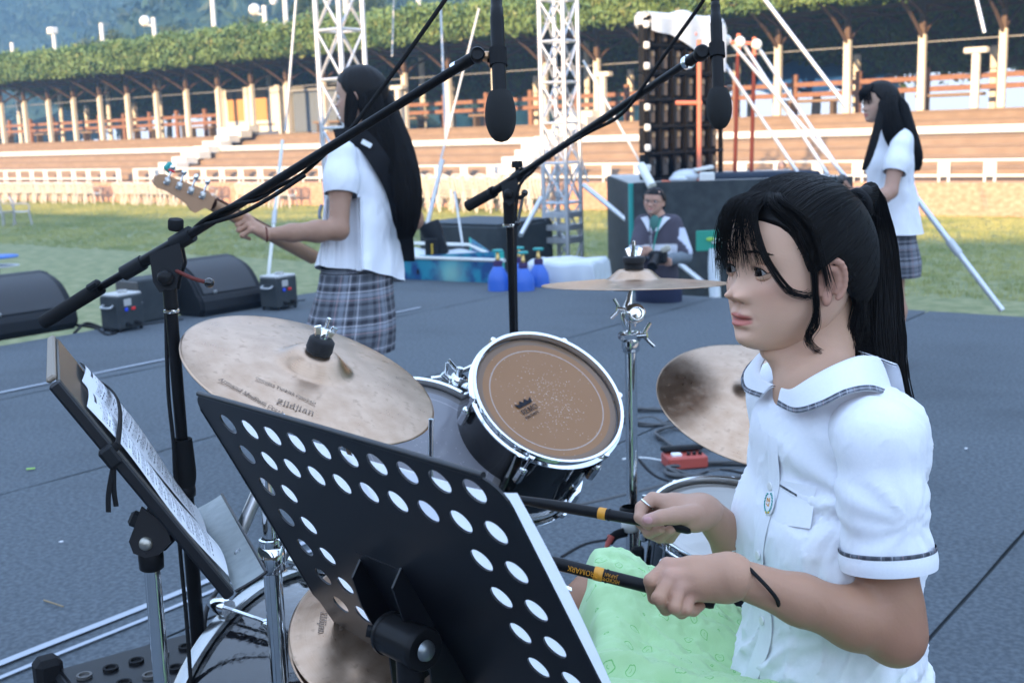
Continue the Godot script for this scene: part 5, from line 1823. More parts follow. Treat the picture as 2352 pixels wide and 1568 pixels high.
func bass_drum():
	var top := V(-.4253,.5963,-1.9792)
	var R := 0.272
	var c := top - V(0, R + 0.012, 0)
	var t := thing("bass_drum", "glossy black bass drum with chrome claws and pale hoops at lower left", "drum", V(c.x, 0.0, c.z) + EV * 0.2, "drums of the black kit")
	var xf := frame(c, -EV, Vector3.UP)
	var D := 0.40
	var s := MB.new()
	s.lathe([Vector2(R, 0.0), Vector2(R, -D)], 96, xf)
	s.lathe([Vector2(R - 0.008, 0.0), Vector2(R - 0.008, -D)], 64, xf)
	part(s, "shell", M.black_wrap, t)
	for e in [[0.0, "front_head"], [-D, "batter_head"]]:
		var h := MB.new()
		h.lathe([Vector2(R - 0.004, e[0]), Vector2(0, e[0] + (0.002 if e[0] == 0.0 else -0.002))], 64, xf)
		part(h, e[1], M.grey_film, t)
	for e in [0.0, -D]:
		var h := MB.new()
		h.lathe([Vector2(R + 0.003, e - 0.014), Vector2(R + 0.011, e - 0.014), Vector2(R + 0.012, e - 0.011), Vector2(R + 0.012, e + 0.011), Vector2(R + 0.010, e + 0.014), Vector2(R + 0.003, e + 0.014)], 96, xf, 0.75)
		part(h, "hoop", M.pale_hoop, t)
	for k in 10:
		var a := TAU * k / 10.0 + 0.12
		for e in [0, 1]:
			var y0 := 0.0 if e == 0 else -D
			var sg := -1.0 if e == 0 else 1.0
			var d := V(cos(a), 0, sin(a))
			var cl := MB.new()
			cl.lathe([Vector2(0.0, -0.022), Vector2(0.015, -0.022), Vector2(0.017, -0.012), Vector2(0.012, 0.012), Vector2(0.006, 0.028), Vector2(0, 0.03)], 14, xf * Transform3D(Basis(), d * (R + 0.02) + V(0, y0 - sg * 0.012, 0)), 0.5)
			var claw := part(cl, "claw", M.chrome, t)
			var rd := MB.new()
			rd.rod(xf * (d * (R + 0.02) + V(0, y0, 0)), xf * (d * (R + 0.018) + V(0, y0 + sg * 0.10, 0)), 0.0035, 8)
			part(rd, "tension_rod", M.chrome, claw)
			var lg := MB.new()
			lg.ball(xf * (d * (R + 0.013) + V(0, y0 + sg * 0.115, 0)), V(0.012, 0.026, 0.012), xf.basis, 14, 10)
			part(lg, "lug", M.chrome, claw)

func hi_hat_stand():
	var t := thing("hi_hat_stand", "chrome hi-hat stand whose thin rod rises behind the perforated music stand", "cymbal stand", V(-.258,0,-3.124), "chrome cymbal stands")
	var p := V(-.1217,.7139,-1.4719)
	var b := V(p.x, 0, p.z)
	chrome_rod(p, V(-.1063,.9953,-1.4606), 0.0035, t, "pull_rod")
	chrome_rod(b + V(0, 0.2, 0), p - V(0, 0.06, 0), 0.013, t, "tube")
	collar(p + V(0, 0.05, 0), Vector3.UP, 0.016, 0.05, t, "clutch")
	tripod(b, 0.26, 0.3, t, M.chrome, 0.9)
	var pd := MB.new(); pd.box(V(0.09, 0.015, 0.26), Transform3D(Basis(Vector3.UP, -0.9) * Basis(Vector3.RIGHT, 0.2), b + V(0.1, 0.04, 0.08)), 0.005); part(pd, "pedal", M.satin_steel, t)

func crash_stand():
	var t := thing("crash_stand", "chrome cymbal stand of the tilted crash, left of the perforated music stand", "cymbal stand", V(-.4783,0,-2.147), "chrome cymbal stands")
	var d := 1.80
	var k1 := V(-.3781,.7164,-1.7161)
	var base := V(k1.x, 0, k1.z)
	chrome_rod(base + V(0, 0.06, 0), k1, 0.0142, t, "lower_tube")
	var top := V(-.3685,.9335,-1.7949)
	chrome_rod(V(k1.x, k1.y, k1.z), V(k1.x, top.y, k1.z), 0.0105, t, "upper_tube")
	collar(k1 + V(0, 0.005, 0), Vector3.UP, 0.0205, 0.042, t, "height_clamp")
	collar(k1 + V(0, 0.032, 0), Vector3.UP, 0.0175, 0.012, t, "height_clamp")
	wing_screw(k1 + V(-.5664,.0584,.822) * 0.022 + V(0, 0.0, 0), V(-.7546,.0371,.6551), t, 1.35)
	var cyc := V(-.325,.982,-1.8644)
	var nn := V(.3694,.9126,.175)
	var up_ := V(k1.x, top.y, k1.z)
	chrome_rod(up_, cyc - nn * 0.03, 0.007, t, "tilter_rod")
	collar(up_, cyc - up_, 0.018, 0.05, t, "tilter")
	chrome_rod(cyc - nn * 0.03, cyc + nn * 0.075, 0.004, t, "threaded_rod")
	wing_screw(up_ + V(0.01, 0, 0.01), V(.8228,-.1391,.551), t)
	chrome_rod(V(-.4214,.7956,-1.8823), V(-.4684,.6923,-1.8438), 0.011, t, "brace_tube", M.satin_steel)
	chrome_rod(V(-.3768,.6982,-1.8652), V(-.3779,.6918,-1.7625), 0.008, t, "brace_tube", M.satin_steel)
	tripod(base, 0.30, 0.35, t, M.chrome, 0.2)

func middle_stand():
	var c := V(.271,1.019,-2.551)
	var t := thing("straight_cymbal_stand", "tall chrome cymbal stand right of the brown headed tom", "cymbal stand", V(c.x, 0, c.z), "chrome cymbal stands")
	var pl := V(.259,.881,-2.527)
	var b := V(pl.x, 0, pl.z)
	chrome_rod(b + V(0, 0.08, 0), b + V(0, 0.5249, 0), 0.0165, t, "lower_tube")
	chrome_rod(b + V(0, 0.5249, 0), V(b.x, 0.9044, b.z), 0.0135, t, "middle_tube")
	chrome_rod(V(b.x, 0.9044, b.z), V(b.x, 0.9419, b.z), 0.010, t, "upper_tube")
	collar(V(.244,.508,-2.441), Vector3.UP, 0.0185, 0.028, t, "white_sleeve", M.white_plastic)
	collar(V(.246,.527,-2.464), Vector3.UP, 0.022, 0.03, t, "height_clamp", M.black_steel)
	collar(V(.259,.895,-2.529), Vector3.UP, 0.020, 0.045, t, "height_clamp")
	var cb := MB.new(); cb.box(V(0.05, 0.022, 0.03), Transform3D(Basis(Vector3.UP, 0.2), V(.258,.909,-2.522)), 0.006); part(cb, "clamp_block", M.chrome, t)
	wing_screw(V(.273,.91,-2.512), V(.9118,.1423,.3852), t, 1.1)
	# ratchet tilter
	var tr := MB.new()
	tr.lathe([Vector2(0, -0.014), Vector2(0.018, -0.014), Vector2(0.0215, -0.010), Vector2(0.0215, 0.010), Vector2(0.018, 0.014), Vector2(0.013, 0.014), Vector2(0.011, 0.009), Vector2(0, 0.010)], 28, frame(V(.268,.959,-2.52), V(.2544,.1603,.9537)))
	part(tr, "ratchet", M.chrome, t)
	var ar := MB.new()
	ar.tube(bez([V(.258,.922,-2.534), V(.254,.951,-2.539), V(.259,.979,-2.544), V(.264,1.005,-2.549)], 4), PackedFloat32Array([0.012, 0.014, 0.0155, 0.016, 0.0155, 0.015, 0.013, 0.012, 0.010, 0.008, 0.007, 0.006, 0.005]), 14)
	part(ar, "tilter_arm", M.chrome, t)
	wing_screw(V(.246,.967,-2.522), V(-.9725,.1593,.1701), t, 0.9)
	chrome_rod(V(.264,1.001,-2.548), c + V(0, 0.085, 0), 0.0042, t, "threaded_rod")
	var sp := MB.new(); sp.lathe([Vector2(0.024, -0.002), Vector2(0.026, 0.004), Vector2(0.024, 0.010), Vector2(0.012, 0.012)], 20, Transform3D(Basis(), c + V(0, 0.050, 0))); part(sp, "felt_washer", M.black_felt, t)
	# memory key on the lower joint
	var mk := MB.new(); mk.tube(bez([V(.237,.493,-2.438), V(.211,.494,-2.418), V(.195,.479,-2.415)], 4), 0.011, 8, true, 0.4); part(mk, "lever", M.black_plastic, t)
	var mr := MB.new(); mr.tube(PackedVector3Array([V(.201,.491,-2.418), V(.188,.471,-2.404)]), [0.009, 0.004], 8); part(mr, "red_lever_tip", M.red_paint, t)
	chrome_rod(V(.264,.517,-2.412), V(.257,.458,-2.402), 0.0045, t, "hanging_bolt")
	var bk := MB.new(); bk.box(V(0.026, 0.05, 0.022), Transform3D(Basis(), V(.256,.449,-2.4)), 0.005); part(bk, "hanging_grip", M.black_plastic, t)
	wing_screw(V(.264,.542,-2.427), V(.7536,.5698,.3277), t, 1.1)
	tripod(b, 0.32, 0.36, t, M.chrome, 0.6)

func ride_stand():
	var c := V(.523,.79,-2.389)
	var nn := V(.1258,.9175,.3773)
	var t := thing("ride_stand", "chrome stand under the ride cymbal, hidden by the drummer", "cymbal stand", V(c.x + 0.12, 0, c.z - 0.1), "chrome cymbal stands")
	var p := c - nn * 0.06
	chrome_rod(c + nn * 0.08, p, 0.004, t, "threaded_rod")
	chrome_rod(p, V(c.x + 0.12, 0.75, c.z - 0.1), 0.009, t, "boom")
	chrome_rod(V(c.x + 0.12, 0.75, c.z - 0.1), V(c.x + 0.12, 0.06, c.z - 0.1), 0.013, t, "tube")
	tripod(V(c.x + 0.12, 0, c.z - 0.1), 0.3, 0.3, t, M.chrome, 0.1)

# ---------------------------------------------------------------- microphone booms
func tube_part(pts: Array, r, m: Material, called: String, parent: Node, n := 4, sides := 16) -> void:
	var q := MB.new()
	q.tube(bez(pts, n) if pts.size() > 2 else PackedVector3Array(pts), r, sides)
	part(q, called, m, parent)

func microphone(tip: Vector3, top: Vector3, rb: float, rf: float, lf: float, label: String, silver: bool):
	var d := (top - tip).normalized()
	var t := thing("microphone", label, "microphone", tip, "overhead microphones with black foam")
	var f := MB.new()
	var pr := []
	for k in 17:
		var u := k / 16.0
		var r := rf * (sqrt(maxf(1.0 - pow(1.0 - u * 1.9, 2.0), 0.0)) if u < 0.527 else 1.0 - 0.30 * pow((u - 0.527) / 0.473, 2.2))
		pr.append(Vector2(r, u * lf))
	pr.append(Vector2(rf * 0.60, lf))
	pr.append(Vector2(rb, lf))
	f.lathe(pr, 40, frame(tip, d), 0.4)
	part(f, "foam_windscreen", M.black_foam, t)
	var L0 := tip.distance_to(top)
	var bd := MB.new()
	bd.lathe([Vector2(rb, lf * 0.9), Vector2(rb, L0 * 0.80), Vector2(rb * 0.93, L0 * 0.80), Vector2(rb * 0.93, L0 * 0.86), Vector2(rb * 0.82, L0 * 0.865), Vector2(rb * 0.82, L0 * 0.93), Vector2(0, L0 * 0.93)], 28, frame(tip, d), 0.5)
	part(bd, "mic_body", M.black_satin, t)
	var pl := MB.new()
	pl.lathe([Vector2(0, L0 * 0.9), Vector2(rb * 0.74, L0 * 0.9), Vector2(rb * 0.74, L0 * 0.955), Vector2(rb * 0.68, L0 * 0.957), Vector2(rb * 0.68, L0 * 0.965), Vector2(rb * 0.74, L0 * 0.967), Vector2(rb * 0.74, L0 * 1.02), Vector2(rb * 0.5, L0 * 1.03), Vector2(rb * 0.45, L0 * 1.2), Vector2(0, L0 * 1.2)], 24, frame(tip, d), 0.5)
	part(pl, "cable_plug", M.satin_steel if silver else M.black_satin, t)

func mic_stands():
	var g := "black boom microphone stands"
	# --- the near stand at left
	var t := thing("boom_stand", "near black boom stand, its boom rising from lower left to the first microphone", "microphone stand", V(-.6098,0,-2.0125), g)
	var e0 := V(-.8021,1.0573,-1.9995)
	var cl := V(-.5353,1.1943,-1.9018)
	var hd := V(-.0356,1.4614,-1.7053)
	var ax := (hd - cl).normalized()
	var along := func(px: float) -> Vector3: return cl + (hd - cl) * px
	var g0 := V(-.6908,1.1164,-1.9592)
	tube_part([e0, e0.lerp(g0, 0.08), e0.lerp(g0, 0.95), g0], PackedFloat32Array([0.0105, 0.0118, 0.0122, 0.0122, 0.0122, 0.0122, 0.0122, 0.0125, 0.0125, 0.0125, 0.0128, 0.0118, 0.011]), M.black_rubber, "counterweight_grip", t, 4, 20)
	var gr := MB.new(); gr.box(V(0.012, 0.03, 0.012), frame(V(-.6923,1.124,-1.9402), ax), 0.004); part(gr, "grip_clip", M.black_plastic, t)
	tube_part([g0, V(-.6255,1.1495,-1.9346)], 0.0068, M.black_steel, "rear_tube", t)
	tube_part([V(-.6396,1.1422,-1.9384), V(-.6035,1.1607,-1.9315)], 0.0128, M.black_plastic, "rear_collar", t, 4, 10)
	tube_part([V(-.6099,1.1578,-1.933), V(-.5303,1.1976,-1.9024)], 0.0102, M.black_steel, "sleeve_tube", t)
	tube_part([V(-.5439,1.1906,-1.9063), V(-.5105,1.208,-1.8972)], 0.0138, M.black_plastic, "front_collar", t, 4, 10)
	tube_part([cl, hd], PackedFloat32Array([0.0078, 0.0068]), M.black_steel, "boom_tube", t)
	var kb := MB.new()
	kb.lathe([Vector2(0, -0.008), Vector2(0.011, -0.008), Vector2(0.0125, -0.005), Vector2(0.0125, 0.007), Vector2(0.011, 0.010), Vector2(0, 0.010)], 20, frame(V(-.538,1.2214,-1.9066), V(.1336,.9801,.1465)))
	kb.rod(V(-.5347,1.2123,-1.905), V(-.5373,1.2193,-1.9063), 0.005, 8)
	part(kb, "clamp_knob", M.black_rubber, t)
	# swivel: flat plates under the boom, lever with a ball
	var pl := PackedVector2Array()
	for p in [Vector2(-0.034, 0.052), Vector2(0.030, 0.075), Vector2(0.038, 0.035), Vector2(0.026, 0.0), Vector2(0.022, -0.022), Vector2(-0.012, -0.030), Vector2(-0.026, -0.008)]: pl.append(p * 0.76)
	var sw := V(-.554,1.1366,-1.8917)
	var sxf := Transform3D(Basis(V(.9995,-.0301,.0053), V(.0305,.9843,-.1736), V(0,.1736,.9848)), sw)
	for s in [-0.010, 0.010]:
		var q := MB.new(); q.prism(pl, 0.005, sxf * Transform3D(Basis(), V(0, 0, s))); part(q, "swivel_plate", M.black_plastic, t)
	var bl := MB.new(); bl.lathe([Vector2(0, -0.017), Vector2(0.012, -0.017), Vector2(0.013, -0.012), Vector2(0.013, 0.012), Vector2(0.008, 0.018), Vector2(0, 0.019)], 20, frame(V(-.5524,1.1391,-1.882), V(0,.1736,.9848))); part(bl, "swivel_bolt", M.black_satin, t)
	tube_part([V(-.536,1.1497,-1.8838), V(-.5064,1.1401,-1.8618), V(-.4819,1.1338,-1.8506)], 0.0034, M.rust_dark, "lever", t, 4, 8)
	var lb := MB.new(); lb.ball(V(-.4764,1.1323,-1.8503), Vector3.ONE * 0.0082, Basis(), 16, 12); part(lb, "lever_ball", M.black_gloss, t)
	var px := V(-.5496,1.0948,-1.8843)
	var col := func(y: float) -> Vector3: return V(px.x, y, px.z)
	tube_part([col.call(1.121), col.call(1.091)], 0.0115, M.black_satin, "neck", t)
	tube_part([col.call(1.091), col.call(0.8449)], 0.0098, M.black_steel, "upper_tube", t)
	collar(col.call(1.085), Vector3.UP, 0.0125, 0.006, t, "lock_ring", M.chrome)
	tube_part([col.call(0.8712), col.call(0.8656), col.call(0.8171), col.call(0.7893)], PackedFloat32Array([0.0135, 0.0155, 0.016, 0.0163, 0.0166, 0.0172, 0.0178, 0.0184, 0.0188, 0.0185, 0.0175, 0.0160, 0.0145]), M.black_rubber, "height_grip", t, 4, 20)
	collar(col.call(0.7824), Vector3.UP, 0.0155, 0.02, t, "ring", M.black_satin)
	tube_part([col.call(0.7824), col.call(0.16)], 0.0120, M.black_steel, "lower_tube", t)
	tripod(col.call(0.0), 0.36, 0.2, t, M.black_steel, 0.5)
	# head end
	collar(V(-.0689,1.4453,-1.7227), ax, 0.0088, 0.010, t, "lock_ring", M.chrome)
	tube_part([V(-.0651,1.447,-1.721), hd], 0.0088, M.black_satin, "boom_head", t)
	var pv := MB.new(); pv.lathe([Vector2(0, -0.010), Vector2(0.0095, -0.010), Vector2(0.0103, -0.008), Vector2(0.0103, 0.009), Vector2(0.0085, 0.011), Vector2(0.007, 0.0095), Vector2(0.003, 0.0095), Vector2(0, 0.0095)], 24, frame(V(-.0361,1.4605,-1.7), V(.0015,.2226,.9749))); part(pv, "pivot", M.black_satin, t)
	collar(V(-.0233,1.4583,-1.6996), V(.9946,-.0126,.1033), 0.0075, 0.012, t, "thread", M.brass_worn)
	tube_part([V(-.0221,1.4576,-1.6995), V(-.0111,1.4567,-1.6993)], 0.0075, M.black_rubber, "clip_neck", t)
	var mtip := V(-.006,1.339,-1.6431)
	var mtop := V(-.0075,1.5551,-1.7218)
	var md := (mtop - mtip).normalized()
	tube_part([V(-.0071,1.4443,-1.6829), V(-.0073,1.468,-1.6912)], 0.0125, M.black_rubber, "mic_clip", t, 4, 24)
	microphone(mtip, mtop, 0.0098, 0.0216, 0.07199, "near overhead microphone with black foam hanging at top centre", true)
	# cable of the near microphone
	cable([V(-.0708,1.5644,-1.7843), V(-.0875,1.5398,-1.78), V(-.1456,1.4675,-1.7876), V(-.1948,1.4093,-1.7976), V(-.2336,1.3649,-1.802), V(-.2577,1.3436,-1.8013), V(-.299,1.3105,-1.8208), V(-.3264,1.2935,-1.8381), V(-.3558,1.2807,-1.846), V(-.3902,1.2617,-1.8427), V(-.4221,1.2557,-1.8467), V(-.4637,1.2398,-1.8591), V(-.4997,1.2197,-1.886), V(-.524,1.1946,-1.9019), V(-.5372,1.1767,-1.9089), V(-.5521,1.1546,-1.9202), V(-.5603,1.1197,-1.9141), V(-.5637,1.0784,-1.9017), V(-.564,.9523,-1.8795), V(-.5557,.8553,-1.8573), V(-.5532,.7067,-1.8362), V(-.5447,.5664,-1.8114), V(-.5395,.391,-1.7805)], 0.0034, M.black_rubber, "black cable winding along the near boom and down its pole", "microphone_cable", "cable", "microphone cables", 5)
	cable([V(-.3077,1.2979,-1.8084), V(-.358,1.2686,-1.8185), V(-.4089,1.2435,-1.8293), V(-.4478,1.2313,-1.8475), V(-.4805,1.2234,-1.8664)], 0.0034, M.black_rubber, "second strand of black cable twisted round the near boom", "microphone_cable", "cable", "microphone cables", 5)
	# --- the far stand in the middle
	var u := thing("boom_stand", "farther black boom stand whose pole stands behind the brown headed tom", "microphone stand", V(-.01,0,-4.507), g)
	var e1 := V(-.095,1.185,-2.794)
	var c1 := V(.021,1.252,-2.724)
	var h1 := V(.3412,1.4777,-2.0737)
	var bx := (h1 - c1).normalized()
	tube_part([e1, V(-.036,1.217,-2.759)], PackedFloat32Array([0.0132, 0.0125]), M.black_rubber, "counterweight_grip", u, 4, 20)
	collar(V(-.036,1.217,-2.759), bx, 0.0135, 0.02, u, "rear_collar", M.black_plastic)
	tube_part([V(-.036,1.217,-2.759), V(.036,1.261,-2.716)], 0.0100, M.black_steel, "sleeve_tube", u)
	collar(V(.028,1.256,-2.72), bx, 0.0135, 0.045, u, "front_collar", M.black_plastic)
	tube_part([c1, h1], PackedFloat32Array([0.0076, 0.0070]), M.black_steel, "boom_tube", u)
	var k2 := MB.new(); k2.lathe([Vector2(0, -0.007), Vector2(0.012, -0.007), Vector2(0.013, 0.0), Vector2(0.012, 0.008), Vector2(0, 0.009)], 20, frame(V(.024,1.281,-2.719), Vector3.UP)); k2.rod(V(.024,1.267,-2.717), V(.024,1.279,-2.719), 0.005, 8); part(k2, "clamp_knob", M.black_rubber, u)
	var s2 := Transform3D(Basis(V(.9995,-.0301,.0053), V(.0305,.9843,-.1736), V(0,.1736,.9848)), V(.004,1.216,-2.698))
	var p2 := PackedVector2Array()
	for p in [Vector2(-0.022, 0.026), Vector2(0.020, 0.040), Vector2(0.026, 0.02), Vector2(0.018, -0.02), Vector2(0.0, -0.034), Vector2(-0.016, -0.018)]: p2.append(p * 0.85)
	for s in [-0.009, 0.009]:
		var q := MB.new(); q.prism(p2, 0.005, s2 * Transform3D(Basis(), V(0, 0, s))); part(q, "swivel_plate", M.black_plastic, u)
	var b2 := MB.new(); b2.lathe([Vector2(0, -0.016), Vector2(0.010, -0.016), Vector2(0.011, 0.012), Vector2(0.005, 0.017), Vector2(0, 0.017)], 18, frame(V(.002,1.216,-2.687), V(0,.1736,.9848))); part(b2, "swivel_bolt", M.black_satin, u)
	tube_part([V(.016,1.209,-2.696), V(.03,1.208,-2.676), V(.038,1.215,-2.677)], 0.005, M.black_satin, "lever", u, 4, 8)
	var lb2 := MB.new(); lb2.ball(V(.039,1.218,-2.678), Vector3.ONE * 0.008, Basis(), 14, 10); lb2.ball(V(.021,1.151,-2.666), Vector3.ONE * 0.007, Basis(), 14, 10); lb2.rod(V(.034,1.206,-2.676), V(.021,1.151,-2.666), 0.0035, 8); part(lb2, "lever_ball", M.black_gloss, u)
	var q0 := V(.003,1.141,-2.705)
	var col2 := func(y: float) -> Vector3: return V(q0.x, y, q0.z)
	tube_part([col2.call(1.198), col2.call(1.146)], 0.014, M.black_satin, "neck", u)
	collar(col2.call(1.144), Vector3.UP, 0.0165, 0.008, u, "lock_ring", M.chrome)
	tube_part([col2.call(1.146), col2.call(0.55)], 0.0082, M.black_steel, "upper_tube", u)
	tube_part([col2.call(0.6), col2.call(0.14)], 0.0118, M.black_steel, "lower_tube", u)
	tripod(col2.call(0.0), 0.36, 0.2, u, M.black_steel, 1.1)
	tube_part([V(.3222,1.4647,-2.0917), V(.3381,1.4756,-2.0733)], 0.0098, M.black_satin, "boom_head", u)
	collar(V(.3207,1.4636,-2.0966), bx, 0.0125, 0.011, u, "lock_ring", M.chrome)
	var pv2 := MB.new(); pv2.lathe([Vector2(0, -0.012), Vector2(0.012, -0.012), Vector2(0.013, -0.008), Vector2(0.013, 0.010), Vector2(0.010, 0.013), Vector2(0, 0.0115)], 24, frame(V(.3387,1.4763,-2.0633), V(.0015,.2226,.9749))); part(pv2, "pivot", M.black_satin, u)
	tube_part([V(.3418,1.4777,-2.0635), V(.3586,1.4787,-2.0535)], 0.008, M.black_rubber, "clip_neck", u)
	tube_part([V(.3619,1.4674,-2.0363), V(.362,1.4903,-2.0454)], 0.0132, M.black_rubber, "mic_clip", u, 4, 24)
	microphone(V(.3594,1.3465,-1.9998), V(.3637,1.5698,-2.0696), 0.0100, 0.0214, 0.06999, "farther overhead microphone with black foam at top right", false)
	cable([V(.3642,1.5858,-2.0724), V(.3663,1.6103,-2.0971), V(.3611,1.5858,-2.1334), V(.3524,1.5657,-2.1501), V(.3183,1.5169,-2.1821), V(.2826,1.4661,-2.2138), V(.2598,1.4314,-2.228), V(.2469,1.4117,-2.2448), V(.2324,1.3905,-2.2817), V(.212,1.371,-2.339), V(.175,1.352,-2.417), V(.142,1.333,-2.465), V(.097,1.31,-2.582), V(.074,1.287,-2.629), V(.056,1.265,-2.645), V(.038,1.249,-2.663), V(.024,1.221,-2.678), V(.016,1.143,-2.675), V(.012,.969,-2.634), V(.01,.775,-2.6)], 0.0036, M.black_rubber, "black cable hanging over and along the farther boom", "microphone_cable", "cable", "microphone cables", 5)

# ---------------------------------------------------------------- music stands
func score_texture(seed_: int, lines := 12) -> ImageTexture:            # printed sheet: staves, notes, words
	var w := 420
	var h := 594
	var im := Image.create(w, h, false, Image.FORMAT_RGB8)
	im.fill(Color(0.90, 0.91, 0.93))
	var q := RandomNumberGenerator.new()
	q.seed = seed_
	var ink := Color(0.16, 0.16, 0.2)
	im.fill_rect(Rect2i(140, 22, 150, 9), ink)
	for s in lines:
		var y0 := 56 + s * int(500.0 / lines)
		for k in 5: im.fill_rect(Rect2i(28, y0 + k * 4, 364, 1), Color(0.5, 0.5, 0.54))
		var x := 44
		while x < 380:
			var ny := y0 + q.randi_range(-4, 18)
			im.fill_rect(Rect2i(x, ny, 5, 4), ink)
			im.fill_rect(Rect2i(x + 4, ny - 12, 1, 13), ink)
			if q.randf() < 0.4: im.fill_rect(Rect2i(x + 4, ny - 12, 13, 2), ink)
			if q.randf() < 0.2: im.fill_rect(Rect2i(x + 14, y0, 1, 17), ink)
			x += q.randi_range(9, 22)
		x = 40
		while x < 370:
			var l := q.randi_range(6, 26)
			if q.randf() < 0.75: im.fill_rect(Rect2i(x, y0 + 25, l, 4), Color(0.35, 0.35, 0.4))
			x += l + 7
	return ImageTexture.create_from_image(im)

func sheet_of_paper(o: Vector3, x: Vector3, y: Vector3, n: Vector3, w: float, h: float, bend: Callable, m: Material, parent: Node, called := "sheet") -> void:
	var q := PackedVector3Array()
	for b in 40:
		for a in 24:
			var u := a / 23.0
			var v := b / 39.0
			q.append(o + x * (u * w) + y * (v * h) + n * float(bend.call(u, v)))
	var mb := MB.new()
	mb.grid(q, 24, 40)
	part(mb, called, m, parent)

func music_stands():
	var pm := flat("score_paper", Color(1, 1, 1), 0.7)
	pm.albedo_texture = score_texture(3)
	pm.backlight_enabled = true
	pm.backlight = Color(0.25, 0.25, 0.26)
	var pb := flat("paper_back", Color(0.80, 0.81, 0.84), 0.75)
	pb.backlight_enabled = true
	pb.backlight = Color(1.6, 1.6, 1.62)
	var g := "black music stands"
	# near, perforated, seen from behind
	var X := V(.68,-.0032,.7332)
	var Y := V(.3423,-.8829,-.3213)
	var N := V(.6484,.4695,-.5993)
	var O := V(-.3598,1.0643,-1.3205)
	var t := thing("music_stand", "large black perforated music stand in front, seen from behind", "music stand", V(-.1628,0,-1.407), g)
	var bs := Basis(X, -Y, N)
	var poly := PackedVector2Array()
	var lo := Vector2(-0.018, -0.004)
	var hi := Vector2(0.512, 0.425)
	for c in [[Vector2(lo.x + 0.03, lo.y + 0.03), PI, 1.5 * PI, 0.03], [Vector2(hi.x - 0.03, lo.y + 0.03), 1.5 * PI, TAU, 0.03]]:
		for k in 7:
			var a := lerpf(c[1], c[2], k / 6.0)
			poly.append((c[0] as Vector2) + Vector2(cos(a), sin(a)) * (c[3] as float))
	for p in [Vector2(0.514, 0.33), Vector2(0.512, 0.36), Vector2(0.47, 0.425), Vector2(0.05, 0.425), Vector2(-0.020, 0.405), Vector2(-0.026, 0.345), Vector2(-0.034, 0.335), Vector2(-0.032, 0.31)]: poly.append(p)
	var flip := PackedVector2Array()
	for p in poly: flip.append(Vector2(p.x, -p.y))
	var cs := CSGPolygon3D.new()
	cs.polygon = flip
	cs.depth = 0.0022
	cs.name = "desk_plate"
	cs.material = M.black_powder
	t.add_child(cs, true)
	cs.transform = Transform3D(bs, O - origin(t))
	for j in 8:
		for i in 10:
			if j > 1 and i > 1 and i < 8: continue
			if j > 6: continue
			var h := CSGCylinder3D.new()
			h.operation = CSGShape3D.OPERATION_SUBTRACTION
			h.radius = 0.0138
			h.height = 0.03
			h.sides = 28
			h.material = M.black_powder
			h.name = "hole"
			cs.add_child(h, true)
			h.transform = Transform3D(Basis(Vector3.RIGHT, PI / 2), V(0.0348 + 0.0482 * i, -(0.0285 + 0.0497 * j - 0.0012 * i + (0.004 if j == 0 else 0.0) * (1.0 - i / 9.0)), 0.0))
	var rim := MB.new()                                                   # turned edge along the top and the left
	rim.tube(bez([O + X * 0.0 - Y * 0.004, O + X * 0.25 - Y * 0.005, O + X * 0.49 - Y * 0.004], 6), 0.0035, 10)
	part(rim, "turned_edge", M.black_powder, t)
	var rim2 := MB.new()
	rim2.tube(bez([O - X * 0.017 + Y * 0.02, O - X * 0.02 + Y * 0.16, O - X * 0.030 + Y * 0.325], 6), 0.0032, 10)
	part(rim2, "turned_edge", M.black_powder, t)
	var tray := MB.new()
	tray.box(V(0.44, 0.0022, 0.055), Transform3D(bs, O + X * 0.24 + Y * 0.415 + N * 0.028), 0.0)
	part(tray, "tray", M.black_powder, t)
	# bracket and hinge on the back
	for r in [[0.168, 0.20, 0.385, 0.030], [0.252, 0.185, 0.385, 0.030]]:
		var bk := MB.new()
		var pp := PackedVector2Array()
		for p in [Vector2(0.0, 0.0), Vector2(r[3] * 0.75, 0.012), Vector2(r[3], 0.05), Vector2(r[3] * 1.1, 0.13), Vector2(r[3] * 1.6, 0.165), Vector2(r[3] * 1.6, 0.185), Vector2(0.0, 0.195)]: pp.append(p)
		bk.prism(pp, 0.003, Transform3D(Basis(-N, Y, X), O + X * r[0] + Y * r[1]))
		part(bk, "bracket_flange", M.black_powder, t)
	var bw := MB.new()
	bw.box(V(0.084, 0.19, 0.003), Transform3D(bs, O + X * 0.21 + Y * 0.285 - N * 0.0018), 0.0)
	part(bw, "bracket_web", M.black_powder, t)
	var hc := V(-.1246,.8144,-1.1951)
	var hg := MB.new()
	hg.lathe([Vector2(0, -0.034), Vector2(0.022, -0.034), Vector2(0.0245, -0.031), Vector2(0.0245, -0.027), Vector2(0.023, -0.026), Vector2(0.023, 0.026), Vector2(0.0245, 0.027), Vector2(0.0245, 0.031), Vector2(0.022, 0.034), Vector2(0, 0.034)], 32, frame(hc, X), 0.75)
	part(hg, "hinge_barrel", M.black_satin, t)
	var bolt := MB.new(); bolt.lathe([Vector2(0, 0), Vector2(0.0115, 0), Vector2(0.0105, 0.004), Vector2(0.006, 0.0065), Vector2(0, 0.007)], 24, frame(V(-.1009,.8186,-1.1604), V(.7485,-.0081,.6631)), 0.4); part(bolt, "hinge_bolt", M.grey_bolt, t)
	var hk := MB.new(); hk.tube(bez([V(-.144,.8145,-1.2155), V(-.1583,.8163,-1.2158), V(-.1692,.8185,-1.2162)], 4), 0.0075, 10, true, 0.7); part(hk, "tilt_knob", M.black_plastic, t)
	var pp0 := V(-.1208,.8035,-1.1881)
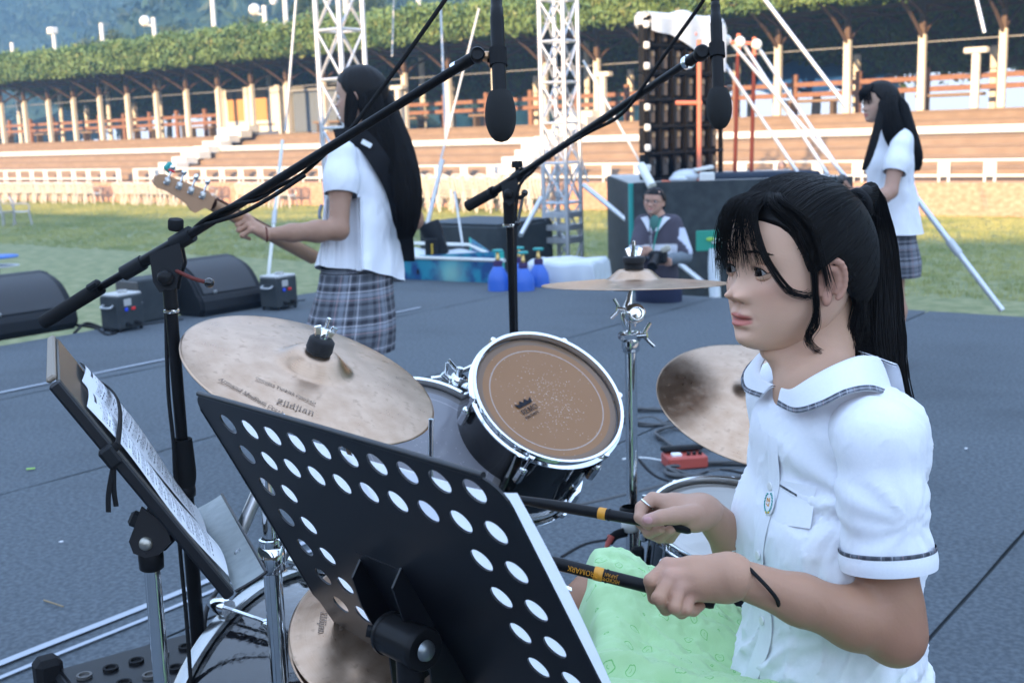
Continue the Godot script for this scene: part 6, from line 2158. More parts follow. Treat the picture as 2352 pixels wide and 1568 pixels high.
	tube_part([V(pp0.x, 0.8035, pp0.z), V(pp0.x, 0.1, pp0.z)], 0.0150, M.black_satin, "pole", t, 4, 24)
	tripod(V(pp0.x, 0, pp0.z), 0.28, 0.25, t, M.black_steel, 0.3)
	var sh := thing("sheet_music", "white sheets of music on the perforated stand, showing through its holes", "sheet music", O + X * 0.3 + Y * 0.2 + N * 0.01, "sheets of music on the stands")
	sheet_of_paper(O + X * 0.054 + Y * 0.026, X, Y + X * 0.02, N, 0.208, 0.375, func(u, v): return 0.0045 + 0.004 * u * v, M.paper_back, sh)
	sheet_of_paper(O + X * 0.252 + Y * 0.032, X, Y, N, 0.138, 0.37, func(u, v): return 0.006 + 0.003 * u, M.paper_back, sh)
	sheet_of_paper(O + X * 0.322 + Y * 0.030, X - Y * 0.004, Y + X * 0.022, N, 0.176, 0.375, func(u, v): return 0.008 + 0.010 * pow(u, 6.0) - 0.004 * v + 0.003 * sin(v * 5.0) * u, M.paper_back, sh)
	# left stand, seen from the side
	var x1 := V(-.359,-.0361,-.9326)
	var y1 := V(.5044,-.8482,-.1613)
	var n1 := V(.7853,.5284,-.3227)
	var o1 := V(-.5795,1.0604,-1.4721)
	var b1 := Basis(x1, -y1, n1 if x1.cross(-y1).dot(n1) > 0 else n1)
	var s := thing("music_stand", "left music stand with a grey tray, seen nearly edge on", "music stand", V(-.7014,0,-2.0171), g)
	var pl := MB.new()
	pl.box(V(0.46, 0.372, 0.006), Transform3D(Basis(x1, y1, n1), o1 + x1 * 0.23 + y1 * 0.186 - n1 * 0.003), 0.002)
	part(pl, "desk_plate", M.grey_brown_metal, s)
	var ed := MB.new()
	ed.box(V(0.010, 0.374, 0.016), Transform3D(Basis(x1, y1, n1), o1 - x1 * 0.004 + y1 * 0.187 - n1 * 0.009), 0.003)
	part(ed, "side_edge", M.black_powder, s)
	var te := MB.new()
	te.box(V(0.46, 0.008, 0.014), Transform3D(Basis(x1, y1, n1), o1 + x1 * 0.23 - y1 * 0.005 - n1 * 0.008), 0.003)
	part(te, "top_edge", M.worn_edge, s)
	var ty := MB.new()
	var tq := PackedVector3Array()
	for b in 6:
		for a in 12:
			var w := b / 5.0
			tq.append(o1 + x1 * (0.46 * a / 11.0) + y1 * (0.374 + 0.006 * sin(w * 1.5)) + n1 * (0.048 * w))
	ty.grid(tq, 12, 6)
	part(ty, "tray", M.grey_tray, s)
	var tl := MB.new()
	tl.tube(PackedVector3Array([tq[60], tq[71]]), 0.0022, 8)
	tl.tube(PackedVector3Array([tq[0], tq[12], tq[24], tq[36], tq[48], tq[60]]), 0.0024, 8)
	part(tl, "tray_lip", M.black_powder, s)
	var ms := thing("sheet_music", "printed sheets of music on the left stand, held by an elastic band", "sheet music", o1 + x1 * 0.2 + y1 * 0.2 + n1 * 0.004, "sheets of music on the stands")
	sheet_of_paper(o1 + x1 * 0.018 + y1 * 0.052, x1, y1, n1, 0.21, 0.305, func(u, v): return 0.003 + 0.006 * sin(PI * u) + 0.003 * sin(v * 7.0), M.score_paper, ms)
	sheet_of_paper(o1 + x1 * 0.235 + y1 * 0.05, x1, y1, n1, 0.21, 0.305, func(u, v): return 0.003 + 0.016 * sin(PI * u) * (0.6 + 0.4 * sin(v * 5.0)), M.score_paper, ms)
	var eb := thing("elastic_band", "dark elastic band with a clip round the left music stand", "band", o1 + y1 * 0.105)
	var em := MB.new()
	var ep := PackedVector3Array()
	for k in 13: ep.append(o1 + x1 * (-0.008 + 0.475 * k / 12.0) + y1 * (0.092 + 0.02 * (1.0 - k / 12.0)) + n1 * (0.004 + 0.022 * sin(PI * k / 12.0)))
	em.tube(ep, 0.005, 8, true, 0.3, y1)
	em.tube(PackedVector3Array([ep[0], o1 - x1 * 0.014 + y1 * 0.115 - n1 * 0.018]), 0.006, 8, true, 0.4)
	part(em, "band", M.black_rubber, eb)
	var ec := MB.new(); ec.box(V(0.018, 0.03, 0.02), Transform3D(Basis(x1, y1, n1), o1 - x1 * 0.010 + y1 * 0.118 - n1 * 0.012), 0.004); part(ec, "clip", M.black_plastic, eb)
	for k in 2:
		var et := MB.new(); et.tube(bez([o1 - x1 * 0.012 + y1 * 0.128 - n1 * 0.014, o1 - x1 * 0.012 + y1 * (0.145) - n1 * (0.028 + 0.008 * k) - V(0, 0.012, 0), o1 - x1 * 0.012 + y1 * 0.15 - n1 * (0.030 + 0.012 * k) - V(0, 0.03, 0)], 4), 0.0035, 8, true, 0.4); part(et, "band_end", M.black_rubber, eb)
	# hinge and pole of the left stand
	var pv := Transform3D(Basis(V(.9995,-.0301,.0053), V(.0305,.9843,-.1736), V(0,.1736,.9848)), V(-.5022,.824,-1.5319))
	var bp := PackedVector2Array()
	for p in [Vector2(-0.005, 0.045), Vector2(0.028, 0.020), Vector2(0.035, -0.002), Vector2(0.018, -0.020), Vector2(0.0, -0.024), Vector2(-0.016, -0.018), Vector2(-0.022, -0.002), Vector2(-0.016, 0.014)]: bp.append(p)
	for k in [-0.016, 0.016]:
		var q := MB.new(); q.prism(bp, 0.004, pv * Transform3D(Basis(), V(0, 0, k))); part(q, "hinge_plate", M.black_powder, s)
	var hb := MB.new(); hb.lathe([Vector2(0, 0), Vector2(0.0095, 0), Vector2(0.0085, 0.0035), Vector2(0.005, 0.0055), Vector2(0, 0.006)], 20, frame(pv * V(0.001, -0.005, 0.018), V(0,.1736,.9848)), 0.3); part(hb, "hinge_bolt", M.worn_bolt, s)
	var kn := MB.new(); kn.box(V(0.016, 0.022, 0.012), pv * Transform3D(Basis(V(0, 0, 1), -0.4), V(-0.022, 0.024, -0.01)), 0.004); part(kn, "tilt_knob", M.black_plastic, s)
	var pc := V(-.5006,.7976,-1.5273)
	var cp := func(y: float) -> Vector3: return V(pc.x, y, pc.z)
	collar(cp.call(0.7965), Vector3.UP, 0.0165, 0.032, s, "pole_collar", M.black_satin)
	tube_part([cp.call(0.7976), cp.call(0.1)], 0.0112, M.chrome, "pole", s, 4, 28)
	tripod(cp.call(0.0), 0.27, 0.22, s, M.black_steel, 0.9)

# ---------------------------------------------------------------- heads: rows of a lofted skull with face forms raised on it
const HF := [[-0.117, 0.046], [-0.112, 0.068], [-0.104, 0.0815], [-0.092, 0.0865], [-0.072, 0.0885], [-0.05, 0.0885], [-0.03, 0.0875], [0.0, 0.086], [0.03, 0.0875], [0.06, 0.083], [0.085, 0.066], [0.1, 0.044], [0.108, 0.024], [0.112, 0.002]]
const HW := [[-0.117, 0.014], [-0.112, 0.025], [-0.104, 0.033], [-0.092, 0.0435], [-0.072, 0.0570], [-0.05, 0.0670], [-0.03, 0.0698], [0.0, 0.0712], [0.03, 0.072], [0.06, 0.0695], [0.085, 0.057], [0.1, 0.039], [0.108, 0.021], [0.112, 0.002]]
const HB := [[-0.117, -0.01], [-0.112, 0.0], [-0.104, 0.01], [-0.092, 0.02], [-0.072, 0.045], [-0.05, 0.064], [-0.03, 0.076], [0.0, 0.088], [0.03, 0.094], [0.06, 0.086], [0.085, 0.066], [0.1, 0.044], [0.108, 0.024], [0.112, 0.002]]
const NOSE := [[-0.0475, 0.0], [-0.0435, 0.0065], [-0.038, 0.0122], [-0.031, 0.0136], [-0.024, 0.0116], [-0.015, 0.0076], [-0.004, 0.0040], [0.006, 0.0020], [0.016, 0.0]]

func head_mesh(xf: Transform3D, cols: int, rows: int, skin: Color, smile := 0.0, lip := Color(0.50, 0.145, 0.125), male := false) -> MB:
	var mb := MB.new()
	var pts := PackedVector3Array()
	var cs := PackedColorArray()
	for b in rows + 1:
		var v := float(b) / rows
		var y := -0.117 + 0.229 * (0.5 - 0.5 * cos(PI * (0.06 + 0.94 * v))) if b > 0 else -0.117
		if b == rows: y = 0.112
		var f := table(y, HF)
		var w := table(y, HW)
		var bk := table(y, HB)
		if male: w *= 1.04
		var nose := table(y, NOSE)
		var yo := table(y, [[-0.117, -0.101], [-0.0645, -0.0543], [-0.0448, -0.0318], [-0.031, -0.0195], [0.006, 0.006], [0.03, 0.03], [0.112, 0.112]])
		for a in cols + 1:
			var u := 2.0 * a / cols - 1.0
			var ph := PI * signf(u) * pow(absf(u), 1.5)
			var c := cos(ph)
			var s := sin(ph)
			var e := 0.86 if c > 0 else 1.0
			var x := signf(c) * pow(absf(c), e) * (f if c > 0.0 else bk)
			var z := signf(s) * pow(absf(s), 0.9) * w
			var col := skin
			if c > -0.2:
				var g := 0.0
				g += nose * gs(z, 0.0092 + 0.0058 * smoothstep(-0.005, -0.03, y))
				for k in [-1.0, 1.0]:
					var zz: float = z * k
					g += 0.0092 * gs(y + 0.0370, 0.0072) * gs(zz - 0.0122, 0.0066)            # wings of the nose
					g -= 0.0075 * gs(y + 0.0448, 0.0022) * gs(zz - 0.0068, 0.0034)            # nostrils
					g -= 0.0075 * gs(y - 0.006, 0.0125) * gs(zz - 0.029, 0.0155)              # sockets
					g += 0.0022 * gs(y - 0.026, 0.008) * gs(zz - 0.028, 0.018)                # brow
					g += (0.0035 + 0.004 * smile) * gs(y + 0.028, 0.018) * gs(zz - 0.040, 0.018)   # cheeks
					g -= 0.0010 * gs(y + 0.064, 0.006) * gs(zz - 0.0245, 0.005)               # corners of the mouth
				var mw := 0.0185 + 0.006 * smile
				var my := -0.0645 + 0.0022 * (absf(z) / 0.02) * (0.25 + smile * 1.5)
				var lipz := 1.0 - smoothstep(mw * 0.55, mw * 1.25, absf(z))
				g += 0.0055 * gs(y - my - 0.0056 + 0.0008 * gs(z, 0.004), 0.0046) * lipz
				g += 0.0068 * gs(y - my + 0.0066, 0.0056) * (1.0 - smoothstep(mw * 0.4, mw * 1.1, absf(z)))
				g -= 0.0042 * gs(y - my, 0.0017) * lipz
				g -= 0.0012 * gs(y + 0.053, 0.006) * gs(z, 0.003)                             # groove under the nose
				g -= 0.0030 * gs(y + 0.0805, 0.0052) * gs(z, 0.016)
				g += 0.0055 * gs(y + 0.094, 0.0115) * gs(z, 0.0175)                           # chin
				x += g * clampf(c * 2.2, 0.0, 1.0)
				var lm := clampf(1.25 - absf(z) / mw, 0.0, 1.0)
				var up_ := smoothstep(0.0, 0.0012, y - my) * (1.0 - smoothstep(0.0078, 0.0098, y - my + absf(z) * 0.22 - 0.0012 * gs(z, 0.003) * -1.0))
				var lo_ := smoothstep(0.0, 0.0012, my - y) * (1.0 - smoothstep(0.0095, 0.0120, my - y + absf(z) * 0.26))
				var t := clampf(maxf(up_, lo_) * smoothstep(0.0, 0.35, lm), 0.0, 1.0)
				col = col.lerp(Color(skin.r * 1.0, skin.g * 0.84, skin.b * 0.84), 0.55 * gs(y + 0.028, 0.022) * gs(absf(z) - 0.042, 0.020))
				col = col.lerp(Color(skin.r * 0.97, skin.g * 0.84, skin.b * 0.80), 0.6 * gs(y + 0.036, 0.010) * gs(z, 0.016))
				col = col.lerp(lip, t * 0.85)
				col = col.lerp(Color(lip.r * 0.42, lip.g * 0.3, lip.b * 0.3), 0.85 * gs(y - my, 0.0011) * smoothstep(0.0, 0.4, lm))
				col = col.lerp(Color(0.12, 0.06, 0.045), 0.75 * gs(y + 0.0455, 0.0020) * gs(absf(z) - 0.0068, 0.0026))
			pts.append(V(x, yo, z))
			cs.append(col)
	mb.grid(pts, cols + 1, rows + 1, 1, 1, true)
	for k in mb.v.size():
		mb.v[k] = xf * mb.v[k]
		mb.n[k] = (xf.basis * mb.n[k]).normalized()
		mb.c[k] = cs[k]
	return mb

func ear_blob(xf: Transform3D, k: float) -> Blob:        # k = +1 left, -1 right
	var b := Blob.new()
	var o := V(0.017, -0.010, 0.0700 * k)
	var q := func(x: float, y: float, z: float) -> Vector3: return xf * (o + V(x, y, z * k))
	var pts := []
	var rs := []
	for s in 13:
		var u := s / 12.0
		var a := lerpf(2.55, -1.35, u)
		pts.append(q.call(-0.010 + 0.0148 * cos(a) * -1.0 * 0.92 - 0.004 * u, 0.004 + 0.0240 * sin(a), 0.006 + 0.010 * smoothstep(0.1, 0.5, u) * (1.0 - 0.5 * u)))
		rs.append(lerpf(0.0032, 0.0042, sin(u * PI)))
	b.chain(pts, rs, 0.002)
	var an := []
	for s in 7:
		var a := lerpf(2.2, -0.9, s / 6.0)
		an.append(q.call(-0.010 - 0.0095 * cos(a), 0.001 + 0.0165 * sin(a), 0.008))
	b.chain(an, [0.0024, 0.003, 0.0034, 0.0036, 0.0036, 0.0034, 0.003], 0.004)
	b.ell(Transform3D(xf.basis, q.call(-0.008, 0.001, 0.0005)), V(0.0150, 0.0225, 0.0050), 0.006)
	b.ell(Transform3D(xf.basis, q.call(-0.004, -0.0215, 0.005)), V(0.0065, 0.0075, 0.0042), 0.007)
	b.cap(q.call(0.006, -0.006, 0.003), q.call(0.006, -0.012, 0.003), 0.0035, 0.0035, 0.004)
	return b

func eyes(parent: Node, xf: Transform3D, skin: Color, detail: bool, look := V(1, 0, 0), ey := 0.006) -> void:
	for k in [-1.0, 1.0]:
		var c := V(0.0712, ey, 0.0290 * k)
		var R := 0.0118
		var wb := MB.new()
		wb.ball(xf * c, Vector3.ONE * R, xf.basis, 24, 16)
		var eye := part(wb, "eye", M.eye_white, parent)
		var d := (look + V(0, 0, 0.10 * k)).normalized()
		var ir := MB.new()
		var f := frame(xf * (c + d * 0.0), xf.basis * d)
		var pr := []
		for s in 7:
			var r := 0.0073 * (1.0 - s / 6.0)
			pr.append(Vector2(r, sqrt(R * R - r * r) + 0.0003 + 0.0004 * s / 6.0))
		ir.lathe(pr, 20, f, -1.0)
		part(ir, "iris", M.iris, eye)
		if not detail: continue
		# lids: shells over the ball that leave a narrow almond open
		for up_ in [true, false]:
			var q := PackedVector3Array()
			for b in 9:
				for a in 25:
					var u := a / 24.0 * 2.0 - 1.0
					var az: float = u * 1.5
					var w := minf(absf(u) * 1.36, 1.0)
					var side: float = u * k            # +1 at the outer corner
					var edge: float = (0.52 - 0.12 * w * w - 0.42 * pow(w, 2.6)) if up_ else (-0.31 + 0.24 * pow(w, 2.4) + 0.03 * side)
					var el: float = lerpf(edge + 0.03 * side, 1.35 if up_ else -1.3, b / 8.0)
					var rr: float = R + 0.0010 + 0.0012 * sin(PI * minf(b / 8.0 * 1.6, 1.0)) * (1.0 if up_ else 0.6)
					q.append(xf * (c + V(cos(az) * cos(el), sin(el), sin(az) * cos(el)) * rr))
			var lm := MB.new()
			lm.col = Color(skin.r * 0.98, skin.g * 0.90, skin.b * 0.86) if up_ else skin
			lm.grid(q, 25, 9)
			part(lm, "eyelid", M.skin, parent)
			var ls := MB.new()
			ls.tube(q.slice(0, 25), PackedFloat32Array([0.0002, 0.0003, 0.0005, 0.0006, 0.0007, 0.0008, 0.0008, 0.0008, 0.0008, 0.0009, 0.0009, 0.0009, 0.0009, 0.0009, 0.0009, 0.0009, 0.0009, 0.0008, 0.0008, 0.0008, 0.0008, 0.0007, 0.0006, 0.0005, 0.0003]) if up_ else 0.00025, 6)
			if up_:
				for e in 26:
					var i0 := 1 + int(e * 22.0 / 25.0)
					var p: Vector3 = q[i0]
					var o: Vector3 = (p - xf * c).normalized()
					ls.tube(PackedVector3Array([p, p + o * 0.0035 + xf.basis.y * 0.0003, p + o * 0.006 + xf.basis.y * 0.0022]), PackedFloat32Array([0.0003, 0.0002, 0.00005]), 3, false)
			part(ls, "eyelash", M.hair, parent)

func brows(parent: Node, xf: Transform3D, y0 := 0.026) -> void:
	for k in [-1.0, 1.0]:
		var m := MB.new()
		var q := RandomNumberGenerator.new()
		q.seed = 5
		for e in 90:
			var u := q.randf()
			var z := 0.012 + u * 0.034
			var y := y0 + 0.004 * sin(u * 2.4) - 0.003 * u * u + q.randf_range(-0.0022, 0.0022) * (1.0 - 0.6 * u)
			var x := 0.0905 * sqrt(maxf(1.0 - pow(z / 0.0745, 2.3), 0.02)) + 0.0032
			var p := V(x, y, z * k)
			var d := V(-0.25 - 0.5 * u, 0.30 - 0.45 * u, 0.9 * k).normalized() * 0.007
			m.tube(PackedVector3Array([xf * p, xf * (p + d)]), PackedFloat32Array([0.00035, 0.0001]), 3, false)
		part(m, "eyebrow", M.hair_soft, parent)

# ---------------------------------------------------------------- hands; joints are given in place
func finger(b: Blob, pts: Array, r0: float, r1: float) -> void:
	var rs := []
	for k in pts.size(): rs.append(lerpf(r0, r1, float(k) / (pts.size() - 1)))
	b.chain(pts, rs, 0.002)

func skin_tint(mb: MB, from: int, base: Color, spots: Array) -> void:        # spots: [place, radius, colour]
	for k in range(from, mb.v.size()):
		var c := base
		for s in spots:
			var d: float = mb.v[k].distance_to(s[0])
			c = c.lerp(s[2], exp(-d * d / (s[1] * s[1])))
		mb.c[k] = c

func strand(mb: MB, p: PackedVector3Array, r0: float, r1: float, sides := 4) -> void:
	var rs := PackedFloat32Array()
	var n := p.size()
	for k in n: rs.append(lerpf(r0, r1, pow(float(k) / (n - 1), 1.6)))
	mb.tube(p, rs, sides, false)

func clip_below(mb: MB, at: Vector3, nrm: Vector3, keep: Callable, v0 := 0) -> void:    # cut off what lies beyond a plane, where keep() says so
	var beyond := PackedByteArray()
	beyond.resize(mb.v.size())
	for k in range(v0, mb.v.size()):
		beyond[k] = 1 if (mb.v[k] - at).dot(nrm) > 0.0 and keep.call(mb.v[k]) else 0
	var ni := PackedInt32Array()
	for t in range(0, mb.i.size(), 3):
		if beyond[mb.i[t]] + beyond[mb.i[t + 1]] + beyond[mb.i[t + 2]] < 3:
			ni.append_array(PackedInt32Array([mb.i[t], mb.i[t + 1], mb.i[t + 2]]))
	mb.i = ni
	for k in range(v0, mb.v.size()):
		if beyond[k]: mb.v[k] -= nrm * (mb.v[k] - at).dot(nrm)

func wrinkle(mb: MB, fn: Callable) -> void:                   # move the cloth along its normals, then take new normals
	for k in mb.v.size(): mb.v[k] += mb.n[k] * float(fn.call(mb.v[k], mb.n[k]))
	mb.smooth_normals()

func plaid_texture(seed_: int) -> ImageTexture:               # woven check: flat print of the cloth
	var w := 256
	var im := Image.create(w, w, false, Image.FORMAT_RGB8)
	var line := func(t: float) -> Color:
		var c := Color(0.115, 0.125, 0.145)
		if t > 0.05 and t < 0.20: c = Color(0.05, 0.055, 0.07)
		if t > 0.26 and t < 0.29: c = Color(0.45, 0.45, 0.50)
		if t > 0.36 and t < 0.47: c = Color(0.012, 0.012, 0.02)
		if t > 0.50 and t < 0.53: c = Color(0.5, 0.5, 0.55)
		if t > 0.58 and t < 0.68: c = Color(0.24, 0.26, 0.31)
		if t > 0.74 and t < 0.765: c = Color(0.42, 0.26, 0.28)
		if t > 0.84 and t < 0.93: c = Color(0.02, 0.02, 0.03)
		return c
	for y in w:
		for x in w:
			var a: Color = line.call(float(x) / w)
			var b: Color = line.call(float(y) / w)
			var c := a.lerp(b, 0.55) if (x + y) % 4 < 2 else b.lerp(a, 0.45)
			im.set_pixel(x, y, c.linear_to_srgb())
	return ImageTexture.create_from_image(im)

func people_materials():
	var s := flat("skin", Color(1, 1, 1), 0.46)
	s.subsurf_scatter_enabled = true
	s.subsurf_scatter_strength = 0.06
	s.normal_enabled = true
	s.normal_texture = noise_tex(0.09, 41, [], 256, 3, FastNoiseLite.TYPE_SIMPLEX_SMOOTH, true, 3.0)
	s.normal_scale = 0.10
	s.uv1_triplanar = true
	s.uv1_scale = Vector3.ONE * 9.0
	s.metallic_specular = 0.35
	var h := flat("hair", Color(0.006, 0.005, 0.005), 0.46)
	h.metallic_specular = 0.3
	var hs := flat("hair_soft", Color(0.02, 0.014, 0.012), 0.6)
	var ew := flat("eye_white", Color(0.48, 0.45, 0.44), 0.15)
	flat("iris", Color(0.010, 0.006, 0.005), 0.06)
	var c := grainy("shirt_cloth", [Color(0.74, 0.755, 0.80), Color(0.78, 0.79, 0.83)], 14.0, 0.85, 0.0, 0.06, 0.12)
	c.rim_enabled = true
	c.rim = 0.15
	c.backlight_enabled = true
	c.backlight = Color(0.12, 0.12, 0.13)
	flat("shirt_trim", Color(1, 1, 1), 0.85)
	M.shirt_trim.albedo_texture = plaid_texture(1)
	var p := flat("plaid", Color(1, 1, 1), 0.9)
	p.albedo_texture = M.shirt_trim.albedo_texture
	flat("strap_black", Color(0.012, 0.012, 0.014), 0.7)
	flat("gold", Color(0.75, 0.55, 0.25), 0.25, 1.0)
	flat("bass_wood", Color(0.42, 0.235, 0.13), 0.42)
	flat("bass_board", Color(0.10, 0.04, 0.025), 0.45)
	flat("navy", Color(0.025, 0.03, 0.06), 0.8)
	flat("jacket_dark", Color(0.055, 0.05, 0.07), 0.8)
	flat("jacket_white", Color(0.6, 0.62, 0.68), 0.8)
	flat("sleeve_grey", Color(0.14, 0.165, 0.19), 0.85)
	flat("tee_teal", Color(0.05, 0.16, 0.14), 0.8)
	flat("shoe_white", Color(0.55, 0.55, 0.55), 0.6)
	flat("sock", Color(0.6, 0.6, 0.6), 0.9)
	flat("nail", Color(0.5, 0.26, 0.25), 0.25)
	var bg := flat("blanket_green", Color(1, 1, 1), 0.95)
	bg.albedo_texture = blanket_texture()
	bg.uv1_scale = V(1.5, 2.2, 1.0)
	bg.rim_enabled = true
	bg.rim = 0.3
	flat("stick_black", Color(0.012, 0.012, 0.013), 0.35)
	flat("stick_orange", Color(0.62, 0.27, 0.02), 0.5)

# loft through rings: each [centre, half width vector, half depth vector]; returns (nu + 1) x rings points
func loft(mb: MB, rings: Array, nu: int, su: float, sv: float, sub := 6, power := 1.0) -> void:
	var pts := PackedVector3Array()
	var rows := 0
	var m := rings.size()
	for s in m - 1:
		var r0: Array = rings[maxi(s - 1, 0)]
		var r1: Array = rings[s]
		var r2: Array = rings[s + 1]
		var r3: Array = rings[mini(s + 2, m - 1)]
		for q in (sub + 1 if s == m - 2 else sub):
			var t := float(q) / sub
			var c: Vector3 = (r1[0] as Vector3).cubic_interpolate(r2[0], r0[0], r3[0], t)
			var wv: Vector3 = (r1[1] as Vector3).cubic_interpolate(r2[1], r0[1], r3[1], t)
			var dv: Vector3 = (r1[2] as Vector3).cubic_interpolate(r2[2], r0[2], r3[2], t)
			for a in nu + 1:
				var an := TAU * a / nu
				var ca := cos(an)
				var sa := sin(an)
				pts.append(c + wv * (signf(ca) * pow(absf(ca), power)) + dv * (signf(sa) * pow(absf(sa), power)))
			rows += 1
	mb.grid(pts, nu + 1, rows, su, sv, true)

# ---------------------------------------------------------------- the drummer
const HO := Vector3(.368,1.1679,-1.5086)

func head_dir_radius(d: Vector3) -> float:               # hair shell of the drummer, from the head's centre
	var f := 0.096 if d.x > 0 else 0.112
	var u := 0.112 if d.y > 0 else 0.105
	var e := 2.15
	return pow(pow(absf(d.x) / f, e) + pow(absf(d.y) / u, e) + pow(absf(d.z) / 0.084, e), -1.0 / e)

func drummer():
	people_materials()
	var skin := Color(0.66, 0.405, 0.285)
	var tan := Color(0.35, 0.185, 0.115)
	var t := thing("person", "seated drummer in a white school blouse with a black ponytail, striking with two black sticks", "person", V(.5492,0,-1.9552))
	var yw := deg_to_rad(26.0)
	var hx := V(-cos(yw), 0, sin(yw))
	var hz := V(hx.z, 0, -hx.x)
	var hb := Basis(hx, Vector3.UP, hz)
	hb = hb * Basis(V(0, 0, 1), -0.03)
	var H := Transform3D(hb, HO)
	var ty := deg_to_rad(15.0)
	var F := V(-cos(ty), 0, sin(ty))
	var W := V(F.z, 0, -F.x)                        # to her left
	var U := Vector3.UP
	# --- body: head, ears, neck, arms, hands
	var body := head_mesh(H, 260, 230, skin)
	var eb := ear_blob(H, 1.0)
	var k0 := body.v.size()
	eb.build(body, 0.0012)
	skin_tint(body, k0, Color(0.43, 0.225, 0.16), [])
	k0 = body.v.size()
	ear_blob(H, -1.0).build(body, 0.0016)
	skin_tint(body, k0, skin, [])
	var S := V(.4236,.9594,-1.4847)
	var nk := Blob.new()
	nk.chain([H * V(-0.028, -0.045, 0), H * V(-0.030, -0.09, 0), S + F * 0.035 + U * 0.055, S + F * 0.02 - U * 0.06], [0.052, 0.046, 0.048, 0.07], 0.03)
	nk.cap(S + U * 0.0, S + W * 0.10 - U * 0.01, 0.05, 0.045, 0.04)
	nk.cap(S + U * 0.0, S - W * 0.10 - U * 0.01, 0.05, 0.045, 0.04)
	nk.cap(H * V(0.045, -0.10, 0.0), H * V(-0.01, -0.105, 0.0), 0.012, 0.03, 0.03)
	k0 = body.v.size()
	nk.build(body, 0.006)
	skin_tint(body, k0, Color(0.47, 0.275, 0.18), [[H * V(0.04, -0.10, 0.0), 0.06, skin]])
	var shN := V(.4302,.9813,-1.3414)
	var shF := S - W * 0.155 + U * 0.012
	var elN := V(.4403,.7566,-1.3068)
	var wrN := V(.2468,.8453,-1.2717)
	var an := Blob.new()
	an.chain([shN, shN.lerp(elN, 0.55) + F * 0.004, elN.lerp(shN, 0.1)], [0.038, 0.0370, 0.0350], 0.012)
	an.chain([elN.lerp(shN, 0.12), elN, elN.lerp(wrN, 0.25), elN.lerp(wrN, 0.6), wrN], [0.0350, 0.0322, 0.0345, 0.0278, 0.0218], 0.016)
	an.cap(elN + V(.4881,-.8595,.1516) * 0.010, elN + V(.4881,-.8595,.1516) * 0.012, 0.022, 0.022, 0.03)
	k0 = body.v.size()
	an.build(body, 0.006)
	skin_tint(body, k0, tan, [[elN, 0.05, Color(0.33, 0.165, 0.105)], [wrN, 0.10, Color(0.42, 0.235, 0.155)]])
	var elF := V(.4044,.6525,-1.6235)
	var wrF := V(.2565,.8423,-1.5098)
	var af := Blob.new()
	af.chain([shF, shF.lerp(elF, 0.5), elF], [0.045, 0.042, 0.037], 0.03)
	af.chain([elF, elF.lerp(wrF, 0.3), elF.lerp(wrF, 0.65), wrF], [0.037, 0.041, 0.033, 0.0215], 0.025)
	k0 = body.v.size()
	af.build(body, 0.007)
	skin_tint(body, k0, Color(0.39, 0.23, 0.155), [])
	# left hand, back of the hand towards the camera
	var hl := Blob.new()
	var w0 := V(.2387,.8413,-1.276)
	var mc := [V(.171,.8562,-1.2838), V(.1723,.8486,-1.2682), V(.1806,.8379,-1.2643), V(.1926,.8264,-1.2684)]
	var wr := [V(.2353,.8506,-1.2848), V(.2368,.8453,-1.2768), V(.2365,.8374,-1.2754), V(.2356,.8289,-1.281)]
	for k in 4:
		hl.cap(wr[k], (wr[k] as Vector3).lerp(mc[k], 0.55), 0.0175 - 0.001 * k, 0.0128 - 0.0010 * k, 0.012)
		hl.cap((wr[k] as Vector3).lerp(mc[k], 0.5), mc[k], 0.0126 - 0.0010 * k, 0.0094 - 0.0004 * k, 0.006)
		hl.cap(mc[k], (mc[k] as Vector3).lerp(wr[k], 0.06), 0.0101 - 0.0004 * k, 0.0090, 0.004)
	hl.cap(V(.2198,.8231,-1.3033), V(.1916,.8301,-1.3015), 0.019, 0.015, 0.014)           # heel of the palm
	finger(hl, [mc[0], V(.1497,.8446,-1.2695), V(.1547,.8205,-1.2795), V(.1712,.8107,-1.3021)], 0.0090, 0.0070)
	finger(hl, [mc[1], V(.1561,.8316,-1.251), V(.1665,.8113,-1.2677), V(.1831,.8064,-1.2933)], 0.0090, 0.0070)
	finger(hl, [mc[2], V(.1734,.8209,-1.2491), V(.1843,.8068,-1.2669), V(.1987,.8055,-1.289)], 0.0087, 0.0068)
	finger(hl, [mc[3], V(.1877,.8149,-1.2562), V(.1984,.8068,-1.271), V(.2095,.8065,-1.2872)], 0.0082, 0.0062)
	finger(hl, [V(.2295,.8327,-1.3152), V(.1997,.829,-1.3216), V(.173,.8244,-1.3147), V(.155,.8234,-1.3064)], 0.0125, 0.0078)
	hl.chain([wrN, w0], [0.0235, 0.0215], 0.02)
	k0 = body.v.size()
	hl.build(body, 0.0021)
	var kn := []
	for k in 4: kn.append([mc[k], 0.010, Color(0.50, 0.28, 0.215)])
	skin_tint(body, k0, Color(0.43, 0.24, 0.16), kn)
	# right hand, thumb towards the camera along the stick
	var hr := Blob.new()
	var w1 := V(.2464,.8454,-1.5052)
	hr.chain([wrF, w1], [0.0215, 0.0215], 0.02)
	var m1 := [V(.1842,.8583,-1.5278), V(.1858,.8452,-1.5418), V(.1937,.8304,-1.5483), V(.2041,.8194,-1.5464)]
	for k in 4:
		hr.cap(w1 + V(0,-.1736,-.9848) * (0.004 + 0.006 * k), (w1.lerp(m1[k], 0.55)), 0.019, 0.0150, 0.012)
		hr.cap(w1.lerp(m1[k], 0.5), m1[k], 0.0145, 0.0098, 0.008)
	hr.cap(V(.2319,.841,-1.4943), V(.2104,.8366,-1.5057), 0.0185, 0.014, 0.014)
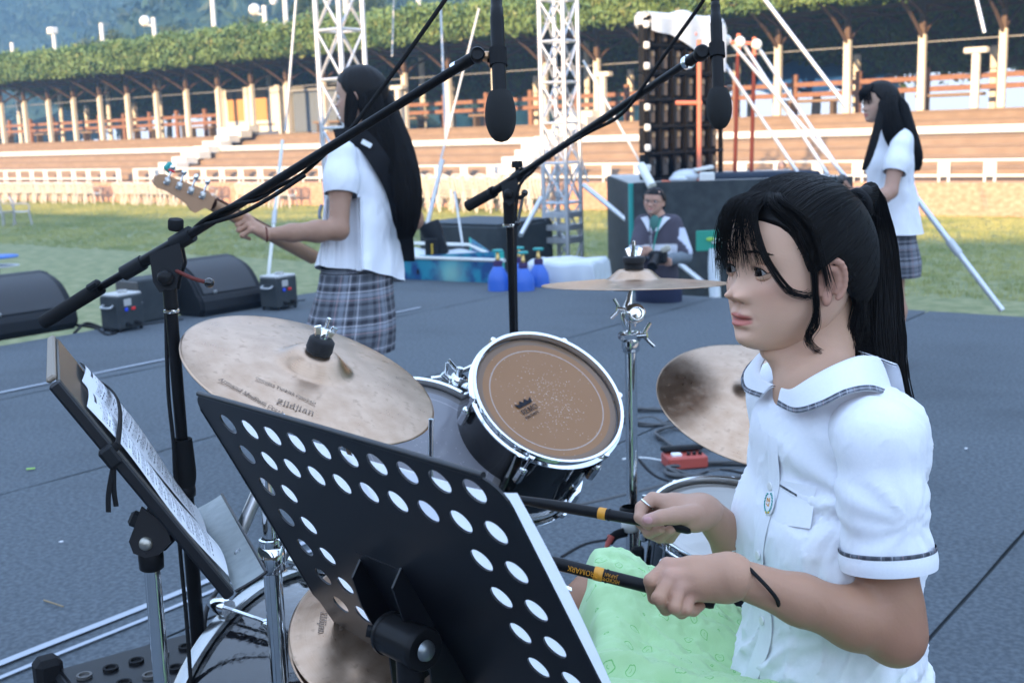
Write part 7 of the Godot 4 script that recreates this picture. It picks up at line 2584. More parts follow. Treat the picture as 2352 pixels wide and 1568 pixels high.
	finger(hr, [m1[0], V(.1679,.8491,-1.5201), V(.1641,.8397,-1.5083), V(.1734,.8328,-1.499)], 0.0098, 0.0072)
	finger(hr, [m1[1], V(.1678,.8254,-1.5322), V(.177,.8178,-1.5105), V(.1888,.8286,-1.4921)], 0.0096, 0.0072)
	finger(hr, [m1[2], V(.1787,.8091,-1.5354), V(.1911,.8098,-1.5111), V(.2023,.8278,-1.4899)], 0.0092, 0.007)
	finger(hr, [m1[3], V(.194,.8016,-1.5341), V(.2053,.8075,-1.5128), V(.213,.8279,-1.492)], 0.0082, 0.0062)
	finger(hr, [V(.2344,.8492,-1.4876), V(.2071,.8496,-1.4816), V(.1883,.8489,-1.4784), V(.172,.8445,-1.4807)], 0.0135, 0.0088)
	k0 = body.v.size()
	hr.build(body, 0.0023)
	skin_tint(body, k0, Color(0.45, 0.27, 0.19), [[V(.172,.8445,-1.4807), 0.012, Color(0.52, 0.28, 0.26)]])
	# legs under the blanket
	var hipc := V(.4029,.5732,-1.4369)
	var knN := V(.1013,.6257,-1.2939)
	var knF := V(.1238,.6418,-1.6623)
	var lg := Blob.new()
	lg.chain([hipc + W * 0.08, knN, V(knN.x + 0.16, 0.08, knN.z)], [0.05, 0.05, 0.04], 0.04)
	lg.chain([hipc - W * 0.08, knF, V(knF.x + 0.17, 0.08, knF.z)], [0.075, 0.055, 0.04], 0.04)
	k0 = body.v.size()
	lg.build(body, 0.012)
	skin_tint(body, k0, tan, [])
	part(body, "body", M.skin, t)
	for k in [knN, knF]:
		var so := Blob.new()
		so.chain([V(k.x + 0.17, 0.05, k.z), V(k.x + 0.06, 0.035, k.z)], [0.045, 0.035], 0.03)
		var sm := MB.new()
		so.build(sm, 0.010)
		part(sm, "shoe", M.shoe_white, t)
	var tn := MB.new()
	var tb := MB.new()
	for e in 2:
		var p := [V(.1709,.8476,-1.4716), Vector3.ZERO]
		if e == 0: tb.ball(p[0], V(0.0062, 0.0048, 0.0022), Basis(V(.9995,-.0301,.0053), V(.0305,.9843,-.1736), V(0,.1736,.9848)), 14, 10)
	part(tb, "thumb_nail", M.nail, t)
	eyes(t, H, skin, true, V(1, -0.05, -0.12))
	brows(t, H, 0.030)
	drummer_hair(t, H, S, F, W)
	drummer_shirt(t, S, F, W, shN, elN, shF, elF, H)
	# necklace, bands, ring
	var ne := MB.new()
	var np := PackedVector3Array()
	for k in 30:
		var a := TAU * k / 29.0
		np.append(S + U * (0.052 - 0.026 * cos(a)) + F * (0.032 + 0.060 * cos(a)) + W * (0.059 * sin(a)))
	ne.tube(np, 0.0011, 6)
	part(ne, "necklace", M.gold, t)
	var bd := MB.new()
	var ax := (elN - wrN).normalized()
	var bf := frame(wrN.lerp(elN, 0.135), (ax + V(.0305,.9843,-.1736)).normalized())
	var bp := PackedVector3Array()
	for k in 33: bp.append(bf * V(cos(TAU * k / 32.0) * 0.0322, 0.002 * sin(TAU * k / 16.0), sin(TAU * k / 32.0) * 0.0322))
	bd.tube(bp, 0.0024, 8, false)
	part(bd, "black_wrist_band", M.black_rubber, t)
	var br := MB.new()
	var rf := frame(V(.3015,.8144,-1.5302), wrF - elF)
	var rp := PackedVector3Array()
	for k in 25: rp.append(rf * V(cos(TAU * k / 24.0) * 0.034, 0.003 * sin(k * 2.4), sin(TAU * k / 24.0) * 0.034) + V(0, -0.004, 0))
	br.tube(rp, 0.0008, 5, false)
	part(br, "thin_bracelet", M.white_rope, t)
	var rg := MB.new()
	var gf := frame(V(.1758,.8537,-1.5219), V(-.6633,-.7369,.1299))
	var gp := PackedVector3Array()
	for k in 17: gp.append(gf * V(cos(TAU * k / 16.0) * 0.0098, 0, sin(TAU * k / 16.0) * 0.0098))
	rg.tube(gp, 0.0016, 6, false)
	part(rg, "ring", M.chrome, t)
	# sticks
	var a0 := V(-.0227,.8468,-1.5969)
	var a1 := V(.2292,.8301,-1.4843)
	var s1 := thing("drumstick", "black drumstick in the drummer's farther hand, pointing left at the tom", "drumstick", a1, "the drummer's black sticks")
	drumstick(s1, a0, a1, V(.116,.8375,-1.5343))
	var b0 := V(-.0213,.8564,-1.3549)
	var b1 := V(.2257,.808,-1.2874)
	var s2 := thing("drumstick", "black drumstick with bold orange lettering in the drummer's nearer hand", "drumstick", b1, "the drummer's black sticks")
	drumstick(s2, b0, b1, V(.0947,.8362,-1.3229))
	var sd := (b1 - b0).normalized()
	var tx := Transform3D(Basis(-sd, -(V(.0305,.9843,-.1736)), sd.cross(V(.0305,.9843,-.1736)).normalized()).orthonormalized(), V(.079,.8391,-1.3264))
	var look := V(0,.1736,.9848)
	tx.basis = Basis(-sd, (-(V(.0305,.9843,-.1736)) + sd * sd.dot(V(.0305,.9843,-.1736))).normalized(), (-sd).cross((-(V(.0305,.9843,-.1736)) + sd * sd.dot(V(.0305,.9843,-.1736))).normalized()))
	tx.origin = b0 + sd * ((V(.0775,.8392,-1.3265) - b0).dot(sd)) + tx.basis.z * 0.0081
	text_part("PROMARK", 0.0062, 0.0006, M.stick_orange, tx, s2)
	var tx2 := tx
	tx2.origin = b0 + sd * ((V(.1084,.8333,-1.3153) - b0).dot(sd)) + tx.basis.z * 0.0079 + tx.basis.y * 0.002
	text_part("HICKORY", 0.0042, 0.0005, M.stick_orange, tx2, s2)
	tx2.origin -= tx.basis.y * 0.0055
	text_part("JAPAN", 0.0042, 0.0005, M.stick_orange, tx2, s2)
	# blanket
	lap_blanket(hipc, knN, knF, F, W)
	var st := thing("drum_stool", "round black drum stool under the drummer", "stool", V(hipc.x, 0, hipc.z))
	var sm2 := MB.new(); sm2.lathe([Vector2(0, 0.0), Vector2(0.17, 0.0), Vector2(0.18, 0.02), Vector2(0.18, 0.05), Vector2(0.16, 0.075), Vector2(0, 0.08)], 40, Transform3D(Basis(), V(hipc.x, hipc.y - 0.17, hipc.z))); part(sm2, "seat", M.black_satin, st)
	chrome_rod(V(hipc.x, hipc.y - 0.17, hipc.z), V(hipc.x, 0.1, hipc.z), 0.015, st, "post")
	tripod(V(hipc.x, 0, hipc.z), 0.25, 0.25, st, M.chrome, 0.7)

func drumstick(t: Node3D, tip: Vector3, butt: Vector3, band: Vector3) -> void:
	var d := (tip - butt)
	var l := d.length()
	var m := MB.new()
	m.lathe([Vector2(0, -0.001), Vector2(0.0062, 0.0), Vector2(0.0078, 0.004), Vector2(0.0078, l * 0.72), Vector2(0.0060, l * 0.9), Vector2(0.0042, l - 0.012), Vector2(0.0052, l - 0.006), Vector2(0.004, l), Vector2(0, l + 0.001)], 20, frame(butt, d))
	part(m, "stick_shaft", M.stick_black, t)
	var q := MB.new()
	var at := butt + d * ((band - butt).dot(d) / (l * l))
	q.lathe([Vector2(0.0078, -0.0055), Vector2(0.0083, -0.005), Vector2(0.0083, 0.005), Vector2(0.0078, 0.0055)], 20, frame(at, d))
	part(q, "orange_band", M.stick_orange, t)
	var q2 := MB.new()
	q2.lathe([Vector2(0.0078, -0.0015), Vector2(0.0084, -0.001), Vector2(0.0084, 0.001), Vector2(0.0078, 0.0015)], 20, frame(at - d.normalized() * 0.010, d))
	part(q2, "black_ring", M.black_rubber, t)

func drummer_hair(t: Node3D, H: Transform3D, S: Vector3, F: Vector3, W: Vector3) -> void:
	var q := RandomNumberGenerator.new()
	q.seed = 77
	var ctr := V(0, 0.008, 0)
	var tie := V(-0.103, 0.072, 0.004)
	var td := (tie - ctr).normalized()
	# hair line: lowest point of the cap by angle from the front
	var line := [[0.0, 0.070], [0.5, 0.064], [0.8, 0.050], [0.98, 0.028], [1.1, 0.004], [1.22, 0.010], [1.45, 0.020], [1.7, 0.0], [2.0, -0.035], [2.6, -0.066], [PI, -0.072]]
	var cap := MB.new()
	var pts := PackedVector3Array()
	var nu := 120
	var nv := 46
	for b in nv + 1:
		for a in nu + 1:
			var ph := lerpf(-PI, PI, float(a) / nu)
			var y0 := table(absf(ph), line)
			var e0 := atan2(y0 - ctr.y, 0.086)
			var v := float(b) / nv
			var el := lerpf(e0, PI / 2, v)
			var d := V(cos(el) * cos(ph), sin(el), cos(el) * sin(ph))
			var th := lerpf(-0.012, 0.0, smoothstep(0.0, 0.10, v))
			var r := head_dir_radius(d) + th
			# combed furrows that run towards the tie
			var ang := d.angle_to(td)
			var side := d.cross(td).normalized()
			var ga := atan2(side.y, side.z)
			r += 0.0006 * sin(ga * 46.0 + 3.0 * sin(ga * 9.0)) * smoothstep(0.05, 0.4, ang)
			pts.append(H * (ctr + d * r))
	cap.grid(pts, nu + 1, nv + 1, 1, 1, true)
	part(cap, "hair_cap", M.hair, t)
	# combed strands from the hair line to the tie
	var st := MB.new()
	for k in 4200:
		var ph := q.randf_range(-PI, PI)
		var y0 := table(absf(ph), line)
		var e0 := atan2(y0 - ctr.y, 0.086) + absf(q.randfn(0, 0.22)) - 0.02
		if absf(ph) < 0.9: e0 += 0.15
		var d0 := V(cos(e0) * cos(ph), sin(e0), cos(e0) * sin(ph)).normalized()
		if d0.angle_to(td) < 0.25: continue
		var p := PackedVector3Array()
		var lift := q.randf_range(0.0002, 0.0030)
		var sag := q.randfn(0, 0.05)
		for s in 11:
			var u := s / 10.0
			var d := d0.slerp(td, u)
			d = (d + V(0, sag * sin(PI * u), 0) * 0.6).normalized()
			p.append(H * (ctr + d * (head_dir_radius(d) + lift * (0.3 + sin(PI * minf(u * 1.3, 1.0)) * 0.7) - 0.004 * (1.0 - smoothstep(0.0, 0.12, u)) + 0.004 * pow(u, 6.0))))
		strand(st, p, 0.00055, 0.0004, 3)
	part(st, "combed_strands", M.hair, t)
	# band round the tie
	var bn := MB.new()
	var bf := frame(H * (tie * 1.02), H.basis * V(-1, 0.25, 0))
	var bp := PackedVector3Array()
	for k in 25: bp.append(bf * V(cos(TAU * k / 24.0) * 0.018, 0, sin(TAU * k / 24.0) * 0.018))
	bn.tube(bp, 0.0055, 8, false)
	part(bn, "hair_tie", M.black_rubber, t)
	# ponytail
	var path := [H * (tie * 0.97), H * (tie * 1.05 + V(-0.012, 0.010, 0)), V(.4909,1.2243,-1.5873), V(.499,1.1821,-1.5951), V(.4982,1.1179,-1.5838), V(.4957,1.0613,-1.5636), V(.5021,1.0062,-1.5387), V(.5206,.9405,-1.5119)]
	var fine := bez(path, 6)
	var rad := [0.016, 0.019, 0.026, 0.032, 0.036, 0.036, 0.022, 0.003]
	var pr := PackedFloat32Array()
	for k in fine.size():
		var u := float(k) / (fine.size() - 1) * (rad.size() - 1)
		var i0 := mini(int(u), rad.size() - 2)
		pr.append(lerpf(rad[i0], rad[i0 + 1], u - i0) * 0.74)
	var pm := MB.new()
	pm.tube(fine, pr, 28, true, 0.8)
	part(pm, "ponytail_core", M.hair, t)
	var ps := MB.new()
	for k in 2200:
		var an := q.randf() * TAU
		var rr := sqrt(q.randf_range(0.45, 1.05))
		var tw := q.randfn(0, 0.25)
		var endk := fine.size() - (0 if q.randf() < 0.55 else q.randi_range(1, 14))
		if endk < 12: endk = 12
		var p := PackedVector3Array()
		var fray := q.randfn(0, 0.006)
		for s in range(0, endk, 3):
			var u := float(s) / (fine.size() - 1)
			var tg := (fine[mini(s + 1, fine.size() - 1)] - fine[maxi(s - 1, 0)]).normalized()
			var x := tg.cross(V(0, 0, 1)).normalized()
			var y := tg.cross(x)
			var r := (pr[s] / 0.88) * rr + 0.001 + maxf(0.0, u - 0.5) * 0.006 * rr
			var a := an + tw * u
			p.append(fine[s] + x * cos(a) * r + y * sin(a) * r * 0.85 + x * fray * u * u)
		strand(ps, p, 0.0006, 0.0003, 3)
	part(ps, "ponytail_strands", M.hair, t)
	# fringe: clumps that fall from the parting over the forehead
	var fr := MB.new()
	var head := func(x: float, y: float, z: float) -> Vector3: return H * V(x, y, z)
	# [root, mid, low, tip] in the head's own frame, spread
	var clumps := [
		[V(0.052, 0.100, -0.012), V(0.086, 0.088, -0.016), V(0.099, 0.050, -0.024), V(0.096, 0.010, -0.030), 44, 0.008],
		[V(0.052, 0.102, -0.006), V(0.087, 0.089, -0.008), V(0.099, 0.052, -0.014), V(0.096, 0.014, -0.018), 40, 0.008],
		[V(0.050, 0.103, 0.000), V(0.087, 0.090, -0.002), V(0.099, 0.054, -0.005), V(0.096, 0.020, -0.007), 34, 0.009],
		[V(0.050, 0.103, 0.004), V(0.087, 0.090, 0.008), V(0.098, 0.056, 0.008), V(0.0955, 0.020, 0.006), 26, 0.008],
		[V(0.048, 0.103, 0.008), V(0.086, 0.090, 0.018), V(0.097, 0.056, 0.020), V(0.093, 0.018, 0.022), 24, 0.007],
		[V(0.046, 0.103, 0.012), V(0.085, 0.089, 0.026), V(0.094, 0.058, 0.034), V(0.086, 0.022, 0.043), 30, 0.008],
		[V(0.044, 0.103, 0.014), V(0.068, 0.092, 0.040), V(0.052, 0.062, 0.066), V(0.036, 0.018, 0.075), 60, 0.006],
		[V(0.040, 0.103, 0.016), V(0.060, 0.094, 0.044), V(0.040, 0.064, 0.072), V(0.030, 0.016, 0.078), 60, 0.006]]
	for c in clumps:
		for k in int(c[4] * 1.5):
			var sp: float = c[5]
			var o := V(q.randfn(0, sp * 0.4), q.randfn(0, sp * 0.3), q.randfn(0, sp * 0.8))
			var e := V(q.randfn(0, sp * 0.25), q.randfn(0, sp * 1.1), q.randfn(0, sp * 0.8))
			var p := bez([H * (c[0] + o * 0.6), H * (c[1] + o), H * (c[2] + o.lerp(e, 0.5)), H * (c[3] + e)], 5)
			strand(fr, p, 0.00045, 0.00016, 3)
	part(fr, "fringe", M.hair, t)
	# long side lock that sweeps past the eye to the ear, and wisps before the ear
	var lk := MB.new()
	var locks := [
		[[V(0.044, 0.100, 0.016), V(0.084, 0.082, 0.030), V(0.088, 0.040, 0.046), V(0.079, 0.010, 0.058), V(0.064, -0.014, 0.068), V(0.044, -0.022, 0.075), V(0.034, -0.020, 0.077)], 30, 0.0026],
		[[V(0.030, 0.095, 0.030), V(0.050, 0.062, 0.068), V(0.038, 0.020, 0.077), V(0.033, -0.02, 0.077), V(0.030, -0.048, 0.074), V(0.036, -0.074, 0.066), V(0.026, -0.088, 0.060)], 26, 0.0026],
		[[V(0.030, 0.06, 0.074), V(0.034, 0.01, 0.079), V(0.030, -0.03, 0.076), V(0.024, -0.062, 0.070), V(0.032, -0.080, 0.064), V(0.016, -0.098, 0.060), V(-0.012, -0.110, 0.056)], 12, 0.003],
		[[V(0.028, 0.05, 0.077), V(0.022, 0.010, 0.082), V(0.016, -0.016, 0.083)], 20, 0.004],
		[[V(-0.05, -0.02, 0.066), V(-0.052, -0.05, 0.058), V(-0.05, -0.085, 0.05), V(-0.058, -0.11, 0.045)], 50, 0.006],
		[[V(-0.07, -0.03, 0.045), V(-0.068, -0.07, 0.044), V(-0.06, -0.115, 0.04), V(-0.075, -0.14, 0.036), V(-0.086, -0.13, 0.034)], 60, 0.008],
		[[V(-0.085, -0.02, 0.01), V(-0.085, -0.07, 0.02), V(-0.08, -0.12, 0.02), V(-0.09, -0.15, 0.02)], 90, 0.012]]
	for l in locks:
		for k in int(l[1] * 1.8):
			var p := []
			var o := V(q.randfn(0, 1), q.randfn(0, 1), q.randfn(0, 0.5)) * float(l[2])
			var n: int = l[0].size()
			for s in n:
				var w := 0.5 + 0.7 * s / n
				p.append(H * (l[0][s] + o * w))
			strand(lk, bez(p, 5), 0.0005, 0.0002, 3)
	# flyaway hairs
	for k in 60:
		var d := V(q.randf_range(-1, 0.6), q.randf_range(0.3, 1), q.randf_range(-0.6, 1)).normalized()
		var r := head_dir_radius(d)
		var a := ctr + d * (r - 0.002)
		var b := ctr + (d + V(q.randfn(0, 0.12), q.randfn(0, 0.1), q.randfn(0, 0.12))).normalized() * (r + q.randf_range(0.004, 0.010))
		var c := ctr + (d + V(q.randfn(-0.2, 0.2), q.randfn(0, 0.15), q.randfn(0, 0.2))).normalized() * (r + q.randf_range(0.002, 0.006))
		strand(lk, bez([H * a, H * b, H * c], 5), 0.00028, 0.0001, 3)
	part(lk, "loose_locks", M.hair, t)

func on_blob(b: Blob, all: PackedInt32Array, from: Vector3, dir: Vector3, reach := 0.5) -> Vector3:
	var s := 0.0
	for k in 60:
		var d := b.dist(from + dir * s, all)
		if d < 0.0004: break
		s += d * 0.8
		if s > reach: return from + dir * reach
	return from + dir * s

func drummer_shirt(t: Node3D, S: Vector3, F: Vector3, W: Vector3, shN: Vector3, elN: Vector3, shF: Vector3, elF: Vector3, H: Transform3D) -> void:
	var U := Vector3.UP
	var bs := Basis(F, U, W)
	var b := Blob.new()
	b.cap(S + W * 0.085 + U * 0.012 - F * 0.005, S - W * 0.085 + U * 0.012 - F * 0.005, 0.058, 0.058, 0.05)
	b.ell(Transform3D(bs, S - U * 0.10 + F * 0.005), V(0.100, 0.15, 0.138), 0.06)
	b.ell(Transform3D(bs, S - U * 0.145 + F * 0.045 + W * 0.062), V(0.068, 0.07, 0.070), 0.06)
	b.ell(Transform3D(bs, S - U * 0.145 + F * 0.045 - W * 0.062), V(0.068, 0.07, 0.070), 0.06)
	b.ell(Transform3D(bs, S - U * 0.27 + F * 0.005), V(0.108, 0.16, 0.126), 0.06)
	b.ell(Transform3D(bs, S - U * 0.40 + F * 0.012), V(0.124, 0.15, 0.142), 0.06)
	b.cap(S - U * 0.38 + F * 0.015, S - U * 0.50 + F * 0.025, 0.112, 0.128, 0.05)
	b.cap(S + F * 0.045 + W * 0.035, S + F * 0.045 - W * 0.035, 0.052, 0.052, 0.05)
	var slN := shN.lerp(elN, 0.60)
	var slF := shF.lerp(elF, 0.60)
	var dN := (elN - shN).normalized()
	var dF := (elF - shF).normalized()
	var m := MB.new()
	b.build(m, 0.0055)
	var hemN := shN + dN * 0.1506
	var hemF := shF + dF * 0.165
	clip_below(m, S - U * 0.50, -U, func(p): return true)
	var nz := FastNoiseLite.new()
	nz.frequency = 7.0
	nz.fractal_octaves = 2
	nz.seed = 8
	var fold := func(p, n):
		var q: Vector3 = bs.inverse() * (p - S)
		var e := 0.0
		e += 0.0016 * nz.get_noise_3d(q.x * 1.0, q.y * 0.6, q.z)
		var ridge := 1.0 - absf(nz.get_noise_3d(q.x * 1.5 + q.y * 0.7 + 3.0, q.y * 0.55 - q.z * 0.4, q.z * 1.1)) * 5.0
		e += 0.0042 * pow(maxf(ridge, 0.0), 2.0) * smoothstep(-0.03, -0.22, q.y)
		var r2: float = 1.0 - absf(nz.get_noise_3d(q.x * 3.1 - q.y * 1.6, q.y * 1.2 + 5.0, q.z * 2.6)) * 6.0
		e += 0.0016 * pow(maxf(r2, 0.0), 2.0)
		# creases that fan out from the armpit and pull across the waist
		var a := V(q.x - 0.03, q.y + 0.06, q.z - 0.12)
		var an := atan2(a.y, a.x)
		e += 0.0034 * sin(an * 11.0 + q.z * 20.0) * exp(-a.length_squared() / 0.012)
		e += 0.0030 * sin((q.y + q.x * 0.7) * 70.0 + 6.0 * nz.get_noise_3dv(q * 2.0)) * gs(q.y + 0.33, 0.07)
		# sleeve: a few soft lengthwise folds
		var s: float = (p - shN).dot(dN)
		if q.z > 0.10 and s > 0.0:
			var rel: Vector3 = (p - shN) - dN * s
			var th := atan2(rel.dot(F), rel.dot(W))
			e += 0.0032 * sin(th * 5.0 + 1.0 + s * 9.0) * smoothstep(0.02, 0.08, s) + 0.0045 * gs(th + 0.35, 0.12) * gs(s - 0.05, 0.06) - 0.004 * gs(th + 0.60, 0.10) * gs(s - 0.06, 0.06)
		# seam of the armhole
		var sd: float = absf(q.z - 0.128 + 0.10 * maxf(-q.y - 0.02, 0.0))
		if q.y > -0.16: e -= 0.0022 * gs(sd, 0.004)
		return e * 1.35
	wrinkle(m, fold)
	part(m, "blouse", M.shirt_cloth, t)
	var sleeves := []
	for r in [[shN, dN, hemN, W, slN], [shF, dF, hemF, -W, slF]]:
		var sb := Blob.new()
		sb.chain([r[0] - r[3] * 0.035 + U * 0.004, r[0], (r[0] as Vector3).lerp(r[4], 0.5) + F * 0.003, r[4], r[4] + r[1] * 0.08], [0.042, 0.0470, 0.0488, 0.0482, 0.0480], 0.02)
		var sm := MB.new()
		sb.build(sm, 0.005)
		clip_below(sm, r[2], r[1], func(p): return true)
		wrinkle(sm, func(p, n): return float(fold.call(p, n)) * 0.38)
		part(sm, "sleeve", M.shirt_cloth, t)
		sleeves.append(sb)
	var all := PackedInt32Array(range(b.A.size()))
	# hems and plaid trim of the sleeves
	for r in [[hemN, dN, sleeves[0]], [hemF, dF, sleeves[1]]]:
		var sa := PackedInt32Array(range(r[2].A.size()))
		for w in [[-0.010, 0.0022, 0.0600, "sleeve_cuff", "shirt_cloth"], [-0.0225, 0.0018, 0.0, "sleeve_trim", "shirt_trim"]]:
			var ring := PackedVector3Array()
			var fr: Transform3D = frame(r[0] + r[1] * w[0], r[1])
			for k in 49:
				var a := TAU * k / 48.0
				var d := fr.basis.x * cos(a) + fr.basis.z * sin(a)
				ring.append(on_blob(r[2], sa, fr.origin + d * 0.09, -d, 0.09) + d * 0.0022)
			var cm := MB.new()
			var q := PackedVector3Array()
			var hgt := 0.0105 if w[3] == "sleeve_cuff" else 0.0028
			for bb in 5:
				for k in 49:
					q.append(ring[k] + r[1] * (lerpf(-hgt, hgt, bb / 4.0)) + (ring[k] - fr.origin).normalized() * (0.0012 * sin(PI * bb / 4.0)))
			cm.grid(q, 49, 5, 7.0, 0.3, true)
			part(cm, w[3], M[w[4]], t)
	# flat round collar with a plaid edge, open at the throat
	for sgn in [1.0, -1.0]:
		var inn := []
		var out := []
		for p in [[V(.3407,1.0223,-1.4552), V(.3307,1.0069,-1.4373)], [V(.344,1.0291,-1.4209), V(.3426,1.0074,-1.3916)], [V(.3636,1.0465,-1.4057), V(.3651,1.0213,-1.3636)], [V(.3909,1.0614,-1.4032), V(.3947,1.0362,-1.3592)], [V(.4246,1.0674,-1.4225), V(.4279,1.0373,-1.3715)], [V(.4625,1.057,-1.4715), V(.4703,1.0163,-1.4237)], [V(.4783,1.044,-1.525), V(.5038,.9951,-1.5215)]]:
			var i: Vector3 = p[0]
			var o: Vector3 = p[1]
			if sgn < 0.0:
				i -= W * 2.0 * (i - S).dot(W) ; o -= W * 2.0 * (o - S).dot(W)
			inn.append(i)
			out.append(o)
		var ib := bez(inn, 8)
		var ob := bez(out, 8)
		var q := PackedVector3Array()
		var nu := ib.size()
		for bb in 9:
			var v := bb / 8.0
			for k in nu:
				var p := ib[k].lerp(ob[k], v)
				q.append(p + U * (0.012 * sin(PI * pow(v, 0.8)) * (0.5 + 0.5 * k / nu)) )
		var cm := MB.new()
		cm.grid(q, nu, 9)
		var lower := PackedVector3Array()
		for p in q: lower.append(p - U * 0.003)
		cm.grid(lower, nu, 9)
		part(cm, "collar", M.shirt_cloth, t)
		var pm := MB.new()
		var pq := PackedVector3Array()
		for bb in 5:
			for k in nu:
				var o := (ob[k] - ib[k]).normalized()
				pq.append(ob[k] + o * (-0.0052 + 0.0080 * bb / 4.0) + U * (0.0030 * sin(PI * bb / 4.0) + 0.0006))
		pm.grid(pq, nu, 5, 5.0, 0.35)
		part(pm, "collar_trim", M.shirt_trim, t)
	# placket, buttons, pocket with trim, badge: laid on the cloth
	var pl := MB.new()
	var pq2 := PackedVector3Array()
	for k in 40:
		var y := 0.005 - 0.46 * k / 39.0
		for a in 4:
			var z := 0.006 + 0.026 * a / 3.0 + 0.004 * sin(k * 0.35)
			var p := on_blob(b, all, S + U * y + W * z + F * 0.3, -F, 0.3)
			pq2.append(p + F * (0.0026 + (0.0022 if a in [1, 2] else 0.0)))
	pl.grid(pq2, 4, 40)
	part(pl, "placket", M.shirt_cloth, t)
	var cam := V(0, 1.35, 0)
	var hit := func(dir: Vector3) -> Vector3: return on_blob(b, all, cam + dir.normalized() * 1.0, dir.normalized(), 0.8)
	var quad := [V(.2211,-.2956,-.9633), V(.2554,-.3032,-.962), V(.2491,-.3381,-.9558), V(.2122,-.3318,-.9569)]
	var pk := MB.new()
	var pkq := PackedVector3Array()
	for v in 9:
		for u in 9:
			var d: Vector3 = (quad[0] as Vector3).lerp(quad[1], u / 8.0).lerp((quad[3] as Vector3).lerp(quad[2], u / 8.0), v / 8.0)
			pkq.append(hit.call(d) - d.normalized() * 0.0030)
	pk.grid(pkq, 9, 9)
	part(pk, "pocket", M.shirt_cloth, t)
	var tm := MB.new()
	var tp := PackedVector3Array()
	for k in 12: tp.append(hit.call((V(.2192,-.2977,-.9629)).lerp(V(.2385,-.31,-.9608), k / 11.0)) - V(.2272,-.3031,-.962) * 0.0042)
	var tq := PackedVector3Array()
	for bb in 3:
		for k in 12: tq.append(tp[k] + U * (bb - 1) * 0.0016)
	tm.grid(tq, 12, 3, 2.0, 0.2)
	part(tm, "pocket_trim", M.shirt_trim, t)
	for y in [-0.06, -0.15, -0.24, -0.33]:
		var bt := MB.new()
		var p := on_blob(b, all, S + U * y + W * 0.019 + F * 0.3, -F, 0.3)
		bt.lathe([Vector2(0, 0), Vector2(0.0055, 0), Vector2(0.0055, 0.0016), Vector2(0.004, 0.002), Vector2(0, 0.0016)], 16, frame(p + F * 0.0050, F))
		part(bt, "button", M.white_plastic, t)
	var bc: Vector3 = hit.call(V(.2176,-.3156,-.9598))
	var dv := V(.2176,-.3156,-.9598).normalized()
	# the badge follows the cloth: its frame is taken from three points on the blouse
	var ux: Vector3 = (hit.call(V(.2205,-.3157,-.9598)) - hit.call(V(.2146,-.3155,-.9598))).normalized()
	var uy: Vector3 = (hit.call(V(.2177,-.3101,-.9607)) - hit.call(V(.2174,-.321,-.9588))).normalized()
	var bn := ux.cross(uy).normalized()
	if bn.dot(dv) > 0.0: bn = -bn
	uy = bn.cross(ux).normalized() if bn.cross(ux).dot(uy) > 0 else -bn.cross(ux).normalized()
	var bx := Transform3D(Basis(ux, uy, bn), bc + bn * 0.005)
	var bm := MB.new()
	bm.ball(bx.origin, V(0.0125, 0.0165, 0.0012), bx.basis, 28, 10)
	part(bm, "badge", M.white_cloth_plain, t)
	var wr := MB.new()
	for sg in [-1.0, 1.0]:
		for k in 9:
			var a := lerpf(-1.45, 1.1, k / 8.0)
			var c := V(sg * cos(a) * 0.0088, sin(a) * 0.0125, 0.0014)
			var tg := V(-sg * sin(a), cos(a), 0)
			wr.ball(bx * c, V(0.0012, 0.0024, 0.0005), bx.basis * Basis(V(0, 0, 1), atan2(-tg.x, tg.y) + 0.5 * sg), 8, 6)
	part(wr, "badge_wreath", M.teal, t)
	var em := MB.new()
	for r in [[-0.0030, 0.003, 0.0, 0.0042], [0.0, 0.003, 0.6, 0.0042], [0.003, 0.003, 0.0, 0.0042], [-0.002, -0.003, 0.9, 0.0036], [0.002, -0.003, -0.3, 0.0036]]:
		em.box(V(0.0011, r[3] * 1.3, 0.0006), bx * Transform3D(Basis(V(0, 0, 1), r[2]), V(r[0], r[1], 0.0016)))
	part(em, "badge_emblem", M.stick_orange, t)
	var eg := MB.new()
	for s in [-1.0, 1.0]: eg.ball(bx * V(s * 0.0028, -0.0125, 0.0014), V(0.0022, 0.0018, 0.0006), bx.basis, 8, 6)
	part(eg, "badge_base", M.yellow_print, t)

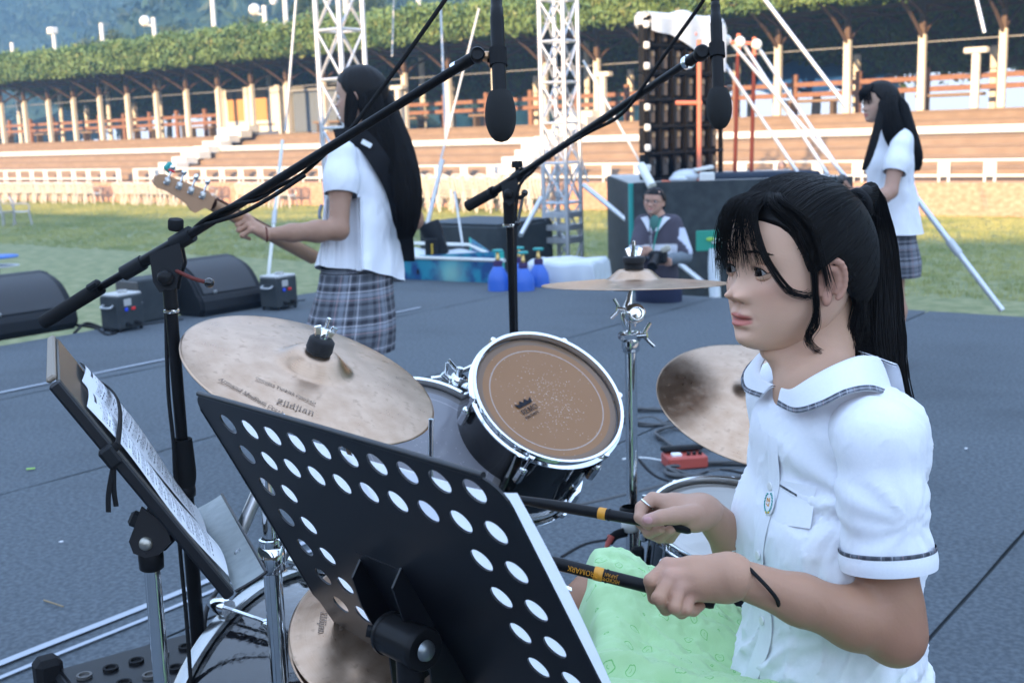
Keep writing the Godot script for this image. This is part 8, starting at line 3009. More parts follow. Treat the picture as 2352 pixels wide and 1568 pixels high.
func lap_blanket(hip: Vector3, kN: Vector3, kF: Vector3, F: Vector3, W: Vector3) -> void:
	var t := thing("blanket", "pale green blanket with faint dark outlines over the drummer's lap", "blanket", V(kN.x, 0.3, kN.z))
	var m := MB.new()
	var nz := FastNoiseLite.new()
	nz.frequency = 1.6
	var q := PackedVector3Array()
	var nu := 110
	var nv := 120
	var surf := func(u: float, v: float) -> Vector3:
		# u: 0 at the lap, 1 past the knees; v: -1 far side, 1 near side
		var n := hip + W * 0.085
		var f := hip - W * 0.085
		var un := minf((u * 1.16 - 0.16) / 0.82, 1.0)
		var a := n.lerp(kN, un)
		var b := f.lerp(kF, un)
		var mid := a.lerp(b, 0.5)
		var half := (a - b) * 0.5
		var over := maxf(u - 0.82, 0.0) / 0.18
		var fwd_ := (kN - n).normalized()
		var x := clampf(v / 0.62, -1.0, 1.0)
		var hump := 0.090 - 0.045 * gs(x, 0.55) - 0.012 * (1.0 - un)
		var edge := maxf(absf(v) - 0.62, 0.0) / 0.38
		var lat := half.normalized()
		var p := mid + half * (x * 1.15) + lat * signf(v) * (0.085 * sin(minf(edge * 2.2, 1.0) * PI * 0.5) + 0.05 * edge)
		p += Vector3.UP * (hump - 0.40 * smoothstep(0.06, 1.0, edge) )
		p += fwd_ * (over * 0.085) - Vector3.UP * (0.34 * over * over + 0.02 * over)
		var drop := clampf(edge + over * 0.8, 0, 1)
		p += lat * signf(v) * 0.020 * drop * sin(u * 26.0 + 2.0 * nz.get_noise_2d(u * 3.0, 1.0))
		p += fwd_ * 0.010 * over * sin(v * 13.0)
		p += Vector3.UP * (0.010 * nz.get_noise_2d(u * 2.4, v * 1.4) + 0.007 * (1.0 - absf(nz.get_noise_2d(u * 2.0 + v * 1.8 + 9.0, v * 1.5 - u * 1.2)) * 3.0))
		# a deep diagonal fold from the near knee down
		var fd := v - 0.30 - 0.55 * (0.86 - u)
		p += Vector3.UP * 0.014 * gs(fd, 0.055) * smoothstep(0.35, 0.75, u) - Vector3.UP * 0.012 * gs(fd - 0.10, 0.05) * smoothstep(0.35, 0.75, u)
		return p
	for b in nv:
		for a in nu:
			q.append(surf.call(a / (nu - 1.0), b / (nv - 1.0) * 2.0 - 1.0))
	m.grid(q, nu, nv, 1.0, 1.0)
	for k in m.n.size():
		if m.n[k].y < -0.2: m.n[k] = -m.n[k]
	part(m, "cloth", M.blanket_green, t)

func blanket_texture() -> ImageTexture:                       # printed outlines: plain round blobs with two bumps
	var w := 768
	var im := Image.create(w, w, false, Image.FORMAT_RGB8)
	var base := Color(0.42, 0.64, 0.33)
	im.fill(base.linear_to_srgb())
	var ink := Color(0.16, 0.46, 0.13).linear_to_srgb()
	var q := RandomNumberGenerator.new()
	q.seed = 14
	var spots := []
	for k in 200:
		var p := Vector2(q.randf_range(25, w - 25), q.randf_range(25, w - 25))
		var ok := true
		for s in spots:
			if p.distance_to(s) < 62.0: ok = false
		if not ok: continue
		spots.append(p)
		var small := q.randf() < 0.35
		var r := 5.0 if small else q.randf_range(14.0, 18.0)
		var rot := q.randf() * TAU
		for s in 220:
			var a := TAU * s / 220.0
			var rr := r * (1.0 + (0.0 if small else 0.16 * gs(wrapf(a - 1.0, -PI, PI), 0.28) + 0.16 * gs(wrapf(a - 2.14, -PI, PI), 0.28)))
			var z := Vector2(cos(a) * rr * (0.7 if small else 1.12), -sin(a) * rr * 0.82).rotated(rot)
			for dx in 2:
				for dy in 2: im.set_pixel(clampi(int(p.x + z.x) + dx, 0, w - 1), clampi(int(p.y + z.y) + dy, 0, w - 1), ink)
		if not small:
			for s in 40:
				var a := lerpf(PI * 1.2, PI * 1.8, s / 39.0)
				var z := Vector2(cos(a) * r * 0.5, -sin(a) * r * 0.35 - r * 0.35).rotated(rot)
				im.set_pixel(int(p.x + z.x), int(p.y + z.y), ink)
	return ImageTexture.create_from_image(im)

# ---------------------------------------------------------------- the standing girls, the photographer, a far spectator
func long_hair(t: Node3D, H: Transform3D, falls: Array, n: int, r: float, fringe: bool, sd: int) -> void:
	var q := RandomNumberGenerator.new()
	q.seed = sd
	var cap := MB.new()
	var pts := PackedVector3Array()
	for b in 21:
		for a in 49:
			var ph := lerpf(-PI, PI, a / 48.0)
			var y0 := table(absf(ph), [[0.0, 0.062], [0.6, 0.056], [1.0, 0.030], [1.35, -0.02], [1.7, -0.06], [PI, -0.08]])
			var el := lerpf(atan2(y0 - 0.008, 0.086), PI / 2, b / 20.0)
			var d := V(cos(el) * cos(ph), sin(el), cos(el) * sin(ph))
			pts.append(H * (V(0, 0.008, 0) + d * (head_dir_radius(d) - 0.008 * (1.0 - smoothstep(0.0, 0.15, b / 20.0)) + 0.0015 * sin(ph * 30.0))))
	cap.grid(pts, 49, 21, 1, 1, true)
	part(cap, "hair_cap", M.hair, t)
	var m := MB.new()
	for f in falls:                         # [path in place, half width vector, thickness, share]
		var path := bez(f[0], 5)
		var core := PackedFloat32Array()
		for k in path.size(): core.append(f[2])
		var pts2 := PackedVector3Array()
		for k in path.size():
			var u := float(k) / (path.size() - 1)
			for a in 17:
				var an := TAU * a / 16.0
				var tg := (path[mini(k + 1, path.size() - 1)] - path[maxi(k - 1, 0)]).normalized()
				var wv: Vector3 = f[1] * (0.75 + 0.35 * sin(u * 2.6)) * (1.0 - 0.75 * pow(u, 8.0))
				var dv: Vector3 = tg.cross(wv).normalized() * float(f[2]) * (1.0 - 0.8 * pow(u, 8.0))
				pts2.append(path[k] + wv * cos(an) * 0.92 + dv * sin(an) * 0.9)
		m.grid(pts2, 17, path.size(), 1, 1, true)
		for k in int(n * float(f[3])):
			var an := q.randf() * TAU
			var off := q.randf_range(0.9, 1.06)
			var drift := q.randfn(0, 0.12)
			var e := path.size() - (q.randi_range(0, 4) if q.randf() < 0.5 else 0)
			var p := PackedVector3Array()
			for s in range(0, e, 2):
				var u := float(s) / (path.size() - 1)
				var tg := (path[mini(s + 1, path.size() - 1)] - path[maxi(s - 1, 0)]).normalized()
				var wv: Vector3 = f[1] * (0.75 + 0.35 * sin(u * 2.6)) * (1.0 - 0.4 * pow(u, 8.0))
				var dv: Vector3 = tg.cross(wv).normalized() * float(f[2]) * (1.0 - 0.4 * pow(u, 8.0))
				p.append(path[s] + wv * cos(an + drift * u) * off + dv * sin(an + drift * u) * off)
			strand(m, p, r, r * 0.5, 3)
	if fringe:
		for k in 220:
			var z := q.randf_range(-0.062, 0.062)
			var x := 0.102 * sqrt(maxf(0.05, 1.0 - pow(absf(z) / 0.085, 2.2)))
			var y1 := 0.022 + q.randfn(0, 0.006) - 0.35 * maxf(absf(z) - 0.04, 0.0)
			strand(m, bez([H * V(0.045, 0.108, z * 0.5), H * V(x + 0.006, 0.078, z * 0.85), H * V(x + 0.006, y1, z)], 4), r, r * 0.4, 3)
	part(m, "long_hair", M.hair, t)

func blouse(t: Node3D, S: Vector3, F: Vector3, W: Vector3, arms: Array, waist: float, cell: float, sd: int, hip := Vector3.ZERO) -> Blob:
	var U := Vector3.UP if hip == Vector3.ZERO else (S - hip).normalized()
	var bs := Basis(F, U, W)
	var b := Blob.new()
	b.cap(S + W * 0.10, S - W * 0.10, 0.055, 0.055, 0.05)
	b.cap(S + U * 0.03, S + U * 0.055, 0.056, 0.052, 0.04)
	b.ell(Transform3D(bs, S - U * 0.12), V(0.10, 0.16, 0.165), 0.06)
	b.ell(Transform3D(bs, S - U * 0.14 + F * 0.04), V(0.075, 0.07, 0.12), 0.06)
	b.ell(Transform3D(bs, S - U * 0.27), V(0.105, 0.17, 0.145), 0.06)
	b.cap(S - U * 0.34 + W * 0.045, S - U * (waist + 0.03) + W * 0.065, 0.115, 0.142, 0.05)
	b.cap(S - U * 0.34 - W * 0.045, S - U * (waist + 0.03) - W * 0.065, 0.115, 0.142, 0.05)
	var hems := []
	for a in arms:                      # [shoulder, elbow]
		var d: Vector3 = (a[1] - a[0]).normalized()
		b.chain([a[0], a[0] + d * 0.10, a[0] + d * 0.24], [0.054, 0.057, 0.056], 0.04)
		hems.append([a[0], d, a[0] + d * 0.155])
	var m := MB.new()
	b.build(m, cell)
	for h in hems:
		clip_below(m, h[2], h[1], func(p): return ((p - h[0]) - h[1] * (p - h[0]).dot(h[1])).length() < 0.085 and absf((p - S).dot(W)) > 0.10)
	clip_below(m, S - U * waist, -U, func(p): return true)
	var nz := FastNoiseLite.new()
	nz.frequency = 6.0
	nz.seed = sd
	wrinkle(m, func(p, n):
		var q: Vector3 = bs.inverse() * (p - S)
		var r := 1.0 - absf(nz.get_noise_3d(q.x * 1.3, q.y * 0.4, q.z * 1.3)) * 4.0
		return 0.005 * maxf(r, 0.0) * smoothstep(0.0, -0.25, q.y) + 0.004 * nz.get_noise_3dv(q) + 0.006 * sin(atan2(q.x, q.z) * 7.0) * smoothstep(-0.32, -waist, q.y))
	part(m, "blouse", M.shirt_cloth, t)
	for h in hems:
		var f: Transform3D = frame(h[2] - h[1] * 0.02, h[1])
		var rp := PackedVector3Array()
		for k in 33: rp.append(f * V(cos(TAU * k / 32.0) * 0.0575, 0, sin(TAU * k / 32.0) * 0.0575))
		var rm := MB.new()
		rm.tube(rp, 0.0022, 6, false)
		part(rm, "sleeve_trim", M.strap_black, t)
	return b

func skirt(t: Node3D, S: Vector3, F: Vector3, W: Vector3, top: float, bottom: float, S2 := Vector3.ZERO) -> void:
	if S2 == Vector3.ZERO: S2 = S
	var m := MB.new()
	var q := PackedVector3Array()
	for b in 30:
		var v := b / 29.0
		var y := lerpf(top, bottom, v)
		for a in 97:
			var an := TAU * a / 96.0
			var pl := 0.007 * (absf(fposmod(a / 96.0 * 22.0, 1.0) - 0.5) * 2.0 - 0.5) * smoothstep(0.1, 0.6, v)
			var wx := lerpf(0.168, 0.192, smoothstep(0.0, 0.8, v)) + pl
			var dx := lerpf(0.128, 0.166, smoothstep(0.0, 0.8, v)) + pl
			q.append(V(lerpf(S.x, S2.x, v), y, lerpf(S.z, S2.z, v)) + W * cos(an) * wx + F * (sin(an) * dx) + F * 0.004 * sin(an * 3.0 + v * 4.0))
	m.grid(q, 97, 30, 6.0, 2.5, true)
	part(m, "plaid_skirt", M.plaid, t)
	var w := MB.new()
	var q2 := PackedVector3Array()
	for b in 3:
		for a in 49:
			var an := TAU * a / 48.0
			q2.append(V(S.x, top + 0.02 - b * 0.02, S.z) + W * cos(an) * 0.166 + F * sin(an) * 0.126)
	w.grid(q2, 49, 3, 1, 1, true)
	part(w, "waistband", M.plaid, t)

func standing_body(H: Transform3D, S: Vector3, F: Vector3, W: Vector3, arms: Array, hands: Array, skin: Color, armc: Color, hips: float, ft := Vector3.ZERO) -> MB:
	var body := head_mesh(H, 120, 110, skin)
	var U := Vector3.UP
	var k0 := body.v.size()
	for k in [1.0, -1.0]: ear_blob(H, k).build(body, 0.0028)
	skin_tint(body, k0, Color(skin.r * 0.9, skin.g * 0.8, skin.b * 0.8), [])
	var b := Blob.new()
	b.chain([H * V(-0.025, -0.05, 0), H * V(-0.028, -0.09, 0), S + U * 0.06 + F * 0.01, S - U * 0.04], [0.05, 0.046, 0.047, 0.06], 0.03)
	for a in arms:
		b.chain([a[0], (a[0] as Vector3).lerp(a[1], 0.5), a[1]], [0.042, 0.041, 0.036], 0.02)
		b.chain([a[1], (a[1] as Vector3).lerp(a[2], 0.3), (a[1] as Vector3).lerp(a[2], 0.65), a[2]], [0.036, 0.0385, 0.031, 0.022], 0.02)
	if ft == Vector3.ZERO: ft = V(S.x, 0, S.z)
	for s in [-0.06, 0.06]:
		b.chain([ft + W * s + U * hips, ft + W * s + U * 0.48, ft + W * s + U * 0.32 - F * 0.02, ft + W * s + U * 0.09 - F * 0.015], [0.055, 0.05, 0.052, 0.036], 0.03)
	k0 = body.v.size()
	b.build(body, 0.009)
	skin_tint(body, k0, armc, [[H * V(0, -0.09, 0), 0.08, skin]])
	for h in hands:
		var hb := Blob.new()
		for c in h: hb.chain(c[0], c[1], 0.008)
		k0 = body.v.size()
		hb.build(body, 0.004)
		skin_tint(body, k0, Color(armc.r * 1.12, armc.g * 1.12, armc.b * 1.12), [])
	return body

func shoes(t: Node3D, S: Vector3, F: Vector3, W: Vector3) -> void:
	for s in [-0.075, 0.075]:
		var p: Vector3 = V(S.x, 0, S.z) + W * s
		var b := Blob.new()
		b.chain([p + V(0, 0.045, 0) - F * 0.04, p + V(0, 0.04, 0) + F * 0.06, p + V(0, 0.03, 0) + F * 0.14], [0.042, 0.042, 0.03], 0.02)
		var m := MB.new()
		b.build(m, 0.008)
		part(m, "shoe", M.shoe_white, t)

func grip(w: Vector3, m: Array, ends: Array, thumb: Array) -> Array:      # wrist, four knuckles, four [bend, tip], thumb joints
	var out := []
	for k in 4:
		out.append([[w, w.lerp(m[k], 0.5), m[k]], [0.021, 0.016, 0.0105]])
		out.append([[m[k], ends[k][0], ends[k][1]], [0.0098, 0.0088, 0.0072]])
	out.append([thumb, [0.016, 0.0105, 0.0085]])
	return out

func bassist():
	var skin := Color(0.50, 0.31, 0.225)
	var t := thing("person", "girl with very long black hair and plaid skirt, back turned, playing a bass guitar", "person", V(-.597,0,-4.569))
	var F := V(-0.90, 0, -0.435).normalized()
	var W := V(F.z, 0, -F.x)
	var U := Vector3.UP
	var S := V(-.512,1.329,-4.617)
	var hy := V(-0.985, 0, -0.17).normalized()
	var H := Transform3D(Basis(hy, U, V(hy.z, 0, -hy.x)) * Basis(V(0, 0, 1), -0.08), V(-.551,1.508,-4.597))
	var aL := [V(-.61,1.299,-4.418), V(-.624,1.022,-4.329), V(-.873,1.021,-4.247)]
	var aR := [V(-.438,1.281,-4.781), V(-.388,1.013,-4.875), V(-.584,.826,-4.903)]
	var hl := grip(aL[2], [V(-.919,1.042,-4.211), V(-.933,1.057,-4.228), V(-.945,1.07,-4.246), V(-.951,1.081,-4.263)], [[V(-.952,1.023,-4.207), V(-.937,1.007,-4.245)], [V(-.967,1.041,-4.221), V(-.956,1.037,-4.271)], [V(-.974,1.059,-4.239), V(-.967,1.058,-4.284)], [V(-.977,1.075,-4.257), V(-.972,1.08,-4.293)]], [V(-.903,1.048,-4.232), V(-.932,1.082,-4.248), V(-.953,1.101,-4.272)])
	var hr := grip(aR[2], [V(-.632,.804,-4.91), V(-.634,.791,-4.897), V(-.63,.78,-4.885), V(-.622,.77,-4.873)], [[V(-.665,.772,-4.914), V(-.668,.746,-4.9)], [V(-.666,.759,-4.902), V(-.667,.738,-4.888)], [V(-.659,.747,-4.89), V(-.659,.729,-4.876)], [V(-.647,.743,-4.879), V(-.645,.726,-4.866)]], [V(-.6,.819,-4.882), V(-.631,.827,-4.873), V(-.652,.823,-4.862)])
	part(standing_body(H, S, F, W, [aL, aR], [hl, hr], skin, Color(0.36, 0.205, 0.14), 0.62, V(-.618,.536,-4.426) * V(1, 0, 1)), "body", M.skin, t)
	eyes(t, H, skin, false)
	blouse(t, S, F, W, [aL, aR], 0.5102, 0.009, 3, V(-.585,.82,-4.496))
	skirt(t, V(-.585,.82,-4.496), F, W, 0.8528, 0.5542, V(-.625,.54,-4.406))
	shoes(t, V(-.618,.536,-4.426), F, W)
	long_hair(t, H, [[[H * V(-0.02, 0.07, 0.02), V(-.481,1.517,-4.599), V(-.447,1.426,-4.552), V(-.408,1.319,-4.503), V(-.381,1.197,-4.461), V(-.374,1.084,-4.441), V(-.392,.973,-4.442)], V(.9995,-.0301,.0053) * 0.050, 0.030, 1.0], [[H * V(0.0, 0.05, 0.05), V(-.572,1.518,-4.528), V(-.579,1.461,-4.508), V(-.588,1.381,-4.473)], V(.9995,-.0301,.0053) * 0.022, 0.018, 0.3], [[H * V(-0.05, 0.05, 0.0), V(-.515,1.525,-4.539), V(-.492,1.426,-4.512), V(-.462,1.329,-4.484), V(-.424,1.215,-4.464)], V(.9995,-.0301,.0053) * 0.046, 0.025, 0.7]], 900, 0.0011, false, 21)
	var bd := MB.new()
	var bf := frame(V(-.875,1.021,-4.247), aL[1] - aL[2])
	var bp := PackedVector3Array()
	for k in 25: bp.append(bf * V(cos(TAU * k / 24.0) * 0.0265, 0, sin(TAU * k / 24.0) * 0.0265))
	bd.tube(bp, 0.003, 6, false)
	part(bd, "wrist_band", M.rust_dark, t)
	# bass guitar
	var n0 := V(-.773,.891,-4.651)
	var n1 := V(-1.036,1.141,-4.147)
	var hd := V(-1.195,1.225,-4.06)
	var g := thing("bass_guitar", "bass guitar with a natural wood neck and headstock pointing left", "bass guitar", n0)
	var ax := (n1 - n0).normalized()
	var fr := V(-.242,.4347,-.8674)                     # the strings look away from the camera
	fr = (fr - ax * fr.dot(ax)).normalized()
	var sd := ax.cross(fr).normalized()
	if sd.y < 0: sd = -sd
	var nk := MB.new()
	var nq := PackedVector3Array()
	for b in 12:
		for a in 13:
			var an := PI * a / 12.0
			var w := lerpf(0.031, 0.021, b / 11.0)
			nq.append(n0.lerp(n1, b / 11.0) + sd * cos(an) * w - fr * sin(an) * 0.021)
	nk.grid(nq, 13, 12)
	part(nk, "neck", M.bass_wood, g)
	var fb := MB.new()
	fb.bar(n0 + fr * 0.004, n1 + fr * 0.004, 0.056, 0.007, fr)
	part(fb, "fingerboard", M.bass_board, g)
	var hp := PackedVector2Array()                        # headstock outline along the neck (x) and across (y)
	for p in [Vector2(0.0, -0.022), Vector2(0.022, -0.024), Vector2(0.045, -0.052), Vector2(0.062, -0.050), Vector2(0.085, -0.034), Vector2(0.125, -0.024), Vector2(0.165, -0.018), Vector2(0.195, -0.020), Vector2(0.215, -0.008), Vector2(0.218, 0.012), Vector2(0.205, 0.028), Vector2(0.185, 0.034), Vector2(0.03, 0.036), Vector2(0.012, 0.024), Vector2(0.0, 0.022)]: hp.append(p)
	var hx := (hd - n1).normalized()
	var hy2 := V(.3893,.9071,-.1599)
	hy2 = (hy2 - hx * hy2.dot(hx)).normalized()
	var hx4 := Transform3D(Basis(hx, hy2, hx.cross(hy2)), n1)
	var hm := MB.new()
	hm.prism(hp, 0.016, hx4)
	part(hm, "headstock", M.bass_wood, g)
	var toward := hx.cross(hy2)
	if toward.dot(V(0,.1736,.9848)) < 0: toward = -toward
	for k in 4:
		var p: Vector3 = hx4 * V(0.045 + 0.043 * k, 0.014, 0) + toward * 0.010
		var tm := MB.new()
		tm.box(V(0.020, 0.026, 0.007), Transform3D(hx4.basis, p), 0.003)
		tm.lathe([Vector2(0.0095, -0.004), Vector2(0.0105, 0.0), Vector2(0.0095, 0.007), Vector2(0, 0.008)], 16, frame(p, toward))
		var tu := part(tm, "tuner", M.satin_steel, g)
		var tk := MB.new()
		tk.rod(p, p + hy2 * 0.042, 0.0035, 8)
		tk.ball(p + hy2 * 0.05, V(0.009, 0.012, 0.004), hx4.basis, 12, 8)
		part(tk, "tuner_key", M.chrome, tu)
	var cl := MB.new()
	cl.box(V(0.034, 0.034, 0.02), Transform3D(hx4.basis * Basis(V(0, 0, 1), 0.4), V(-1.159,1.272,-4.088)), 0.006)
	part(cl, "clip_tuner", M.teal, g)
	var cr := MB.new()
	cr.box(V(0.024, 0.008, 0.022), Transform3D(hx4.basis, V(-1.15,1.261,-4.077)), 0.003)
	part(cr, "clip_jaw", M.red_lens, g)
	var lg := MB.new()
	lg.box(V(0.03, 0.006, 0.001), hx4 * Transform3D(Basis(V(0, 0, 1), 0.3), V(0.085, -0.016, 0)) .translated(toward * 0.0086), 0.0)
	part(lg, "maker_mark", M.bass_board, g)
	var bo := Blob.new()
	var c0 := n0 - ax * 0.30
	bo.chain([c0 + ax * 0.08, c0 - ax * 0.06], [0.07, 0.08], 0.05)
	bo.chain([c0 + sd * 0.04, c0 + sd * 0.07 + ax * 0.06], [0.04, 0.022], 0.05)
	bo.chain([c0 - sd * 0.04, c0 - sd * 0.07 + ax * 0.06], [0.04, 0.02], 0.05)
	var bm := MB.new()
	bo.build(bm, 0.012)
	for k in bm.v.size(): bm.v[k] -= fr * (bm.v[k] - c0).dot(fr) * 0.82
	bm.smooth_normals()
	part(bm, "guitar_body", M.black_gloss, g)
	var sm := MB.new()
	var sp := PackedVector3Array()
	var left := bez([V(-.628,1.353,-4.397), V(-.543,1.351,-4.463), V(-.474,1.265,-4.445), V(-.423,1.149,-4.473), V(-.405,1.014,-4.51), V(-.406,.872,-4.587)], 6)
	for k in left.size():
		var tg := (left[mini(k + 1, left.size() - 1)] - left[maxi(k - 1, 0)]).normalized()
		var ac := tg.cross(V(0,.1736,.9848)).normalized()
		for a in 4: sp.append(left[k] + ac * (a - 1.5) * 0.024)
	sm.grid(sp, 4, left.size())
	part(sm, "strap", M.strap_black, g)
	var ta := MB.new()
	ta.box(V(0.04, 0.018, 0.003), Transform3D(Basis(V(.9995,-.0301,.0053), V(.0305,.9843,-.1736), V(0,.1736,.9848)) * Basis(V(0, 0, 1), -0.5), V(-.52,1.331,-4.449)), 0.0)
	part(ta, "strap_label", M.white_print, g)
	var tl := MB.new()
	tl.tube(bez([V(-.691,1.113,-4.386), V(-.699,1.082,-4.37), V(-.696,1.063,-4.367)], 3), 0.006, 6)
	part(tl, "strap_end", M.shed_blue, g)

func singer():
	var skin := Color(0.54, 0.35, 0.26)
	var t := thing("person", "girl standing at right beyond the drummer, long hair, white blouse and plaid skirt", "person", V(2.101,0,-6.37))
	var F := V(-0.98, 0, 0.20).normalized()
	var W := V(F.z, 0, -F.x)
	var S := V(2.111,1.263,-6.504)
	var H := Transform3D(Basis(F, Vector3.UP, W) * Basis(V(0, 0, 1), -0.10), V(2.044,1.457,-6.518))
	var aL := [V(2.096,1.226,-6.324), V(2.021,.991,-6.232), V(1.878,.916,-6.179)]
	var aR := [V(2.119,1.222,-6.659), V(2.069,.945,-6.651), V(1.888,.985,-6.536)]
	var hl := grip(aL[2], [V(1.847,.913,-6.168), V(1.848,.904,-6.176), V(1.853,.894,-6.185), V(1.86,.884,-6.193)], [[V(1.833,.896,-6.165), V(1.845,.881,-6.172)], [V(1.836,.888,-6.174), V(1.848,.876,-6.182)], [V(1.841,.881,-6.182), V(1.853,.871,-6.191)], [V(1.851,.875,-6.192), V(1.86,.865,-6.2)]], [V(1.863,.922,-6.159), V(1.839,.928,-6.15), V(1.826,.924,-6.149)])
	var hr := grip(aR[2], [V(1.866,1.02,-6.522), V(1.864,1.01,-6.53), V(1.864,.998,-6.538), V(1.869,.988,-6.547)], [[V(1.844,1.021,-6.502), V(1.843,1.013,-6.48)], [V(1.844,1.009,-6.51), V(1.845,1.003,-6.488)], [V(1.846,.999,-6.518), V(1.848,.993,-6.497)], [V(1.854,.989,-6.526), V(1.855,.983,-6.505)]], [V(1.872,1.011,-6.5), V(1.858,1.031,-6.493), V(1.851,1.043,-6.495)])
	part(standing_body(H, S, F, W, [aL, aR], [hl, hr], skin, Color(0.40, 0.235, 0.165), 0.85), "body", M.skin, t)
	eyes(t, H, skin, true)
	brows(t, H)
	blouse(t, S, F, W, [aL, aR], 0.5135, 0.011, 5)
	skirt(t, S, F, W, 0.7384, 0.5122)
	shoes(t, S, F, W)
	long_hair(t, H, [[[H * V(-0.03, 0.07, 0.0), V(2.139,1.456,-6.518), V(2.16,1.351,-6.479), V(2.185,1.234,-6.438), V(2.201,1.152,-6.423), V(2.206,1.086,-6.432)], V(.9995,-.0301,.0053) * 0.050, 0.045, 1.0], [[H * V(0.0, 0.05, 0.06), V(2.027,1.423,-6.43), V(1.983,1.309,-6.37), V(1.937,1.196,-6.319), V(1.9,1.106,-6.303)], V(.9995,-.0301,.0053) * 0.020, 0.02, 0.6], [[H * V(-0.05, 0.05, 0.03), V(2.057,1.434,-6.422), V(2.074,1.329,-6.394), V(2.102,1.236,-6.387), V(2.16,1.142,-6.391)], V(.9995,-.0301,.0053) * 0.052, 0.02, 0.6]], 700, 0.0015, true, 33)
	var mm := thing("hand_microphone", "small dark hand microphone held by the second girl", "microphone", V(1.845,.984,-6.485))
	var m1 := MB.new(); m1.rod(V(1.861,.964,-6.492), V(1.844,1.04,-6.505), 0.013, 12, 0.017); part(m1, "mic_handle", M.black_satin, mm)
	var m2 := MB.new(); m2.ball(V(1.842,1.054,-6.508), Vector3.ONE * 0.026, Basis(), 14, 10); part(m2, "mic_grille", M.grey_dark, mm)

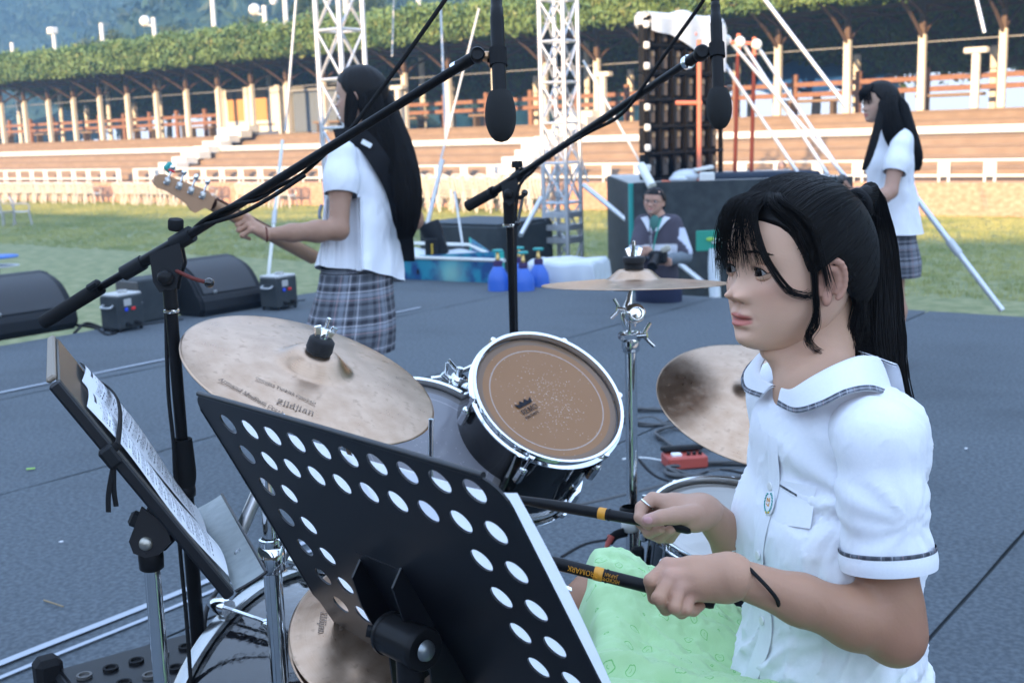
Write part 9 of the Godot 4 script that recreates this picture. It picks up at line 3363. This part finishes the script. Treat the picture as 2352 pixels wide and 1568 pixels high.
func photographer():
	var skin := Color(0.50, 0.29, 0.21)
	var t := thing("person", "smiling man with glasses, dark jacket and camera, standing on the grass beyond the stage", "person", V(1.922,-.85,-14.824))
	var U := Vector3.UP
	var F := V(-0.42, 0, 0.91).normalized()
	var W := V(F.z, 0, -F.x)
	var S := V(1.185,.619,-9.315)
	var H := Transform3D(Basis(F, U, W) * Basis(V(1, 0, 0), 0.08), V(1.153,.793,-9.294))
	var foot := V(S.x, FIELD, S.z)
	var body := head_mesh(H, 110, 100, skin, 1.0, Color(0.5, 0.2, 0.17), true)
	var k0 := body.v.size()
	for k in [1.0, -1.0]: ear_blob(H, k).build(body, 0.004)
	var sL := V(1.327,.527,-9.248)
	var eL := V(1.376,.362,-9.168)
	var wL := V(1.156,.365,-8.945)
	var sR := V(1.052,.531,-9.299)
	var eR := V(.995,.391,-9.173)
	var wR := V(1.067,.435,-8.977)
	var b := Blob.new()
	b.chain([H * V(-0.02, -0.06, 0), S + U * 0.05, S - U * 0.1], [0.055, 0.055, 0.07], 0.03)
	for h in [[wL, -1.0], [wR, 1.0]]:
		var c: Vector3 = h[0]
		for k in 4:
			var o: Vector3 = U * (0.012 - 0.014 * k) + W * (h[1] * -0.05)
			b.chain([c, c + o, c + o + F * 0.02 + W * (h[1] * -0.035)], [0.027, 0.013, 0.009], 0.012)
		b.chain([c, c + U * 0.03 + F * 0.02, c + U * 0.035 + F * 0.03 + W * (h[1] * -0.035)], [0.02, 0.012, 0.009], 0.012)
	for a in [[sL, eL, wL], [sR, eR, wR]]: b.chain([S - U * 0.06, a[0], a[1], a[2]], [0.07, 0.035, 0.03, 0.027], 0.02)
	b.build(body, 0.008)
	skin_tint(body, k0, skin, [])
	part(body, "body", M.skin, t)
	eyes(t, H, skin, false)
	var te := MB.new()
	te.ball(H * V(0.0855, -0.066, 0), V(0.006, 0.0052, 0.017), H.basis, 12, 8)
	part(te, "teeth", M.eye_white, t)
	var hr := MB.new()
	var hq := PackedVector3Array()
	for bb in 13:
		for a in 33:
			var ph := lerpf(-PI, PI, a / 32.0)
			var y0 := table(absf(ph), [[0.0, 0.060], [1.0, 0.055], [1.3, 0.015], [1.6, 0.01], [1.9, -0.03], [PI, -0.06]])
			var el := lerpf(atan2(y0, 0.086), PI / 2, bb / 12.0)
			var d := V(cos(el) * cos(ph), sin(el), cos(el) * sin(ph))
			hq.append(H * (d * (head_dir_radius(d) + 0.004 + 0.004 * sin(ph * 9.0) * sin(el * 5.0))))
	hr.grid(hq, 33, 13, 1, 1, true)
	part(hr, "short_hair", M.hair, t)
	var gl := MB.new()
	for k in [-1.0, 1.0]:
		var gp := PackedVector3Array()
		for s in 17: gp.append(H * V(0.099, 0.004 + 0.017 * sin(TAU * s / 16.0), k * 0.033 + 0.024 * cos(TAU * s / 16.0)))
		gl.tube(gp, 0.0018, 5, false)
		gl.rod(H * V(0.097, 0.008, k * 0.056), H * V(0.0, 0.006, k * 0.076), 0.0016, 5)
	gl.rod(H * V(0.099, 0.006, -0.009), H * V(0.099, 0.006, 0.009), 0.0016, 5)
	part(gl, "glasses", M.black_satin, t)
	var jb := Blob.new()
	var bs := Basis(F, U, W)
	jb.cap(S + W * 0.12, S - W * 0.12, 0.075, 0.075, 0.06)
	jb.ell(Transform3D(bs, S - U * 0.14), V(0.13, 0.18, 0.19), 0.06)
	jb.cap(S - U * 0.28, S - U * 0.40, 0.155, 0.16, 0.06)
	for r in [[sL, eL], [sR, eR]]: jb.chain([r[0], (r[0] as Vector3).lerp(r[1], 0.78)], [0.074, 0.072], 0.05)
	var jm := MB.new()
	jb.build(jm, 0.012)
	for k in jm.v.size():
		var q := bs.inverse() * (jm.v[k] - S)
		var c := Color(0.055, 0.05, 0.07)
		if q.y < -0.155 and q.y > -0.255 and absf(q.z) < 0.185: c = Color(0.6, 0.62, 0.68)
		if q.z > 0.19 and q.y < -0.03 and q.x > -0.02 and absf(q.x - 0.03) < 0.055: c = Color(0.52, 0.55, 0.66)
		if absf(q.z + 0.02) < 0.006 and q.y > -0.2: c = Color(0.5, 0.5, 0.55)
		jm.c[k] = c
	part(jm, "jacket", M.jacket_cloth, t)
	for s in [1.0, -1.0]:
		var cq := PackedVector3Array()
		for bb in 4:
			for a in 8:
				var u := a / 7.0
				var i: Vector3 = S + U * (0.062 - 0.11 * pow(u, 1.3)) + F * (0.05 + 0.075 * u) + W * s * (0.058 * (1.0 - u) + 0.012)
				cq.append(i + (W * s * 0.055 - U * 0.012 + F * 0.016) * (bb / 3.0) * (1.0 - 0.5 * u))
		var cm := MB.new()
		cm.grid(cq, 8, 4)
		part(cm, "collar", M.jacket_white, t)
	var te2 := MB.new(); te2.ball(S + U * 0.0 + F * 0.085, V(0.035, 0.075, 0.045), bs, 14, 10); part(te2, "shirt_front", M.tee_teal, t)
	for r in [[sL, eL, wL], [sR, eR, wR]]:
		var sb := Blob.new()
		sb.chain([(r[0] as Vector3).lerp(r[1], 0.6), r[1], (r[1] as Vector3).lerp(r[2], 0.5), (r[1] as Vector3).lerp(r[2], 0.92)], [0.055, 0.05, 0.043, 0.034], 0.03)
		var sm := MB.new()
		sb.build(sm, 0.011)
		part(sm, "grey_sleeve", M.sleeve_grey, t)
	var pb := Blob.new()
	pb.chain([S - U * 0.40, S - U * 0.55], [0.15, 0.15], 0.05)
	for s in [-0.09, 0.09]: pb.chain([S - U * 0.55 + W * s, foot + U * 0.5 + W * s * 1.2, foot + U * 0.07 + W * s * 1.3], [0.10, 0.08, 0.065], 0.04)
	var pm := MB.new()
	pb.build(pm, 0.016)
	part(pm, "trousers", M.navy, t)
	for s in [-0.115, 0.115]:
		var fm := MB.new(); fm.ball(foot + U * 0.04 + W * s + F * 0.05, V(0.14, 0.045, 0.05), bs, 14, 8); part(fm, "shoe", M.black_rubber, t)
	var lw := MB.new()
	lw.tube(bez([S + U * 0.05 + W * 0.05 + F * 0.08, S - U * 0.08 + W * 0.03 + F * 0.15, S - U * 0.24 + W * 0.0 + F * 0.17], 4), 0.006, 6)
	part(lw, "green_lanyard", M.sign_green, t)
	var cam_ := thing("camera", "black camera with a grey top in the smiling man's hands", "camera", V(1.126,.389,-8.919))
	var cs := Transform3D(bs, V(1.133,.395,-8.92))
	var c1 := MB.new(); c1.box(V(0.07, 0.095, 0.14), cs, 0.015); part(c1, "camera_body", M.black_plastic, cam_)
	var c2 := MB.new(); c2.lathe([Vector2(0, 0), Vector2(0.036, 0), Vector2(0.036, 0.10), Vector2(0.04, 0.11), Vector2(0.04, 0.13), Vector2(0.03, 0.13), Vector2(0, 0.12)], 20, frame(cs.origin + F * 0.03, F - U * 0.5)); part(c2, "lens", M.black_satin, cam_)
	var c3 := MB.new(); c3.box(V(0.06, 0.05, 0.07), Transform3D(bs * Basis(V(1, 0, 0), -0.5), cs.origin + U * 0.06 + W * 0.06), 0.012); part(c3, "flash_head", M.grey_beige, cam_)
	var c4 := MB.new(); c4.tube(bez([S + U * 0.05 - W * 0.08, S - U * 0.05 - W * 0.02 + F * 0.15, cs.origin + W * -0.06], 5), 0.012, 6, true, 0.3); part(c4, "strap", M.strap_black, cam_)

func small_things():
	# far spectator by the railing, seated
	var p := V(6.324,.255,-27.223)
	var t := thing("person", "tiny spectator in a dark blue top far behind the platform by the railing", "person", V(p.x, FIELD, p.z))
	var b := Blob.new()
	b.ell(Transform3D(Basis(), V(6.3,.423,-27.253)), V(0.085, 0.115, 0.095), 0.02)
	b.cap(V(6.297,.334,-27.237), V(6.344,.234,-27.22), 0.05, 0.06, 0.03)
	var m := MB.new()
	b.build(m, 0.015)
	skin_tint(m, 0, Color(0.45, 0.27, 0.2), [])
	part(m, "body", M.skin, t)
	var h := MB.new()
	h.ball(V(6.332,.46,-27.31), V(0.10, 0.085, 0.105), Basis(), 14, 10)
	part(h, "hair", M.hair, t)
	var c := Blob.new()
	c.cap(V(6.353,.195,-27.213), V(p.x + 0.05, FIELD + 0.5, p.z), 0.17, 0.17, 0.05)
	c.cap(V(6.204,.239,-27.221), V(6.081,.024,-26.98), 0.06, 0.05, 0.04)
	c.cap(V(6.484,.23,-27.219), V(6.478,.012,-26.978), 0.06, 0.05, 0.04)
	for s in [-0.1, 0.1]: c.chain([V(p.x + s, FIELD + 0.5, p.z), V(p.x + s - 0.1, FIELD + 0.48, p.z + 0.4), V(p.x + s - 0.1, FIELD + 0.05, p.z + 0.42)], [0.09, 0.07, 0.05], 0.04)
	var cm := MB.new()
	c.build(cm, 0.02)
	part(cm, "clothes", M.navy, t)
	var pr := chair_model(M.grey_plastic)
	dup(pr, "grey_chair", yaw(V(p.x + 0.05, FIELD, p.z - 0.05), 0.5), "grey plastic chair under the far spectator", "chair", "grey chairs on the grass")
	pr.free()
	# amplifier rack at lower left
	var o := V(-.6004,.4895,-1.8994)
	var r := thing("stage_box", "black cable box with rows of sockets and protective corners at lower left", "stage box", V(o.x, 0, o.z))
	var xf := Transform3D(Basis(Vector3.UP, 0.62), V(o.x + 0.02, 0.10, o.z))
	xf.origin.y = 0.5042 - 0.11
	var s1 := MB.new(); s1.box(V(0.38, 0.15, 0.25), xf, 0.006); part(s1, "case", M.black_plastic, r)
	var s2 := MB.new(); s2.box(V(0.36, 0.006, 0.22), xf * Transform3D(Basis(), V(0, 0.077, 0)), 0.002); part(s2, "socket_plate", M.black_satin, r)
	for a in 8:
		for bb in 2:
			var k := MB.new()
			k.lathe([Vector2(0.013, 0), Vector2(0.013, 0.005), Vector2(0.009, 0.005), Vector2(0.008, 0.001), Vector2(0, 0.001)], 16, xf * Transform3D(Basis(), V(-0.155 + a * 0.044, 0.080, -0.05 + bb * 0.07)))
			part(k, "socket", M.black_rubber if (a + bb) % 3 else M.grey_dark, r)
	for sx in [-1.0, 1.0]:
		for sz in [-1.0, 1.0]:
			var k := MB.new()
			k.box(V(0.045, 0.185, 0.045), xf * Transform3D(Basis(), V(sx * 0.195, 0.008, sz * 0.125)), 0.010)
			part(k, "corner_guard", M.black_rubber, r)
	var hn := MB.new()
	hn.tube(bez([xf * V(-0.195, -0.02, 0.14), xf * V(-0.17, -0.03, 0.19), xf * V(0.10, -0.03, 0.19), xf * V(0.13, -0.02, 0.14)], 6), 0.007, 8)
	part(hn, "handle", M.grey_dark, r)
	for k in 3:
		var l := MB.new(); l.ball(xf * V(0.10 + 0.025 * k, 0.082, 0.085), V(0.004, 0.003, 0.004), Basis(), 8, 6); part(l, "red_indicator", M.red_lens, r)
	var st := MB.new(); st.box(V(0.10, 0.003, 0.03), xf * Transform3D(Basis(), V(-0.06, 0.082, 0.09)), 0.001); part(st, "pale_label_strip", M.white_print, r)
	for k in 5:
		var a := xf * V(0.05 + 0.03 * k, 0.08, -0.04 + 0.03 * (k % 2))
		cable([a, a + V(0.01, 0.07, -0.01), a + V(0.05 + 0.01 * k, 0.10, -0.06), a + V(0.11 + 0.02 * k, 0.02, -0.12), V(a.x + 0.16 + 0.02 * k, 0.01, a.z - 0.2)], 0.0045, M.black_rubber if k % 2 else M.grey_rubber, "cable plugged into the stage box, %s from its corner guard" % ["first", "second", "third", "fourth", "fifth"][k])
	cable([xf * V(-0.21, -0.04, 0.10), V(-1.022,0,-2.881), V(-1.082,0,-2.806), V(-1.119,0,-2.653)], 0.0045, M.black_rubber, "black cable leaving the stage box towards the lower left corner")
	# round table cut by the left edge
	var tb := thing("round_table", "pale round table cut off by the left edge on the grass", "table", V(-8.916,-.85,-20.308))
	var tp := V(-6.783,-.051,-15.492)
	var t1 := MB.new(); t1.lathe([Vector2(0, 0), Vector2(0.28, 0), Vector2(0.29, 0.012), Vector2(0.28, 0.025), Vector2(0, 0.025)], 32, Transform3D(Basis(), tp)); part(t1, "table_top", M.tarp_blue, tb)
	var t2 := MB.new(); t2.lathe([Vector2(0, 0), Vector2(0.28, 0), Vector2(0.29, 0.012), Vector2(0, 0.02)], 32, Transform3D(Basis(), tp - V(0, 0.12, 0))); part(t2, "shelf", M.white_plastic, tb)
	rod_piece(V(tp.x, FIELD, tp.z), tp, 0.035, M.black_plastic, "post", tb, 12)

func V(x: float, y: float, z: float) -> Vector3: return Vector3(x, y, z)
